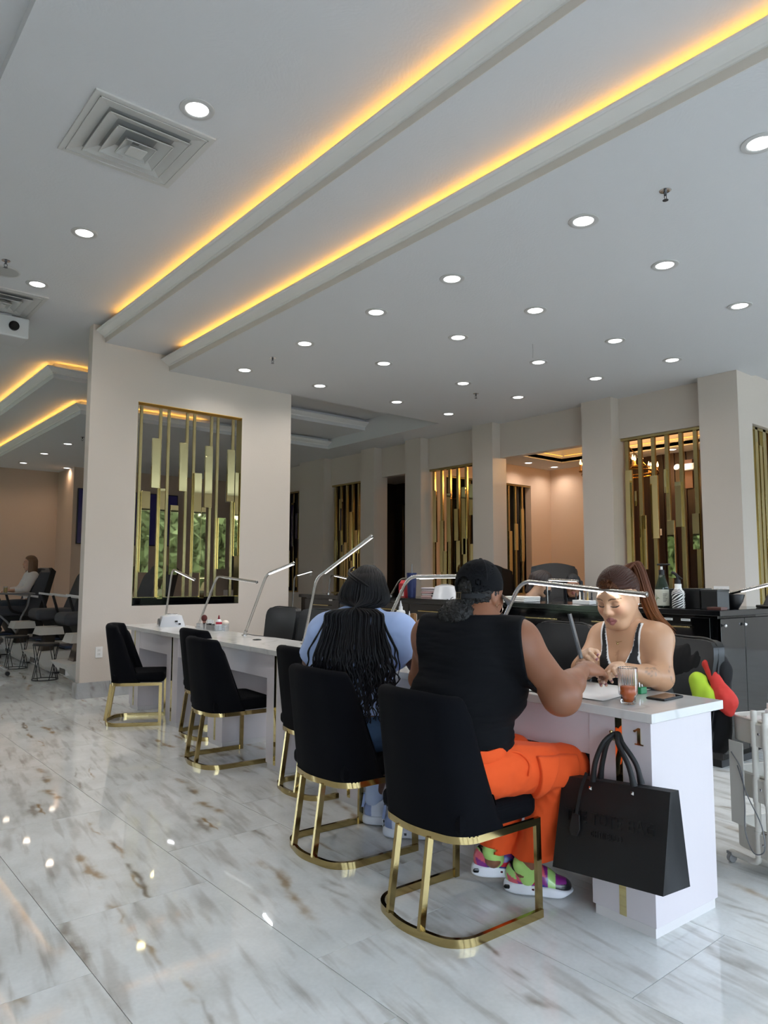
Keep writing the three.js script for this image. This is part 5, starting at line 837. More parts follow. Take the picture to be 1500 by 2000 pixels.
// ---- hand: wrist at the origin, fingers along +x, palm towards -y, thumb on the side T (+1 or -1) of z
function handGeo(curl, T, M, skin, nail, { spread = 0.02, thumb = [0.35, 0.25], cell = 0.0026, scale = 1 } = {}) {
  const bones = [['e', [0.048, 0, 0], [0.052, 0.0155, 0.041], 0, 0.02], ['c', [-0.02, 0.002, 0], [0.03, 0, 0], 0.0225, 0.026, 0.03], ['c', [0.03, -0.004, T * 0.026], [0.05, -0.004, T * 0.032], 0.017, 0.015, 0.02]];
  const parts = [], nails = [];
  [[-0.031, 0.056, 0.0076], [-0.011, 0.072, 0.0085], [0.0105, 0.077, 0.0088], [0.0305, 0.07, 0.0088]].forEach(([zz, len, r], i) => {
    const z = zz * T, c = Array.isArray(curl) ? curl[i] : curl; let p = [0.086 - Math.abs(zz) * 0.2, -0.001, z], ang = c * 0.55; const fr = [0.46, 0.3, 0.24], br = [];
    const sp = spread * (i - 1.4) * T;
    for (let k = 0; k < 3; k++) { const L = len * fr[k], q = [p[0] + L * Math.cos(ang), p[1] - L * Math.sin(ang), p[2] + L * sp * 2]; br.push(['c', p, q, r * (1 - 0.1 * k), r * (0.92 - 0.12 * k), 0.006]); if (k === 2) nails.push([q, ang, r * 0.7]); p = q; ang += c * (k === 0 ? 0.95 : 0.7); }
    br.unshift(['c', [0.045, 0.001, z * 0.85], br[0][1], r * 1.15, r * 1.1, 0.008]); parts.push(field(br));
  });
  { const a = [0.022, -0.006, T * 0.024], [sp, dn] = thumb, b = [0.052, -0.012 - dn * 0.02, T * (0.046 + sp * 0.012)], c = [0.08, -0.016 - dn * 0.045, T * (0.05 + sp * 0.005)], d = [0.1, -0.018 - dn * 0.06, T * (0.05 - sp * 0.01)]; parts.push(field([['c', a, b, 0.014, 0.0115, 0.01], ['c', b, c, 0.0112, 0.0095, 0.008], ['c', c, d, 0.0092, 0.0072, 0.006]])); nails.push([d, dn, 0.0065]); }
  const palm = field(bones);
  const f = (x, y, z) => { let d = palm(x, y, z); for (const p of parts) d = smin(d, p(x, y, z), 0.011); return d; };
  const color = (x, y, z) => { for (const [p, a, r] of nails) if (Math.hypot(x - p[0] - 0.002 * Math.cos(a), y - p[1] - 0.004, z - p[2]) < r * 1.15 && y > p[1] - 0.001) return nail; const kn = Math.exp(-(((x - 0.086) / 0.008) ** 2)) * 0.25; return mixc(skin, [skin[0] * 0.7, skin[1] * 0.6, skin[2] * 0.55], kn + 0.08 * N3(x * 90, y * 90, z * 90)); };
  const g = sdfMesh(f, [-0.045, -0.11, -0.085], [0.185, 0.04, 0.085], cell, color);
  g.scale(scale, scale, scale); g.applyMatrix4(M);
  // long nails: slim tapered tips beyond each finger
  return g;
}
function basis(o, x, y) { const X = V(...x).normalize(), Z = V().crossVectors(X, V(...y)).normalize(), Y = V().crossVectors(Z, X).normalize(); return new THREE.Matrix4().makeBasis(X, Y, Z).setPosition(...o); }
function bodyGeo(bones, cell, color, pad) { const [lo, hi] = bounds(bones, pad ?? 0.03); return sdfMesh(field(bones), lo, hi, cell, color); }
function cloth(bones, off, cell, cut, { fold = 0, fs = [6, 22, 6], seed = 0, color, thick } = {}) {
  const F = field(bones), [lo, hi] = bounds(bones, off + 0.03);
  const f = (x, y, z) => { let d = F(x, y, z) - off; if (fold) { const n = fbm(x * fs[0] + seed, y * fs[1], z * fs[2], 3); d -= fold * (1.6 * n) - fold * 0.8 * Math.abs(fbm(x * fs[0] * 1.7 - seed, y * fs[1] * 1.4 + 5, z * fs[2] * 1.7, 2)); } if (thick) d = Math.max(d, -(F(x, y, z) - off + thick)); return cut ? smax(d, cut(x, y, z), 0.006) : d; };
  return sdfMesh(f, lo, hi, cell, color);
}
const tone = (skin, k = 0.1) => (x, y, z) => { const n = fbm(x * 9, y * 9, z * 9, 3); return [skin[0] * (1 + k * n), skin[1] * (1 + k * 1.2 * n), skin[2] * (1 + k * 1.3 * n)]; };
function shoe(M, opt) {                         // toe along +x, sole at y = 0; returns parts
  const up = field([['e', [-0.075, 0.062, 0], [0.052, 0.056, 0.037], 0, 0.03], ['e', [0.0, 0.05, 0], [0.075, 0.045, 0.04], 0, 0.04], ['e', [0.09, 0.04, 0], [0.062, 0.036, 0.044], 0, 0.04], ['c', [-0.07, 0.08, 0], [-0.055, 0.115, 0], 0.042, 0.044, 0.03], ['c', [-0.02, 0.1, 0], [0.04, 0.07, 0], 0.03, 0.034, 0.03]]);
  const collar = (x, y, z) => y - (opt.high ? 0.125 : 0.098) + 0.45 * Math.max(0, 0.02 - Math.abs(x + 0.058)) - Math.max(0, Math.abs(x + 0.058) - 0.02) * 0.55;
  const hollow = (x, y, z) => -capD(x, y, z, [-0.058, 0.085, 0], [-0.05, 0.2, 0], 0.036, 0.038);
  const upper = sdfMesh((x, y, z) => smax(smax(smax(up(x, y, z), collar(x, y, z), 0.008), 0.022 - y, 0.004), hollow(x, y, z), 0.006), [-0.15, 0, -0.07], [0.17, 0.16, 0.07], 0.0045, opt.color);
  const so = field([['e', [-0.075, 0.022, 0], [0.062, 0.06, 0.043], 0, 0.05], ['e', [0.01, 0.022, 0], [0.09, 0.06, 0.042], 0, 0.05], ['e', [0.09, 0.022, 0], [0.072, 0.06, 0.05], 0, 0.05]]);
  const sole = sdfMesh((x, y, z) => smax(smax(so(x, y, z), y - (0.042 + (x < -0.02 ? 0.006 : 0) - 0.012 * smooth(x, 0.05, 0.15)), 0.01), -y + 0.002 + 0.02 * smooth(x, 0.1, 0.17), 0.008), [-0.16, -0.01, -0.07], [0.18, 0.08, 0.07], 0.0045);
  return { upper: upper.applyMatrix4(M), sole: sole.applyMatrix4(M) };
}
const mTop = new THREE.MeshPhysicalMaterial({ color: 0x040509, roughness: 0.9, specularIntensity: 0.5, sheen: 0.08, sheenColor: new THREE.Color(0x303848), sheenRoughness: 0.5, side: THREE.DoubleSide });
const cl = (hex, rough = 0.85, ex = {}) => new THREE.MeshPhysicalMaterial({ color: hex, roughness: rough, sheen: 0.15, sheenColor: new THREE.Color(hex), sheenRoughness: 0.6, side: THREE.DoubleSide, ...ex });
const vc = (rough = 0.8) => new THREE.MeshPhysicalMaterial({ vertexColors: true, roughness: rough, side: THREE.DoubleSide });
function strands(list, r, seg, rad) { return merge(list.map((pts) => tube(pts, r, seg, rad))); }

// ================================================================ customer in black top and orange trousers
{
  const t = thing('person', 'woman in black cap, sleeveless black top and orange trousers, hand held out', 'person');
  const A = -0.446, f = FWD(A), r = RGT(A), skin = lin(0x8a5a40), skinHi = lin(0x96654a);
  const SR = [2.197, 1.035, -1.812], SL = [2.042, 1.04, -2.128], EL = [2.235, 0.845, -1.645], WR = [2.45, 0.922, -1.695];
  const torso = [['e', [2.108, 0.94, -2.0], [0.135, 0.18, 0.19], A, 0.05], ['c', SR, SL, 0.078, 0.078, 0.06], ['e', [2.085, 0.79, -2.01], [0.165, 0.135, 0.207], A, 0.06], ['e', [2.085, 0.665, -2.005], [0.155, 0.11, 0.19], A - 0.1, 0.05], ['c', [2.11, 1.05, -1.975], [2.14, 1.125, -1.965], 0.085, 0.058, 0.1], ['e', [2.19, 0.835, -1.9], [0.11, 0.09, 0.1], A, 0.05]];
  const hips = [['e', [2.08, 0.565, -2.02], [0.165, 0.115, 0.2], 0, 0.05]];
  const HR = [2.09, 0.56, -1.925], HL = [2.07, 0.555, -2.12], KR = [2.46, 0.525, -1.80], KL = [2.45, 0.52, -2.05], AR = [2.385, 0.12, -1.955], AL = [2.335, 0.15, -2.075];
  const legs = [['c', HR, KR, 0.1, 0.066, 0.05], ['c', HL, KL, 0.1, 0.066, 0.05], ['c', KR, [AR[0], 0.1, AR[2]], 0.06, 0.036, 0.03], ['c', KL, [AL[0], 0.12, AL[2]], 0.06, 0.036, 0.03]];
  const armR = [['c', SR, EL, 0.073, 0.06, 0.05], ['c', EL, add3(EL, [f, 0.0]), 0.06, 0.06, 0.04], ['c', EL, [2.33, 0.882, -1.665], 0.058, 0.046, 0.04], ['c', [2.33, 0.882, -1.665], WR, 0.045, 0.028, 0.03]];
  const EL2 = [2.17, 0.84, -2.33], armL = [['c', SL, EL2, 0.07, 0.052, 0.05], ['c', EL2, [2.4, 0.838, -2.32], 0.05, 0.028, 0.03]];
  const neck = [['c', [2.13, 1.08, -1.965], [2.15, 1.16, -1.97], 0.062, 0.052, 0.05]];
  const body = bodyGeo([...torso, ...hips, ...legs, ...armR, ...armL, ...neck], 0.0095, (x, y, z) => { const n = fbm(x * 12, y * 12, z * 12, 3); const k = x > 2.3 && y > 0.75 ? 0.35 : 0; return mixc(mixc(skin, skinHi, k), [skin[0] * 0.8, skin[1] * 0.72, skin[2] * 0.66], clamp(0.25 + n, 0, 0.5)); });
  const yawH = 1.66, HM = poseM([2.168, 1.213, -1.978], yawH, 0.12, 0, 1.0);
  const head = headGeo({ skin, lip: lin(0x6d3a34), neckR: 0.056, neck: [0, -0.16, -0.05] }, HM);
  const handM = basis(WR, [0.74, -0.06, 0.14], [0.25, 0.86, 0.45]);
  const hand = handGeo([0.95, 0.85, 0.8, 0.6], -1, handM, mixc(skin, skinHi, 0.8), lin(0xd9b8a8), { thumb: [0.6, 0.6] });
  obj('body', merge([body, head, hand]), skinM(0.48), t);
  // sleeveless top
  const half = (a, b, k) => a.map((q, i) => lerp(q, b[i], k)), topB = [...torso, ['c', SR, half(SR, EL, 0.6), 0.074, 0.066, 0.05], ['c', SL, half(SL, EL2, 0.6), 0.071, 0.062, 0.05], ['e', [2.08, 0.61, -2.01], [0.15, 0.08, 0.185], A - 0.2, 0.05]];
  const SRo = add3(SR, [r, 0.035]), armHole = (x, y, z) => { const d = (x - SRo[0]) * r[0] + (y - SRo[1]) * 0.12 + (z - SRo[2]) * r[2]; const e = (x - SL[0]) * -r[0] + (z - SL[2]) * -r[2] - 0.035; const lowc = 0.9 * Math.max(0, 0.905 - y); return Math.max(d - lowc, e - lowc); };
  const top = cloth(topB, 0.011, 0.0075, (x, y, z) => Math.max(armHole(x, y, z), 0.583 - y + 0.02 * N3(x * 9, 0, z * 9), y - (1.135 - 0.3 * Math.max(0, (x - 2.13) * f[0] + (z + 1.965) * f[2]))), { fold: 0.0065, fs: [4, 24, 4], seed: 2 });
  obj('sleeveless_top', top, mTop, t);
  // trousers
  const pantB = [['e', [2.085, 0.55, -2.02], [0.168, 0.1, 0.203], 0, 0.05], ['c', HR, KR, 0.108, 0.083, 0.05], ['c', HL, KL, 0.108, 0.083, 0.05], ['c', KR, [AR[0] + 0.012, 0.1, AR[2] + 0.01], 0.078, 0.073, 0.03], ['c', KL, [AL[0] + 0.012, 0.13, AL[2]], 0.078, 0.07, 0.03], ['c', [2.13, 0.57, -1.88], [2.3, 0.57, -1.82], 0.07, 0.06, 0.05]];
  const mOr = cl(0xe8541a, 0.9);
  const pants = cloth(pantB, 0.006, 0.008, (x, y, z) => Math.max(y - 0.645 + 0.12 * Math.max(0, x - 2.2), (z > -2.0 + (x - 2.38) * 0.4 ? 0.155 : 0.178) + 0.01 * N3(x * 14, 1, z * 14) - y), { fold: 0.010, fs: [8, 8, 8], seed: 5 });
  obj('trousers', pants, mOr, t);
  { const dir = V(KR[0] - HR[0], KR[1] - HR[1], KR[2] - HR[2]).normalize(); const F = field(pantB), box_ = (x, y, z, c, h, ph) => { const p = V(x - c[0], y - c[1], z - c[2]), a = p.dot(dir), ry = p.y - a * dir.y; return Math.max(Math.abs(a - 0) - h[0] - ph * ry, Math.abs(ry) - h[1]); };
    const mk = (off, c, h, ph, fold) => sdfMesh((x, y, z) => smax(smax(F(x, y, z) - off - 0.004 * fbm(x * 10, y * 10, z * 10, 2), box_(x, y, z, c, h, ph), 0.008), -(z + 1.97), 0.01), [2.05, 0.4, -2.0], [2.6, 0.68, -1.62], 0.0065);
    obj('cargo_pocket', mk(0.017, [2.37, 0.535, -1.80], [0.085, 0.062, 0], 0, 1), mOr, t); obj('pocket_flap', mk(0.026, [2.295, 0.515, -1.80], [0.032, 0.088, 0], 0.25, 1), mOr, t); 
    obj('hip_pocket_welt', tube(curve([V(2.13, 0.632, -1.822), V(2.175, 0.622, -1.79), V(2.2, 0.585, -1.768), V(2.19, 0.54, -1.764)], 16), 0.0055, 8), mOr, t);
    obj('waistband', sweep(Array.from({ length: 40 }, (_, i) => { const a = i / 40 * 2 * PI; return V(2.082 + 0.166 * Math.cos(a), 0.625 + 0.004 * Math.sin(9 * a), -2.015 + 0.2 * Math.sin(a)); }), [[-0.004, -0.024], [0.006, -0.02], [0.008, 0], [0.006, 0.02], [-0.004, 0.024]], { closed: true, flat: false }), mOr, t); }
  // socks and sneakers
  const lime = cl(0xb6e07e, 0.85), white = C(0xe9e9ee, 0.35), black = C(0x0a0a0c, 0.6), red = C(0xc4122c, 0.4), darkRed = C(0x4a0f16, 0.15);
  const pal = [0xc2558a, 0x8a2a86, 0xe0788a, 0xa8d67a, 0x24358c, 0x8fa0c0, 0xd85a6a, 0xcfe04a].map(lin);
  [[AR, [2.362, -2.038], [2.496, -1.865], 0.0, 0], [AL, [2.292, -2.155], [2.42, -2.06], 0.045, 3]].forEach(([an, h, to, lift, seed]) => {
    const d = V(to[0] - h[0], 0, to[1] - h[1]).normalize(), c = V(h[0], 0, h[1]).addScaledVector(d, 0.125), X = d.clone(), pitch = lift * 6 * 0.16;
    const M = new THREE.Matrix4().makeTranslation(c.x, 0.002 + lift * 0.85, c.z).multiply(new THREE.Matrix4().makeRotationY(Math.atan2(-X.z, X.x))).multiply(new THREE.Matrix4().makeRotationZ(-pitch));
    const s = shoe(M.clone().scale(V(0.94, 0.98, 0.95)), { color: (x, y, z) => { if (x > 0.085) return y > 0.055 && x < 0.13 ? pal[1] : [0.012, 0.012, 0.015]; if (x > 0.052) return pal[3]; const cx = Math.floor((x + 0.2 + 0.3 * (y - 0.05)) / 0.042), cy = Math.floor((y + 0.004 + 0.4 * x) / 0.033); return pal[Math.abs(cx * 3 + cy * 5 + seed) % 8]; } });
    const g = obj('shoe', s.upper, new THREE.MeshPhysicalMaterial({ vertexColors: true, roughness: 0.35, clearcoat: 0.6, clearcoatRoughness: 0.15, side: THREE.DoubleSide }), t);
    obj('sole', s.sole, white, g);
    const on = (geo, m, n) => obj(n, geo.applyMatrix4(M), m, g);
    for (const sz of [1]) {
      for (const [x0, x1] of [[-0.118, -0.085], [-0.058, -0.008]]) on(new THREE.CapsuleGeometry(0.0085, x1 - x0, 6, 12).rotateZ(PI / 2).scale(1, 1, 0.4).translate((x0 + x1) / 2, 0.026, (x0 < -0.1 ? 0.032 : 0.0405) * sz), x0 < -0.1 ? mBlackGloss : darkRed, 'air_window');
      const sw = new THREE.Shape(); sw.moveTo(-0.085, 0.088); sw.quadraticCurveTo(-0.05, 0.048, 0.0, 0.046); sw.quadraticCurveTo(0.03, 0.048, 0.026, 0.075); sw.quadraticCurveTo(0.014, 0.058, -0.015, 0.062); sw.quadraticCurveTo(-0.05, 0.07, -0.085, 0.088);
      on(new THREE.ExtrudeGeometry(sw, { depth: 0.003, bevelEnabled: false }).translate(0, 0, 0.0375), red, 'swoosh_emblem');
    }
    on(tube(curve([V(-0.098, 0.108, 0), V(-0.085, 0.1, 0.034), V(-0.05, 0.076, 0.038), V(-0.015, 0.09, 0.032), V(0.0, 0.106, 0), V(-0.015, 0.09, -0.032), V(-0.05, 0.076, -0.038), V(-0.085, 0.1, -0.034), V(-0.098, 0.108, 0)], 40), 0.0065, 8), black, 'collar');
    on(strands([0, 1, 2, 3].map((i) => curve([V(0.005 + 0.014 * i, 0.108 - 0.01 * i, -0.018), V(0.008 + 0.014 * i, 0.112 - 0.01 * i, 0), V(0.005 + 0.014 * i, 0.106 - 0.01 * i, 0.02)], 6)), 0.0028, 6), red, 'laces');
    obj('sock', merge([bodyGeo([['c', [an[0], an[1] + 0.0, an[2]], [lerp(an[0], c.x, 0.3), 0.07 + lift, lerp(an[2], c.z, 0.3)], 0.038, 0.034, 0.02], ['c', [an[0], an[1], an[2]], [c.x - d.x * 0.03, 0.075 + lift, c.z - d.z * 0.03], 0.034, 0.03, 0.03]], 0.006)]), lime, g);
  });
  // cap: crown, strap, buckle, bill and the hair under it
  const capL = new THREE.Matrix4().copy(HM);
  const crownF = (x, y, z) => { const d = ellD(x, y, z, [0, 0.036, -0.014], [0.09, 0.102, 0.107]); return smax(smax(Math.abs(d + 0.0025) - 0.0025, -(y - 0.0 - 0.012 - z * 0.18), 0.003), -(ellD(x, y, z, [0, 0.012, -0.12], [0.038, 0.042, 0.05])), 0.004); };
  obj('cap', sdfMesh(crownF, [-0.11, -0.03, -0.14], [0.11, 0.16, 0.12], 0.0042).applyMatrix4(capL), mTop, t);
  const cap = t.children[t.children.length - 1];
  for (let i = 0; i < 6; i++) { const a = i / 6 * 2 * PI + 0.52, pts = []; for (let k = 0; k <= 12; k++) { const e = 0.12 + k / 12 * 1.32; pts.push(V(0.0905 * Math.cos(a) * Math.sin(e), 0.036 + 0.1025 * Math.cos(e), -0.014 + 0.1075 * Math.sin(a) * Math.sin(e))); } if (Math.abs(Math.sin(a) + 1) > 0.2) obj('seam', tube(pts, 0.0013, 5).applyMatrix4(capL), C(0x1a1b20, 0.8), cap); }
  obj('button', ball(0.008, 0, 0.139, -0.014, 1, 0.5, 1).applyMatrix4(capL), mTop, cap);
  obj('strap', sweep(curve([V(0.072, -0.012, -0.064), V(0.04, -0.018, -0.1), V(0, -0.02, -0.112), V(-0.04, -0.018, -0.1), V(-0.072, -0.012, -0.064)], 24), [[-0.0015, -0.009], [0.0015, -0.009], [0.0015, 0.009], [-0.0015, 0.009]]).applyMatrix4(capL), C(0x15161a, 0.8), cap);
  { const b = new THREE.Shape([V2(-0.011, -0.014), V2(0.011, -0.014), V2(0.011, 0.014), V2(-0.011, 0.014)]); b.holes.push(new THREE.Path([V2(-0.008, -0.011), V2(0.008, -0.011), V2(0.008, 0.011), V2(-0.008, 0.011)])); obj('buckle', merge([new THREE.ExtrudeGeometry(b, { depth: 0.003, bevelEnabled: false }), box(0.002, 0.022, 0.003, 0, -0.011, 0.0015)]).rotateY(PI + 0.15).translate(0.02, -0.019, -0.1125).applyMatrix4(capL), C(0x8d7f66, 0.3, 1), cap); }
  { const g = new THREE.BufferGeometry(), pos = [], idx = []; const NU = 20, NR = 8; for (const s of [0, 1]) for (let i = 0; i <= NU; i++) for (let j = 0; j <= NR; j++) { const a = lerp(-1.15, 1.15, i / NU), q = j / NR, R0 = 0.088, x = (R0 + q * 0.012) * Math.sin(a), z = 0.0 + Math.cos(a) * (0.086 + q * 0.085) - q * 0.01; pos.push(x, 0.018 - q * 0.022 - x * x * 4.2 + s * 0.003, z); } const o = (NU + 1) * (NR + 1); for (const s of [0, 1]) for (let i = 0; i < NU; i++) for (let j = 0; j < NR; j++) { const a = s * o + i * (NR + 1) + j, b = a + 1, c = a + NR + 1, d = c + 1; s ? idx.push(a, b, c, b, d, c) : idx.push(a, c, b, b, c, d); } g.setAttribute('position', new THREE.Float32BufferAttribute(pos, 3)); g.setIndex(idx); g.computeVertexNormals();
    obj('bill', g.applyMatrix4(capL), new THREE.MeshPhysicalMaterial({ color: 0x3a3b40, roughness: 0.35, metalness: 0.6, bumpMap: bumpTex, bumpScale: 0.002, side: THREE.DoubleSide }), cap); }
  const mHair = new THREE.MeshPhysicalMaterial({ color: 0x0b0908, roughness: 0.6, side: THREE.DoubleSide });
  const hf = (x, y, z) => { let d = smax(ellD(x, y, z, [0, 0.02, -0.02], [0.083, 0.09, 0.093]), Math.max(z - 0.03 + (y < 0 ? 0.02 : 0), y - 0.078), 0.01); d = smax(d, -0.085 - y, 0.01); const bun = ellD(x, y, z, [0.03, -0.1, -0.105], [0.078, 0.066, 0.056]); d = smin(d, bun, 0.03); return d - 0.008 * fbm(x * 55, y * 55, z * 55, 3) - 0.004 * N3(x * 160, y * 160, z * 160); };
  const hair = obj('hair', sdfMesh(hf, [-0.1, -0.18, -0.18], [0.13, 0.08, 0.06], 0.004).applyMatrix4(capL), mHair, t);
  { const R = rng(31), L = []; for (let i = 0; i < 260; i++) { const a = R() * 6.283, b = Math.acos(2 * R() - 1), p = V(0.03 + 0.077 * Math.sin(b) * Math.cos(a), -0.1 + 0.065 * Math.cos(b), -0.105 + 0.05 * Math.sin(b) * Math.sin(a)), pts = []; const ax = V(R() - 0.5, R() - 0.5, R() - 0.5).normalize(), u = V().crossVectors(ax, V(0, 1, 0.3)).normalize(), w = V().crossVectors(ax, u); const rr = 0.004 + R() * 0.006; for (let k = 0; k <= 8; k++) { const q = k / 8 * 5; pts.push(p.clone().addScaledVector(u, rr * Math.cos(q)).addScaledVector(w, rr * Math.sin(q)).addScaledVector(ax, 0.0025 * q)); } L.push(pts); } const c = obj('curls', strands(L, 0.0011, 4).applyMatrix4(capL), mHair, hair); c.userData.kind = 'stuff'; }
  { const pts = []; for (let i = 0; i <= 40; i++) { const a = i / 40 * 2 * PI, x = 16 * Math.sin(a) ** 3, y = 13 * Math.cos(a) - 5 * Math.cos(2 * a) - 2 * Math.cos(3 * a) - Math.cos(4 * a); pts.push(V(x * 0.0023, y * 0.0023 - 0.036, 0)); } obj('heart_earring', tube(pts, 0.0014, 7).rotateZ(0.25).rotateY(-0.25).translate(-0.089, -0.028, 0.0).applyMatrix4(capL), C(0xf2dcc4, 0.15, 1), t); }
}
// ================================================================ customer with long braids
{
  const t = thing('person', 'woman with very long black braids in a pale blue T-shirt, seen from behind', 'person');
  const A = -0.75, f = FWD(A), r = RGT(A), skin = lin(0x5a3a2c);
  const Nk = [2.262, 1.08, -2.862], SR = add3(Nk, [r, 0.175], [[0, 1, 0], -0.08]), SL = add3(Nk, [r, -0.175], [[0, 1, 0], -0.085]);
  const ER = [2.445, 0.855, -2.63], EL = [2.15, 0.84, -3.12];
  const torso = [['e', [2.24, 0.945, -2.878], [0.14, 0.18, 0.19], A, 0.05], ['c', SR, SL, 0.078, 0.078, 0.06], ['e', [2.21, 0.79, -2.88], [0.17, 0.14, 0.205], A, 0.06], ['e', [2.175, 0.65, -2.88], [0.165, 0.12, 0.2], A * 0.5, 0.05], ['c', add3(Nk, [[0, 1, 0], -0.04]), add3(Nk, [[0, 1, 0], 0.04]), 0.075, 0.056, 0.06]];
  const HR = [2.18, 0.56, -2.745], HL = [2.17, 0.555, -2.94], KR = [2.57, 0.53, -2.68], KL = [2.57, 0.53, -2.95], AR = [2.45, 0.13, -2.79], AL = [2.45, 0.13, -3.0];
  const armR = [['c', SR, ER, 0.072, 0.057, 0.05], ['c', ER, [2.6, 0.842, -2.75], 0.055, 0.03, 0.03]], armL = [['c', SL, EL, 0.072, 0.056, 0.05], ['c', EL, [2.5, 0.842, -3.0], 0.054, 0.03, 0.03]];
  const legs = [['c', HR, KR, 0.1, 0.065, 0.05], ['c', HL, KL, 0.1, 0.065, 0.05], ['c', KR, AR, 0.058, 0.036, 0.03], ['c', KL, AL, 0.058, 0.036, 0.03]];
  const HM = poseM([2.312, 1.203, -2.88], 2.1, 0.2, 0.04, 1.04);
  obj('body', merge([bodyGeo([...torso, ['e', [2.175, 0.56, -2.85], [0.165, 0.11, 0.2], 0, 0.05], ...armR, ...armL, ...legs], 0.011, tone(skin)), headGeo({ skin, lip: lin(0x5a2f2c), neckR: 0.056 }, HM, 0.004),
    handGeo(0.4, -1, basis([2.6, 0.845, -2.75], [0.8, -0.02, -0.5], [0, 1, 0]), skin, lin(0xd8c8c0), { cell: 0.0032 }), handGeo(0.4, 1, basis([2.5, 0.845, -3.0], [1, -0.02, 0.3], [0, 1, 0]), skin, lin(0xd8c8c0), { cell: 0.0032 })]), skinM(0.5), t);
  const sleeveR = ['c', SR, add3(SR, [[ER[0] - SR[0], ER[1] - SR[1], ER[2] - SR[2]], 0.8]), 0.085, 0.083, 0.05], sleeveL = ['c', SL, add3(SL, [[EL[0] - SL[0], EL[1] - SL[1], EL[2] - SL[2]], 0.85]), 0.085, 0.085, 0.05];
  const endCut = (S, E, k) => { const d = V(E[0] - S[0], E[1] - S[1], E[2] - S[2]), L = d.length(); d.normalize(); return (x, y, z) => { const a = (x - S[0]) * d.x + (y - S[1]) * d.y + (z - S[2]) * d.z; const lat = Math.hypot(x - S[0] - d.x * a, y - S[1] - d.y * a, z - S[2] - d.z * a); return lat < 0.14 ? a - L * k : -1; }; };
  const cR_ = endCut(SR, ER, 0.78), cL_ = endCut(SL, EL, 0.82);
  const shirtB = [...torso, sleeveR, sleeveL, ['e', [2.17, 0.61, -2.88], [0.172, 0.09, 0.208], A * 0.5, 0.05]];
  const shirtF = field(shirtB), lat = (x, z) => (x - Nk[0]) * r[0] + (z - Nk[2]) * r[2];
  obj('t_shirt', cloth(shirtB, 0.012, 0.0085, (x, y, z) => { const l = lat(x, z); return Math.max(l > 0.16 ? cR_(x, y, z) : -1, l < -0.16 ? cL_(x, y, z) : -1, 0.56 + 0.01 * N3(x * 12, 3, z * 12) - y, y - 1.135); }, { fold: 0.006, fs: [7, 9, 7], seed: 9 }), cl(0xa9bde6, 0.85), t);
  obj('denim_shorts', cloth([['e', [2.175, 0.55, -2.85], [0.17, 0.1, 0.205], 0, 0.05], ['c', HR, KR, 0.107, 0.09, 0.05], ['c', HL, KL, 0.107, 0.09, 0.05]], 0.006, 0.01, (x, y, z) => Math.max(y - 0.63, x - 2.47), { fold: 0.004, seed: 3 }), cl(0x27405c, 0.9), t);
  // sneakers
  const wh = lin(0xd4dae8), bl = lin(0x8c9cc4);
  [[AR, [2.384, -2.826], [2.518, -2.688]], [AL, [2.421, -3.037], [2.499, -2.963]]].forEach(([an, h, to]) => {
    const d = V(to[0] - h[0], 0, to[1] - h[1]).normalize(), c = V(h[0], 0, h[1]).addScaledVector(d, 0.125);
    const M = new THREE.Matrix4().makeTranslation(c.x, 0.002, c.z).multiply(new THREE.Matrix4().makeRotationY(Math.atan2(-d.z, d.x)));
    const s = shoe(M, { high: true, color: (x, y, z) => { if (x < -0.085 && y > 0.04) return bl; if (x < -0.06 && y > 0.085) return mixc(wh, bl, 0.0); if (x > 0.0 && x < 0.03 && y < 0.09) return bl; if (x > 0.1 && y < 0.06) return bl; return wh; } });
    const g = obj('shoe', s.upper, vc(0.5), t); obj('sole', s.sole, C(0xd9dde6, 0.45), g);
    const on = (geo, m, n) => obj(n, geo.applyMatrix4(M), m, g);
    on(box(0.04, 0.012, 0.004, -0.035, 0.018, 0.0455, 0.001), C(0x3a4048, 0.3), 'air_window');
    on(hexa([[-0.14, 0.085, -0.018], [-0.125, 0.085, -0.018], [-0.13, 0.15, -0.014], [-0.118, 0.15, -0.014], [-0.14, 0.085, 0.018], [-0.125, 0.085, 0.018], [-0.13, 0.15, 0.014], [-0.118, 0.15, 0.014]], 2), C(0x8c9cc4, 0.5), 'heel_tab');
    on(merge([tube([V(-0.139, 0.082, 0.003), V(-0.136, 0.062, 0)], 0.0018, 5), tube([V(-0.136, 0.062, 0), V(-0.137, 0.045, 0.008)], 0.0018, 5), tube([V(-0.136, 0.062, 0), V(-0.137, 0.045, -0.008)], 0.0018, 5)]), C(0xe8ecf4, 0.4), 'heel_emblem');
    obj('sock', bodyGeo([['c', [an[0], 0.26, an[2]], [an[0], an[1], an[2]], 0.046, 0.038, 0.02], ['c', an, [c.x - d.x * 0.03, 0.08, c.z - d.z * 0.03], 0.037, 0.032, 0.03]], 0.006), cl(0xaebbd6, 0.9), g);
  });
  // braids: scalp cap, then one tube per braid from the crown down the back
  const mBr = new THREE.MeshPhysicalMaterial({ color: 0x050407, roughness: 0.5, specularIntensity: 0.5, side: THREE.DoubleSide });
  const hair = obj('hair', sdfMesh((x, y, z) => { const d = smax(ellD(x, y, z, [0, 0.03, -0.015], [0.088, 0.1, 0.106]), z - 0.055 - 0.4 * (y - 0.03), 0.01); return smax(d, -0.1 - y, 0.01) - 0.002 * Math.sin(Math.atan2(x, z + 0.015) * 40); }, [-0.12, -0.13, -0.14], [0.12, 0.15, 0.12], 0.005).applyMatrix4(HM), mBr, t);
  const R = rng(77), L = [], back = FWD(A).map((q) => -q);
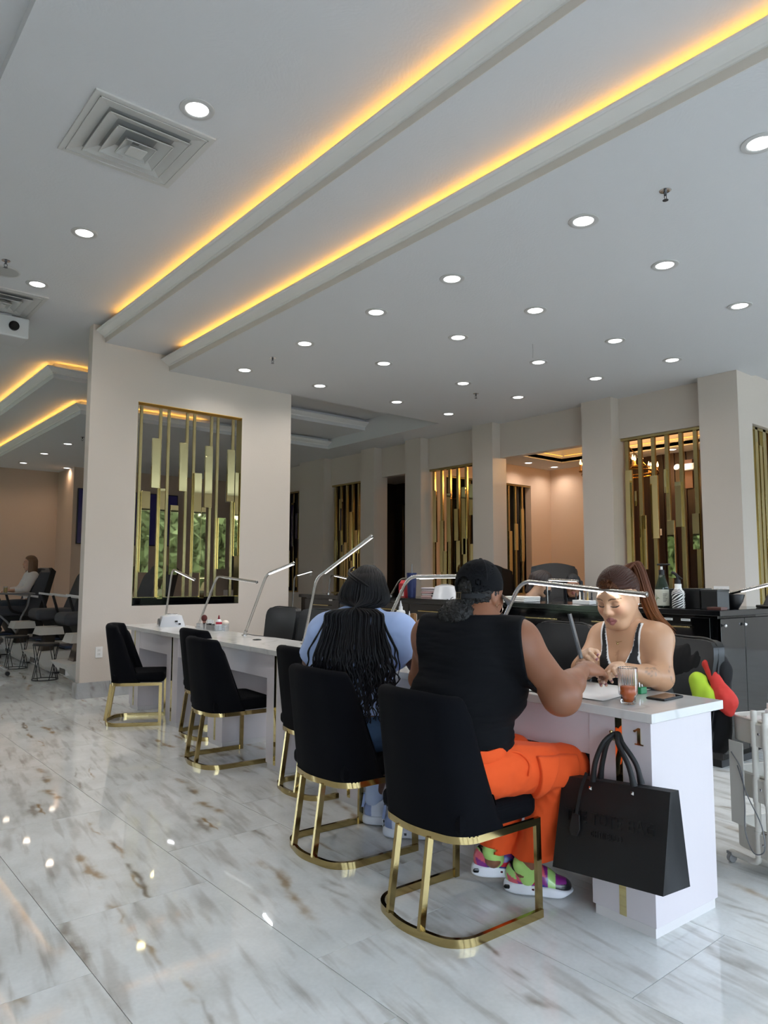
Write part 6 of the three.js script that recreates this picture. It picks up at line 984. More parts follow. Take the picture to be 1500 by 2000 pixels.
  for (let i = 0; i < 180; i++) {
    const u = R() * 2 - 1, depth = R();                          // u: across the back
    const ax = u * 1.35, top = V(0.03 * u, 0.128 - 0.02 * depth, -0.02), side = V(0.108 * Math.sin(ax), 0.035, -0.015 - 0.116 * Math.cos(ax)), low = V(0.132 * Math.sin(ax), -0.06, -0.025 - 0.118 * Math.cos(ax) * (0.85 + 0.15 * depth));
    const P = [top, side.clone().lerp(top, 0.45).multiplyScalar(1.12), side, low].map((p) => p.applyMatrix4(HM));
    const latEnd = u * (0.17 + 0.06 * R()), len = 0.5 - 0.14 * Math.abs(u) ** 1.5 + R() * 0.1 - (R() < 0.3 ? 0.12 : 0), bo = 0.185 + 0.016 * depth;
    const n = 7; for (let k = 0; k <= n; k++) { const q = k / n, l = lerp(u * 0.14, latEnd, smooth(q, 0, 0.7)), y = 1.105 - len * q, tor = 0.09 + 0.03 * (1 - q) + 0.085 * smooth(1.12 - y, 0, 0.25) * Math.sqrt(Math.max(0.1, 1 - (l / 0.24) ** 2)) + 0.01 + 0.02 * depth; P.push(V(2.245 + l * r[0] + back[0] * tor, y, -2.868 + l * r[2] + back[2] * tor)); }
    const pts = curve(P, 46); for (const q of pts) if (q.y < 1.13) for (let g = 0; g < 30 && shirtF(q.x, q.y, q.z) < 0.02 + 0.012 * depth; g++) { q.x += back[0] * 0.006; q.z += back[2] * 0.006; } const w = 0.004 + 0.007 * R(), ph = R() * 6, fr = 9 + R() * 5; let s = 0;
    pts.forEach((p, k) => { if (k) s += p.distanceTo(pts[k - 1]); const a = w * smooth(1.02 - p.y, 0, 0.2); p.x += a * Math.sin(s * fr * 6 + ph) * r[0]; p.z += a * Math.sin(s * fr * 6 + ph) * r[2]; p.x += back[0] * a * 0.6 * Math.cos(s * fr * 5 + ph); });
    L.push(pts);
  }
  const b = obj('braids', strands(L, 0.0046, 6, (q) => (q > 0.75 ? 1 - (q - 0.75) * 2.4 : 1) * (1 + 0.16 * Math.sin(q * 240))), mBr, hair); b.userData.kind = 'stuff';
  const band = []; for (const [y0, y1, z0] of [[0.10, -0.055, 0], [0.02, -0.06, 0], [0.115, -0.04, 0.01], [0.0, -0.07, 0]]) { const pts = []; for (let k = 0; k <= 16; k++) { const q = k / 16, a = lerp(1.4, -1.25, q), y = lerp(y0, y1, q), rr = Math.sqrt(Math.max(0.05, 1 - ((y - 0.03) / 0.125) ** 2)); pts.push(V(0.108 * Math.sin(a) * rr, y, -0.012 - (0.124 + z0) * Math.cos(a) * rr).applyMatrix4(HM)); } band.push(curve(pts, 30)); }
  obj('wrapped_braid', strands(band, 0.0052, 7, (q) => 1 + 0.15 * Math.sin(q * 160)), mBr, hair);
}
// ================================================================ nail technician with the ponytail
{
  const t = thing('person', 'nail technician with a brown ponytail and black tank top trimmed in white', 'person');
  const A = PI - 0.12, f = FWD(A), r = RGT(A), skin = lin(0xb88a68), hi = lin(0xd0a584);
  const Nk = [3.055, 1.045, -1.872], SLf = [3.06, 1.005, -1.722], SRt = [3.09, 0.99, -2.018];                       // her left shoulder is nearer the camera
  const EL = [2.99, 0.842, -1.672], WL = [2.70, 0.905, -1.695], ER = [2.93, 0.852, -2.03], WR = [2.645, 0.945, -1.815];
  const chest = [['e', [3.09, 0.93, -1.868], [0.115, 0.165, 0.155], A, 0.05], ['c', SLf, SRt, 0.062, 0.062, 0.06], ['e', [3.02, 0.885, -1.815], [0.075, 0.07, 0.068], A, 0.03], ['e', [3.03, 0.885, -1.925], [0.075, 0.07, 0.068], A, 0.03], ['e', [3.11, 0.74, -1.868], [0.13, 0.13, 0.165], A, 0.06], ['e', [3.13, 0.6, -1.868], [0.15, 0.11, 0.175], A, 0.06]];
  const neck = [['c', [3.075, 1.02, -1.87], [3.03, 1.10, -1.868], 0.062, 0.05, 0.05], ['c', add3(Nk, [r, 0.09], [[0, 1, 0], -0.02]), add3(Nk, [r, -0.09], [[0, 1, 0], -0.02]), 0.035, 0.035, 0.06]];
  const arms = [['c', SLf, EL, 0.064, 0.052, 0.05], ['c', EL, [2.88, 0.862, -1.676], 0.05, 0.042, 0.03], ['c', [2.88, 0.862, -1.676], WL, 0.042, 0.026, 0.03], ['c', SRt, ER, 0.06, 0.05, 0.05], ['c', ER, WR, 0.046, 0.026, 0.03]];
  const legs = [['c', [3.12, 0.56, -1.78], [2.98, 0.53, -1.74], 0.09, 0.08, 0.05], ['c', [3.12, 0.56, -1.96], [2.98, 0.53, -1.98], 0.09, 0.08, 0.05], ['c', [2.98, 0.53, -1.74], [3.1, 0.08, -1.76], 0.065, 0.045, 0.04], ['c', [2.98, 0.53, -1.98], [3.1, 0.08, -1.98], 0.065, 0.045, 0.04]];
  const HM = poseM([2.975, 1.188, -1.862], -PI / 2 + 0.02, 0.36, 0.02, 1.1);
  const ink = [0.06, 0.05, 0.05];
  const bodyCol = (x, y, z) => {
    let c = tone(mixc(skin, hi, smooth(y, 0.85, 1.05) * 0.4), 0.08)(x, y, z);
    if (z > -1.73 && x < 2.97) { const a = (x - 2.86) / 0.05, b = (y - 0.885) / 0.03; if (Math.abs(Math.hypot(a, b) - 0.55 - 0.18 * Math.sin(Math.atan2(b, a) * 3)) < 0.07 || Math.abs(b - 0.3 * Math.sin(a * 4)) < 0.06 && Math.abs(a) < 1) c = mixc(c, ink, 0.5); }
    if (z > -1.69 && x > 2.96 && y < 0.9 && Math.abs(Math.hypot((x - 3.0) / 0.03, (y - 0.86) / 0.04) - 0.9) < 0.06) c = mixc(c, ink, 0.5);
    if (x < 3.03 && Math.abs((z + 1.87)) < 0.006 && y < 0.95 && y > 0.85) c = mixc(c, [c[0] * 0.6, c[1] * 0.5, c[2] * 0.45], 0.6);
    return c;
  };
  const handL = handGeo([0.75, 0.7, 0.6, 0.5], 1, basis(WL, [-0.93, -0.05, 0.05], [-0.15, 0.75, -0.5]), hi, lin(0x8a5560), { thumb: [0.2, -0.4], cell: 0.0028 });
  const handR = handGeo([1.1, 1.0, 0.85, 0.7], -1, basis(WR, [-0.85, 0.1, 0.45], [0.1, 0.6, -0.75]), hi, lin(0x8a5560), { thumb: [0.2, 0.3], cell: 0.0028 });
  obj('body', merge([bodyGeo([...chest, ...neck, ...arms, ...legs], 0.0085, bodyCol), headGeo({ skin: mixc(skin, hi, 0.55), lip: lin(0x8a4a50), brow: lin(0x2e1c12), blush: lin(0xb87058), neckR: 0.052, neck: [0, -0.15, -0.06], lidLine: -0.0045 }, HM, 0.0027), handL, handR]), skinM(0.42), t);
  // tank top with white binding: colours follow the distance to its own edges
  const lat = (x, z) => (x - Nk[0]) * r[0] + (z - Nk[2]) * r[2], front = (x, z) => (x - 3.08) * f[0] + (z + 1.87) * f[2];
  const edge = (x, y, z) => { const l = lat(x, z), fr = front(x, z) > -0.01; const bot = fr ? 0.872 : 0.93, nk = Math.abs(l) < 0.1 ? y - (bot + (fr ? 0.11 : 0.06) * Math.pow(Math.abs(l) / 0.066, 3.2)) : -1; const out = Math.abs(l) - (0.104 + 0.5 * Math.max(0, 0.92 - y) + 0.35 * Math.max(0, 0.86 - y)); return Math.max(nk * 0.7, out); };
  obj('tank_top', cloth([...chest, ...neck], 0.0065, 0.0042, (x, y, z) => Math.max(edge(x, y, z), 0.6 - y, y - 1.075), { color: (x, y, z) => (edge(x, y, z) > -0.012 ? lin(0xe9e7e4) : lin(0x131417)), fold: 0.0012, seed: 4 }), vc(0.75), t);
  obj('trousers', cloth([['e', [3.13, 0.57, -1.868], [0.15, 0.1, 0.175], A, 0.05], ...legs], 0.012, 0.013, (x, y, z) => Math.max(y - 0.66, 0.1 - y), {}), cl(0x111215, 0.85), t);
  for (const z of [-1.76, -1.98]) { const g = obj('shoe', box(0.25, 0.07, 0.09, 3.05, 0.001, z, 0.03, 4), mBlack, t); }
  { const pts = [V(3.065, 1.03, -1.80), V(3.01, 1.005, -1.825), V(2.972, 0.985, -1.868), V(3.01, 1.0, -1.91), V(3.065, 1.025, -1.94)]; obj('necklace', tube(curve(pts, 40), 0.0011, 5), mGoldSoft, t); obj('pendant', ball(0.0055, 2.969, 0.978, -1.868), mGoldSoft, t); }
  // hair swept back into a high ponytail
  const mHair = new THREE.MeshPhysicalMaterial({ vertexColors: true, roughness: 0.5, specularIntensity: 0.6, side: THREE.DoubleSide }), dk = lin(0x38190a), md = lin(0x663513), lt = lin(0x8f5624);
  const base = V(0.0, 0.085, -0.105);
  const hf = (x, y, z) => { const cran = ellD(x, y, z, [0, 0.037, -0.014], [0.081, 0.097, 0.1]); const line = z - (0.088 - 1.1 * Math.max(0, 0.078 - y) - 3.5 * Math.max(0, Math.abs(x) - 0.035) ** 2 * 8); const low = -(y + 0.055 + 0.5 * (z + 0.06)); const ear = -ellD(x, y, z, [Math.sign(x) * 0.082, -0.005, -0.002], [0.02, 0.036, 0.024]); const d = smax(smax(smax(cran, line, 0.008), low, 0.01), ear, 0.006); const dx = x - base.x, dy = y - base.y, ang = Math.atan2(dx, dy); return d - 0.0016 * Math.sin(ang * 46 + 4 * N3(x * 20, y * 20, z * 20)) - 0.001 * N3(x * 120, y * 120, z * 60); };
  const hair = obj('hair', sdfMesh(hf, [-0.1, -0.09, -0.14], [0.1, 0.15, 0.12], 0.0035, (x, y, z) => { const ang = Math.atan2(x - base.x, y - base.y), n = 0.5 + 0.5 * Math.sin(ang * 46 + 4 * N3(x * 20, y * 20, z * 20)); return mixc(mixc(dk, md, smooth(z, 0.08, -0.06)), lt, 0.35 * n * smooth(z, 0.06, -0.08)); }).applyMatrix4(HM), mHair, t);
  const R = rng(12), HP = base.clone().applyMatrix4(HM), L = [], cols = [];
  for (let i = 0; i < 120; i++) {
    const a = R() * 6.283, q = Math.sqrt(R()), o = V(0.012 * q * Math.cos(a), 0, 0.018 * q * Math.sin(a));
    const s = V(q * Math.cos(a), 0, q * Math.sin(a)), p0 = HP.clone().add(o);
    const tip = V(3.16 + 0.03 * s.x, 1.045 - 0.05 * R() + 0.01 * s.z, -1.735 + 0.05 * s.z + 0.02 * (R() - 0.5));
    const pts = curve([V(2.99 + 0.02 * s.x, HP.y - 0.01, HP.z + 0.02 * s.z).lerp(p0, 0.75), p0.clone().add(V(0.035 + 0.012 * s.x, 0.028 + 0.01 * s.z, 0.02 + 0.012 * s.z)), V(3.112 + 0.022 * s.x, 1.2 + 0.02 * s.x, -1.80 + 0.032 * s.z), V(3.115 + 0.025 * s.x, 1.12, -1.775 + 0.036 * s.z), tip], 22);
    const g = tube(pts, 0.0048, 6, (u) => (u < 0.6 ? 1 : 1 - (u - 0.6) * 2.2)), n = g.attributes.position.count, c = new Float32Array(n * 3), h = R(); for (let k = 0; k < n; k++) { const v = mixc(mixc(md, dk, h * 0.6), lt, clamp((1.25 - g.attributes.position.getY(k)) * 4, 0, 0.9) * (0.4 + 0.6 * h)); c.set(v, k * 3); } g.setAttribute('color', new THREE.BufferAttribute(c, 3)); L.push(g);
  }
  const pt = obj('ponytail', merge(L), mHair, hair); pt.userData.kind = 'stuff';
  obj('hair_tie', new THREE.TorusGeometry(0.017, 0.005, 8, 20).rotateY(0.6).translate(HP.x + 0.012, HP.y + 0.008, HP.z + 0.004), mBlack, hair);
  for (const s of [-1, 1]) { const p = V(s * 0.082, -0.03, -0.004).applyMatrix4(HM); obj('earring', ball(0.005, p.x, p.y, p.z), mChrome, t); }
  // lashes
  for (const s of [-1, 1]) { const pts = []; for (let k = 0; k <= 8; k++) { const q = k / 8 * 2 - 1; pts.push(V(s * 0.031 + q * 0.0165, -0.0035 - 0.0045 * (1 - q * q), 0.0862 - 0.0035 * q * q - 0.004 * Math.max(0, q * s))); } obj('eyelash', tube(pts, 0.0016, 5).applyMatrix4(HM), C(0x0a0706, 0.7), t); }
  // drill handpiece held in her right hand
  const d0 = V(2.545, 0.948, -1.768), d1 = V(2.602, 1.124, -1.862), h = thing('nail_file', 'long slim metal nail file held upright by the technician', 'nail file', d0.toArray());
  const q = d1.clone().sub(d0); obj('blade', sweep([V(0, 0, 0), q], [[-0.007, -0.0015], [0.007, -0.0015], [0.007, 0.0015], [-0.007, 0.0015]], { up: V(1, 0, -0.4) }), mChrome, h); obj('grip_edge', sweep([V(0, 0, 0).addScaledVector(V(0.6, 0, 0.6), -0.008), q.clone().addScaledVector(V(0.6, 0, 0.6), -0.008)], [[-0.003, -0.002], [0.003, -0.002], [0.003, 0.002], [-0.003, 0.002]], { up: V(1, 0, -0.4) }), C(0x55565a, 0.4, 0.4), h);
}
// jackets hung over the technician's chair
{
  const j = thing('jacket', 'black jacket hung over the technician chair with a neon lining', 'jacket');
  const BX = [['e', [3.5, 0.81, -1.8], [0.065, 0.15, 0.225], 0.3, 0.05], ['e', [3.49, 0.6, -1.78], [0.07, 0.22, 0.2], 0.3, 0.06], ['c', [3.55, 0.9, -1.95], [3.47, 0.86, -1.66], 0.05, 0.045, 0.05]];
  obj('shell', cloth(BX, 0.012, 0.011, (x, y, z) => 0.46 - y, { fold: 0.012, fs: [9, 5, 9], seed: 6 }), cl(0x08080a, 0.9), j);
  const y = one('neon_garment', 'neon yellow garment draped below the black jacket', 'garment', cloth([['c', [3.37, 0.79, -1.69], [3.36, 0.58, -1.62], 0.04, 0.062, 0.05], ['e', [3.36, 0.62, -1.63], [0.05, 0.13, 0.065], 0.3, 0.05]], 0.008, 0.008, (x, y, z) => 0.685 - y, { fold: 0.012, fs: [8, 5, 8], seed: 8 }), cl(0xb8d83a, 0.85));
  const rd = one('red_garment', 'red padded sleeve hanging beside the neon garment', 'garment', cloth([['c', [3.40, 0.872, -1.665], [3.37, 0.72, -1.57], 0.016, 0.042, 0.04], ['c', [3.37, 0.72, -1.57], [3.37, 0.67, -1.555], 0.04, 0.02, 0.04]], 0.004, 0.008, null, { fold: 0.007, fs: [12, 12, 12], seed: 2 }), cl(0xd0352c, 0.75));
}
// ================================================================ people further back
function sitter(label, p, turn, o) {           // upright seated figure: local +x is forward, base at the floor
  const t = thing('person', label, 'person', p, turn), sk = lin(o.skin), sy = o.seat ?? 0.46, S = sy - 0.46;
  const SR = [0.0, 1.0 + S, 0.165], SL = [0.0, 1.0 + S, -0.165], hy = 1.215 + S;
  const torso = [['e', [0.0, 0.9 + S, 0], [0.1, 0.18, 0.15], 0, 0.05], ['c', SR, SL, 0.058, 0.058, 0.05], ['e', [-0.01, 0.68 + S, 0], [0.11, 0.15, 0.145], 0, 0.05], ['c', [0, 1.02 + S, 0], [0.015, 1.1 + S, 0], 0.06, 0.05, 0.04]];
  const e = o.elbow ?? [0.12, 0.78, 0.21], w = o.wrist ?? [0.36, 0.82, 0.08];
  const ER = [e[0], e[1] + S, e[2]], EL = [e[0], e[1] + S, -e[2]], WR = [w[0], w[1] + S, w[2]], WL = [w[0], w[1] + S, -w[2]];
  const arms = [['c', SR, ER, 0.052, 0.042, 0.04], ['c', ER, WR, 0.04, 0.026, 0.03], ['c', SL, EL, 0.052, 0.042, 0.04], ['c', EL, WL, 0.04, 0.026, 0.03]];
  const legs = [['c', [0, sy + 0.08, 0.09], [0.4, sy + 0.06, 0.11], 0.085, 0.06, 0.04], ['c', [0, sy + 0.08, -0.09], [0.4, sy + 0.06, -0.11], 0.085, 0.06, 0.04], ['c', [0.4, sy + 0.06, 0.11], o.foot ?? [0.42, 0.09, 0.11], 0.055, 0.036, 0.03], ['c', [0.4, sy + 0.06, -0.11], o.foot ? [o.foot[0], o.foot[1], -o.foot[2]] : [0.42, 0.09, -0.11], 0.055, 0.036, 0.03], ['e', [-0.02, sy + 0.09, 0], [0.13, 0.09, 0.16], 0, 0.05]];
  const HM = poseM([0.03 + (o.lean ?? 0), hy, 0], PI / 2 + (o.look ?? 0), o.nod ?? 0.1, 0, 1);
  const hands = [1, -1].map((s) => handGeo(0.5, -s, basis(s > 0 ? WR : WL, [0.9, -0.1, -s * 0.25], [0.1, 1, 0]), sk, lin(0xd8b0a0), { cell: 0.004 }));
  obj('body', merge([bodyGeo([...torso, ...arms, ...legs], 0.014, tone(sk)), headGeo({ skin: sk, lip: lin(o.lip ?? 0x8a4a48), lidLine: 0.002 }, HM, 0.005), ...hands]), skinM(0.5), t);
  const long = o.sleeves !== 'short';
  const shirtB = [...torso, ['c', SR, ER, 0.058, 0.05, 0.04], ['c', SL, EL, 0.058, 0.05, 0.04], ...(long ? [['c', ER, WR, 0.046, 0.034, 0.03], ['c', EL, WL, 0.046, 0.034, 0.03]] : [])];
  obj('top', cloth(shirtB, 0.01, 0.013, (x, y, z) => Math.max(y - 1.09 - S, sy + 0.02 - y, long ? Math.max(x - w[0] + 0.015) : (Math.abs(z) > 0.13 && y < e[1] + S + 0.1 ? 0.05 : -1)), { fold: 0.006, fs: [9, 12, 9], seed: label.length }), cl(o.top, 0.85), t);
  obj('trousers', cloth(legs, 0.012, 0.014, (x, y, z) => Math.max(y - sy - 0.15, 0.12 - y), { fold: 0.004 }), cl(o.pants ?? 0x16171b, 0.85), t);
  const fp = o.foot ?? [0.42, 0.09, 0.11]; for (const s of [1, -1]) obj('shoe', box(0.25, 0.08, 0.09, fp[0] + 0.06, fp[1] - 0.088, fp[2] * s, 0.035, 4), C(0x202024, 0.5), t);
  const mh = new THREE.MeshPhysicalMaterial({ color: o.hair, roughness: 0.45, side: THREE.DoubleSide });
  const long2 = o.hairLen ?? 0.1;
  const hr = obj('hair', sdfMesh((x, y, z) => { const cr = smax(ellD(x, y, z, [0, 0.037, -0.016], [0.084, 0.1, 0.104]), z - (0.07 - 1.2 * Math.max(0, 0.075 - y) * (o.curtain ? 0.55 : 1)), 0.01); let d = smax(cr, -0.085 - 0.5 * Math.min(0, z + 0.0) - y, 0.02); if (o.curtain) d = Math.min(d, smax(smax(Math.abs(ellD(x, y, z, [0, -0.03, -0.01], [0.09, 0.4, 0.1])) - 0.014, -(y + long2), 0.02), Math.max(z - 0.045, y - 0.06), 0.02)); else d = smin(d, capD(x, y, z, [0, 0.02, -0.1], [0, -long2, -0.1], 0.05, 0.024), 0.04); return d - 0.002 * Math.sin(Math.atan2(x, z) * 30); }, [-0.12, -Math.max(0.2, long2 + 0.05), -0.18], [0.12, 0.16, 0.11], 0.006).applyMatrix4(HM), mh, t);
  if (o.mask) obj('face_mask', sdfMesh((x, y, z) => { const d = ellD(x, y, z, [0, -0.05, 0.045], [0.066, 0.062, 0.07]); return smax(Math.abs(d) - 0.003, Math.max(y + 0.015 - z * 0.0, 0.0 - z), 0.004); }, [-0.09, -0.13, -0.02], [0.09, 0.02, 0.13], 0.005).applyMatrix4(HM), cl(0x0c0d10, 0.9), t);
  return t;
}
sitter('technician in a black face mask bent forward behind the black counter', [5.86, 0, -4.62], -0.85, { skin: 0xb88f72, top: 0x0d0e12, hair: 0x2a1b15, mask: true, nod: 0.5, look: 0.25, lean: 0.05, hairLen: 0.14 });
sitter('woman with long loose black hair facing out behind the counter', [6.75, 0.0, -4.78], PI + 0.6, { skin: 0x94674e, top: 0x141318, hair: 0x101218, curtain: true, hairLen: 0.3, nod: 0.05, seat: 0.43 });
sitter('technician in a black T-shirt mostly hidden behind the black cap', [3.3, 0, -3.06], PI, { skin: 0xa87c60, top: 0x08090c, hair: 0x151010, nod: 0.35, elbow: [0.1, 0.79, 0.22], wrist: [0.34, 0.83, 0.1], sleeves: 'short' });
// ================================================================ PEDICURE AREA AND TREATMENT ROOM
function makePedi() {                           // local +x is where the sitter faces; the foot basin stands in front
  const t = thing('pedicure_chair', '', 'chair'), mW = C(0xd6d2cc, 0.3), mF = C(0x3c3d42, 0.7), mPad = C(0x45464b, 0.75);
  const basin = hexa([[-0.42, 0.1, -0.3], [0.42, 0.1, -0.22], [-0.44, 0.33, -0.34], [0.56, 0.29, -0.3], [-0.42, 0.1, 0.3], [0.42, 0.1, 0.22], [-0.44, 0.33, 0.34], [0.56, 0.29, 0.3]], 6);
  const low = hexa([[-0.38, 0.02, -0.22], [0.3, 0.02, -0.14], [-0.42, 0.1, -0.3], [0.42, 0.1, -0.22], [-0.38, 0.02, 0.22], [0.3, 0.02, 0.14], [-0.42, 0.1, 0.3], [0.42, 0.1, 0.22]], 4);
  obj('basin', toCreasedNormals(merge([basin, low]), 0.5), mW, t); obj('plinth', bb(-0.34, 0.26, 0, 0.022, -0.17, 0.17), mBlack, t);
  obj('window_frame', bb(0.455, 0.5, 0.14, 0.26, -0.12, 0.12, 0.006), mW, t); obj('drain_window', bb(0.495, 0.507, 0.15, 0.25, -0.1, 0.1, 0.004), C(0x33353a, 0.08, 0.8), t);
  obj('knob', [ball(0.05, 0.2, 0.335, 0.2, 1, 0.55, 1)], mChrome, t); obj('rim_light', bb(-0.1, 0.12, 0.333, 0.345, 0.24, 0.27, 0.004), mChrome, t);
  obj('footrest_post', hexa([[0.28, 0.28, -0.1], [0.42, 0.28, -0.1], [0.24, 0.52, -0.08], [0.36, 0.52, -0.08], [0.28, 0.28, 0.1], [0.42, 0.28, 0.1], [0.24, 0.52, 0.08], [0.36, 0.52, 0.08]], 2), C(0x6d645c, 0.12, 0.7), t);
  obj('footrest', hexa([[0.16, 0.51, -0.17], [0.47, 0.51, -0.17], [0.18, 0.61, -0.15], [0.44, 0.61, -0.15], [0.16, 0.51, 0.17], [0.47, 0.51, 0.17], [0.18, 0.61, 0.15], [0.44, 0.61, 0.15]], 4), C(0xbdb8b0, 0.35), t);
  const seat = box(0.62, 0.17, 0.54, -0.12, 0.62, 0, 0.075, 5); obj('seat', seat, mPad, t); obj('base_body', hexa([[-0.65, 0.1, -0.27], [-0.3, 0.1, -0.27], [-0.6, 0.62, -0.25], [0.0, 0.62, -0.25], [-0.65, 0.1, 0.27], [-0.3, 0.1, 0.27], [-0.6, 0.62, 0.25], [0.0, 0.62, 0.25]], 2), mBlack, t);
  const back = hexa([[-0.52, 0.66, -0.25], [-0.34, 0.7, -0.25], [-0.74, 1.42, -0.22], [-0.6, 1.42, -0.22], [-0.52, 0.66, 0.25], [-0.34, 0.7, 0.25], [-0.74, 1.42, 0.22], [-0.6, 1.42, 0.22]], 12, (v, a, b, e) => { const s = Math.sin(PI * e); v.x += a > 0.5 ? 0.035 * s * Math.sin(PI * b) + 0.04 * (1 - s) : -0.05 * s * Math.sin(PI * b); if (b > 0.8) v.y -= 0.08 * (1 - s) * (b - 0.8) / 0.2; });
  obj('backrest', back, mPad, t); obj('back_shell', hexa([[-0.6, 0.6, -0.27], [-0.5, 0.62, -0.28], [-0.8, 1.36, -0.2], [-0.72, 1.42, -0.235], [-0.6, 0.6, 0.27], [-0.5, 0.62, 0.28], [-0.8, 1.36, 0.2], [-0.72, 1.42, 0.235]], 6), mBlack, t);
  obj('headrest', box(0.1, 0.2, 0.3, 0, 0, 0, 0.045, 4).rotateZ(0.26).translate(-0.57, 1.22, 0), mF, t);
  for (const s of [-1, 1]) { const a = obj('armrest', hexa([[-0.5, 0.92, s * 0.3 - 0.035], [0.02, 1.0, s * 0.3 - 0.03], [-0.5, 0.955, s * 0.3 - 0.035], [0.02, 1.03, s * 0.3 - 0.03], [-0.5, 0.92, s * 0.3 + 0.035], [0.02, 1.0, s * 0.3 + 0.03], [-0.5, 0.955, s * 0.3 + 0.035], [0.02, 1.03, s * 0.3 + 0.03]], 3), mWhitePl, t); obj('arm_support', tube(curve([V(-0.02, 0.99, s * 0.3), V(-0.06, 0.86, s * 0.3), V(-0.12, 0.72, s * 0.29), V(-0.3, 0.66, s * 0.28)], 14), 0.02, 8), mBlack, a); }
  obj('water_liner', box(0.5, 0.03, 0.48, -0.08, 0.325, 0, 0.012), C(0x24344f, 0.5), t);
  return t;
}
const pedi0 = makePedi();
[[3.08, -8.85, 'pedicure chair with a white foot basin, nearest, cut by the partition'], [3.12, -10.3, 'pedicure chair second from the partition, empty and grey'], [3.14, -11.75, 'pedicure chair third from the partition, empty and grey'], [2.82, -13.2, 'pedicure chair holding the woman in the white top']].forEach(([x, z, l], i) => { if (!i) { pedi0.position.set(x, 0, z); pedi0.rotation.y = PI; tag(pedi0, l, 'chair', 'pedicure chairs along the wall'); } else dup(pedi0, [x, 0, z], PI, l); });
sitter('woman in a white top reclining in a pedicure chair at the far left', [3.28, 0.0, -13.2], PI, { skin: 0xb98a70, top: 0xcfc6c0, hair: 0x6b4a30, hairLen: 0.16, curtain: true, seat: 0.74, pants: 0x3a3f48, foot: [0.5, 0.46, 0.11], nod: 0.0, wrist: [0.3, 0.76, 0.16] });
{
  const t = thing('tray_table', 'grey side tray holding a yellow drink beside the reclining woman', 'tray', [2.85, 0, -12.72], 0); obj('tray_top', box(0.7, 0.025, 0.3, 0, 0.985, 0, 0.01), C(0x77777a, 0.4), t); for (const s of [-1, 1]) obj('bracket', tube(curve([V(s * 0.3, 0.985, 0), V(s * 0.28, 0.8, -0.02), V(0.1 + s * 0.1, 0.55, -0.1), V(0.35, 0.1, -0.1)], 12), 0.016, 8), mGrey, t); obj('foot', box(0.4, 0.03, 0.2, 0.3, 0.0, -0.1, 0.01), mBlack, t);
  const d = thing('drink', 'small glass of yellow drink on the grey tray', 'drink', [2.78, 1.011, -12.68]); obj('tumbler', lathe([[0, 0], [0.03, 0], [0.034, 0.1], [0.032, 0.1], [0.028, 0.006], [0, 0.006]]), mAcrylic, d); obj('juice', cyl(0.027, 0.03, 0.08, 0, 0.007, 0), C(0xc8a21e, 0.3), d);
}
// wire stools and a rolling stool
function wireStool(l, x, z) { const t = thing('wire_stool', l, 'stool', [x, 0, z], 0, 'black wire stools by the foot basins'); obj('seat', cyl(0.15, 0.15, 0.02, 0, 0.43, 0, 28), C(0x2a2a2c, 0.6), t); for (const [y, r] of [[0.43, 0.15], [0.01, 0.15]]) obj('hoop', new THREE.TorusGeometry(r, 0.006, 6, 32).rotateX(PI / 2).translate(0, y, 0), mBlack, t); for (let i = 0; i < 8; i++) { const a = i * PI / 4, b = a + (i % 2 ? 0.75 : -0.75); obj('wire', tube([V(0.15 * Math.cos(a), 0.43, 0.15 * Math.sin(a)), V(0.15 * Math.cos(b), 0.01, 0.15 * Math.sin(b))], 0.005, 6), mBlack, t); } }
wireStool('black wire stool between the first and second foot basins', 2.6, -9.62); wireStool('black wire stool between the second and third foot basins', 2.6, -11.05);
{
  const t = thing('rolling_stool', 'grey padded rolling stool on chrome casters at the left edge', 'stool', [2.08, 0, -10.35]); obj('seat', lathe([[0, 0.5], [0.17, 0.495], [0.19, 0.47], [0.185, 0.43], [0.15, 0.42], [0, 0.42]], 28), C(0x4a4b4f, 0.5), t); obj('rim', cyl(0.17, 0.17, 0.02, 0, 0.405, 0), mChrome, t); obj('gas_lift', cyl(0.025, 0.03, 0.3, 0, 0.12, 0), mChrome, t);
  for (let i = 0; i < 5; i++) { const a = i * PI * 0.4 + 0.1, c = Math.cos(a), s = Math.sin(a), l = obj('leg', tube(curve([V(0.02 * c, 0.15, 0.02 * s), V(0.14 * c, 0.14, 0.14 * s), V(0.25 * c, 0.075, 0.25 * s)], 8), 0.016, 8), mChrome, t); obj('caster', merge([cyl(0.027, 0.027, 0.02).rotateX(PI / 2).translate(0, 0, -0.016), cyl(0.027, 0.027, 0.02).rotateX(PI / 2).translate(0, 0, 0.016)]).rotateY(-a).translate(0.255 * c, 0.028, 0.255 * s), mBlack, l); }
}
sitter('dark haired technician at the far left edge facing the reclining woman', [2.1, 0, -12.5], -0.3, { skin: 0xa8775c, top: 0x0c0d11, hair: 0x120e0d, nod: 0.4, elbow: [0.12, 0.8, 0.2], wrist: [0.4, 0.98, 0.05], seat: 0.5 });
{ const t = thing('wall_screen', 'dark purple television on the pedicure wall beside the partition', 'television', [6.05, 1.98, -16.29], 0); obj('frame', box(2.3, 1.22, 0.05, 0, 0, 0.03, 0.008), mBlack, t); obj('screen', box(2.26, 1.18, 0.004, 0, 0.02, 0.056), new THREE.MeshPhysicalMaterial({ color: 0x15122c, roughness: 0.15, emissive: 0x1a1640, emissiveIntensity: 0.35 }), t); obj('caption', box(0.24, 0.3, 0.003, -0.85, 0.6, 0.058), new THREE.MeshPhysicalMaterial({ color: 0x4a4a8a, roughness: 0.2, emissive: 0x5a5aa8, emissiveIntensity: 0.3 }), t); }
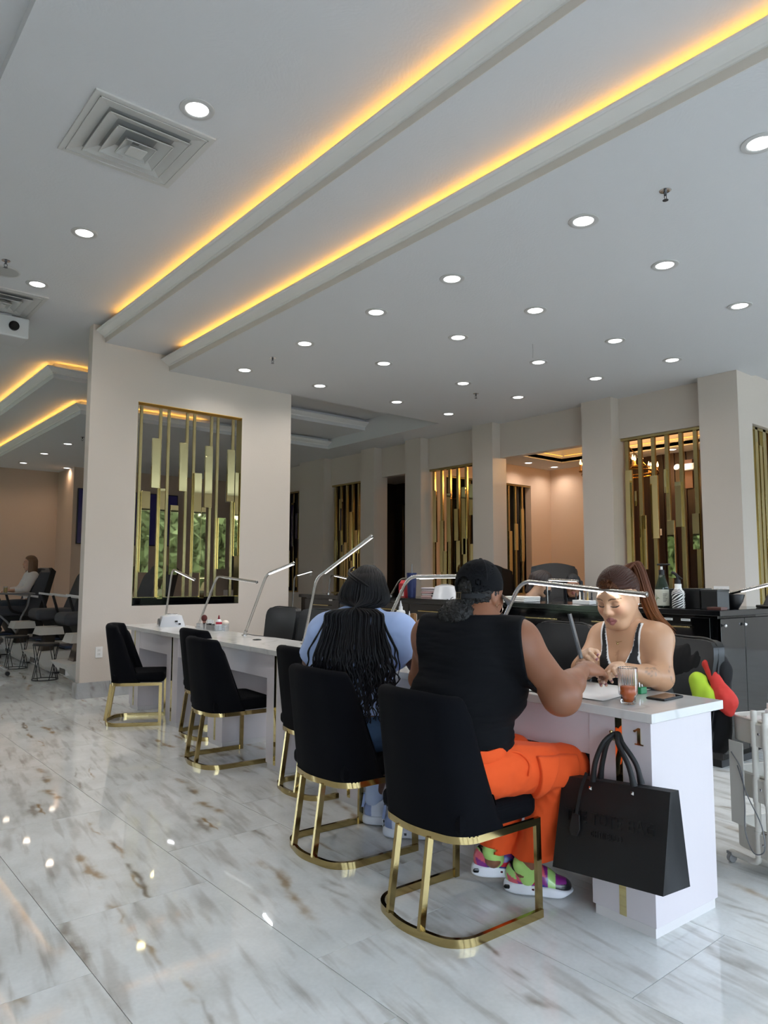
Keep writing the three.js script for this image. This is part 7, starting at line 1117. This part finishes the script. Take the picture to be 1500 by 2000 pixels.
// treatment room: recliners, chandelier, emergency light
function recliner(l, p, turn) { const t = thing('recliner', l, 'recliner', p, turn, 'black massage recliners'), m = C(0x121214, 0.45); obj('backrest', hexa([[-0.35, 0.5, -0.36], [-0.1, 0.55, -0.36], [-0.5, 1.36, -0.28], [-0.3, 1.42, -0.28], [-0.35, 0.5, 0.36], [-0.1, 0.55, 0.36], [-0.5, 1.36, 0.28], [-0.3, 1.42, 0.28]], 12, (v, a, b, e) => { const s = Math.sin(PI * e); v.x += (a > 0.5 ? 0.08 : -0.1) * s * Math.sin(PI * b); v.y += 0.05 * s * b; v.x += (1 - s) * 0.1 * (a > 0.5 ? 1 : 0); }), m, t); obj('head_pillow', box(0.12, 0.2, 0.4, 0, 0, 0, 0.055, 4).rotateZ(0.25).translate(-0.25, 1.15, 0), C(0x1b1b1e, 0.5), t); obj('seat', box(0.6, 0.2, 0.6, 0.12, 0.4, 0, 0.08, 4), m, t); for (const s of [-1, 1]) obj('armrest', box(0.62, 0.4, 0.16, 0.08, 0.32, s * 0.38, 0.07, 4), m, t); obj('base', box(0.6, 0.32, 0.6, 0.05, 0, 0, 0.03), mBlack, t); }
recliner('large black massage recliner in the treatment room doorway', [7.6, 0, -5.72], PI + 0.5); recliner('black massage recliner partly hidden behind the black cap', [7.5, 0, -6.9], PI + 0.2);
{
  const cx = 10.2, cz = -6.3, y = 2.93, t = thing('chandelier', 'brass ring chandelier with candle bulbs in the treatment room', 'chandelier', [cx, y, cz]), br = C(0xb07f38, 0.25, 1), fl = glow(0xffd08a, 7);
  obj('ring', new THREE.TorusGeometry(0.58, 0.014, 8, 64).rotateX(PI / 2), br, t); obj('ring', new THREE.TorusGeometry(0.58, 0.008, 8, 64).rotateX(PI / 2).translate(0, 0.05, 0), br, t);
  for (let g = 0; g < 4; g++) { const ga = g * PI / 2 + 0.55; obj('chain', tube([V(0.58 * Math.cos(ga), 0.02, 0.58 * Math.sin(ga)), V(0, 0.62, 0)], 0.006, 6), br, t); const cl_ = obj('cup', lathe([[0, 0.01], [0.09, 0.012], [0.1, 0.03], [0, 0.02]]).translate(0.58 * Math.cos(ga), 0.0, 0.58 * Math.sin(ga)), br, t);
    for (let i = 0; i < 4; i++) { const a = ga + i * PI / 2, x = 0.58 * Math.cos(ga) + 0.075 * Math.cos(a), z = 0.58 * Math.sin(ga) + 0.075 * Math.sin(a); obj('candle', cyl(0.014, 0.014, 0.11, x, 0.02, z, 12), C(0xd0a868, 0.4, 0.3), cl_); obj('bulb', lathe([[0, 0], [0.012, 0.004], [0.019, 0.028], [0.01, 0.055], [0.003, 0.085], [0, 0.086]], 14).translate(x, 0.13, z), fl, cl_); }
    const L = new THREE.PointLight(0xffc27a, 1.6, 0, 2); L.position.set(cx + 0.58 * Math.cos(ga), y + 0.27, cz + 0.58 * Math.sin(ga)); L.shadow.radius = 2; L.castShadow = true; L.name = 'candle_light'; scene.add(L); }
  obj('rod', cyl(0.008, 0.008, 0.26, 0, 0.6, 0), br, t); obj('canopy', cyl(0.06, 0.05, 0.02, 0, 0.85, 0), br, t);
}
{ const t = thing('emergency_light', 'white twin-lamp emergency light on the dark panelling', 'emergency light', [11.83, 3.0, -5.98], TB); obj('back_box', box(0.14, 0.5, 0.03, 0, -0.2, 0, 0.006), C(0x6b4a34, 0.5), t); obj('housing', box(0.26, 0.12, 0.09, 0, 0.1, 0.05, 0.02), mWhitePl, t); for (const s of [-1, 1]) obj('lamp_head', lathe([[0, 0], [0.03, 0.0], [0.055, 0.06], [0.05, 0.065], [0, 0.04]]).rotateX(PI / 2 - 0.3).translate(s * 0.16, 0.16, 0.05), mWhitePl, t); }
downlight(9.7, 3.45, -10.9, 'downlight in the dark side room behind the second doorway', 'dark room downlight', 0.12, 0xffe8cc);
scene.environment = null;
renderer.render(scene, camera);
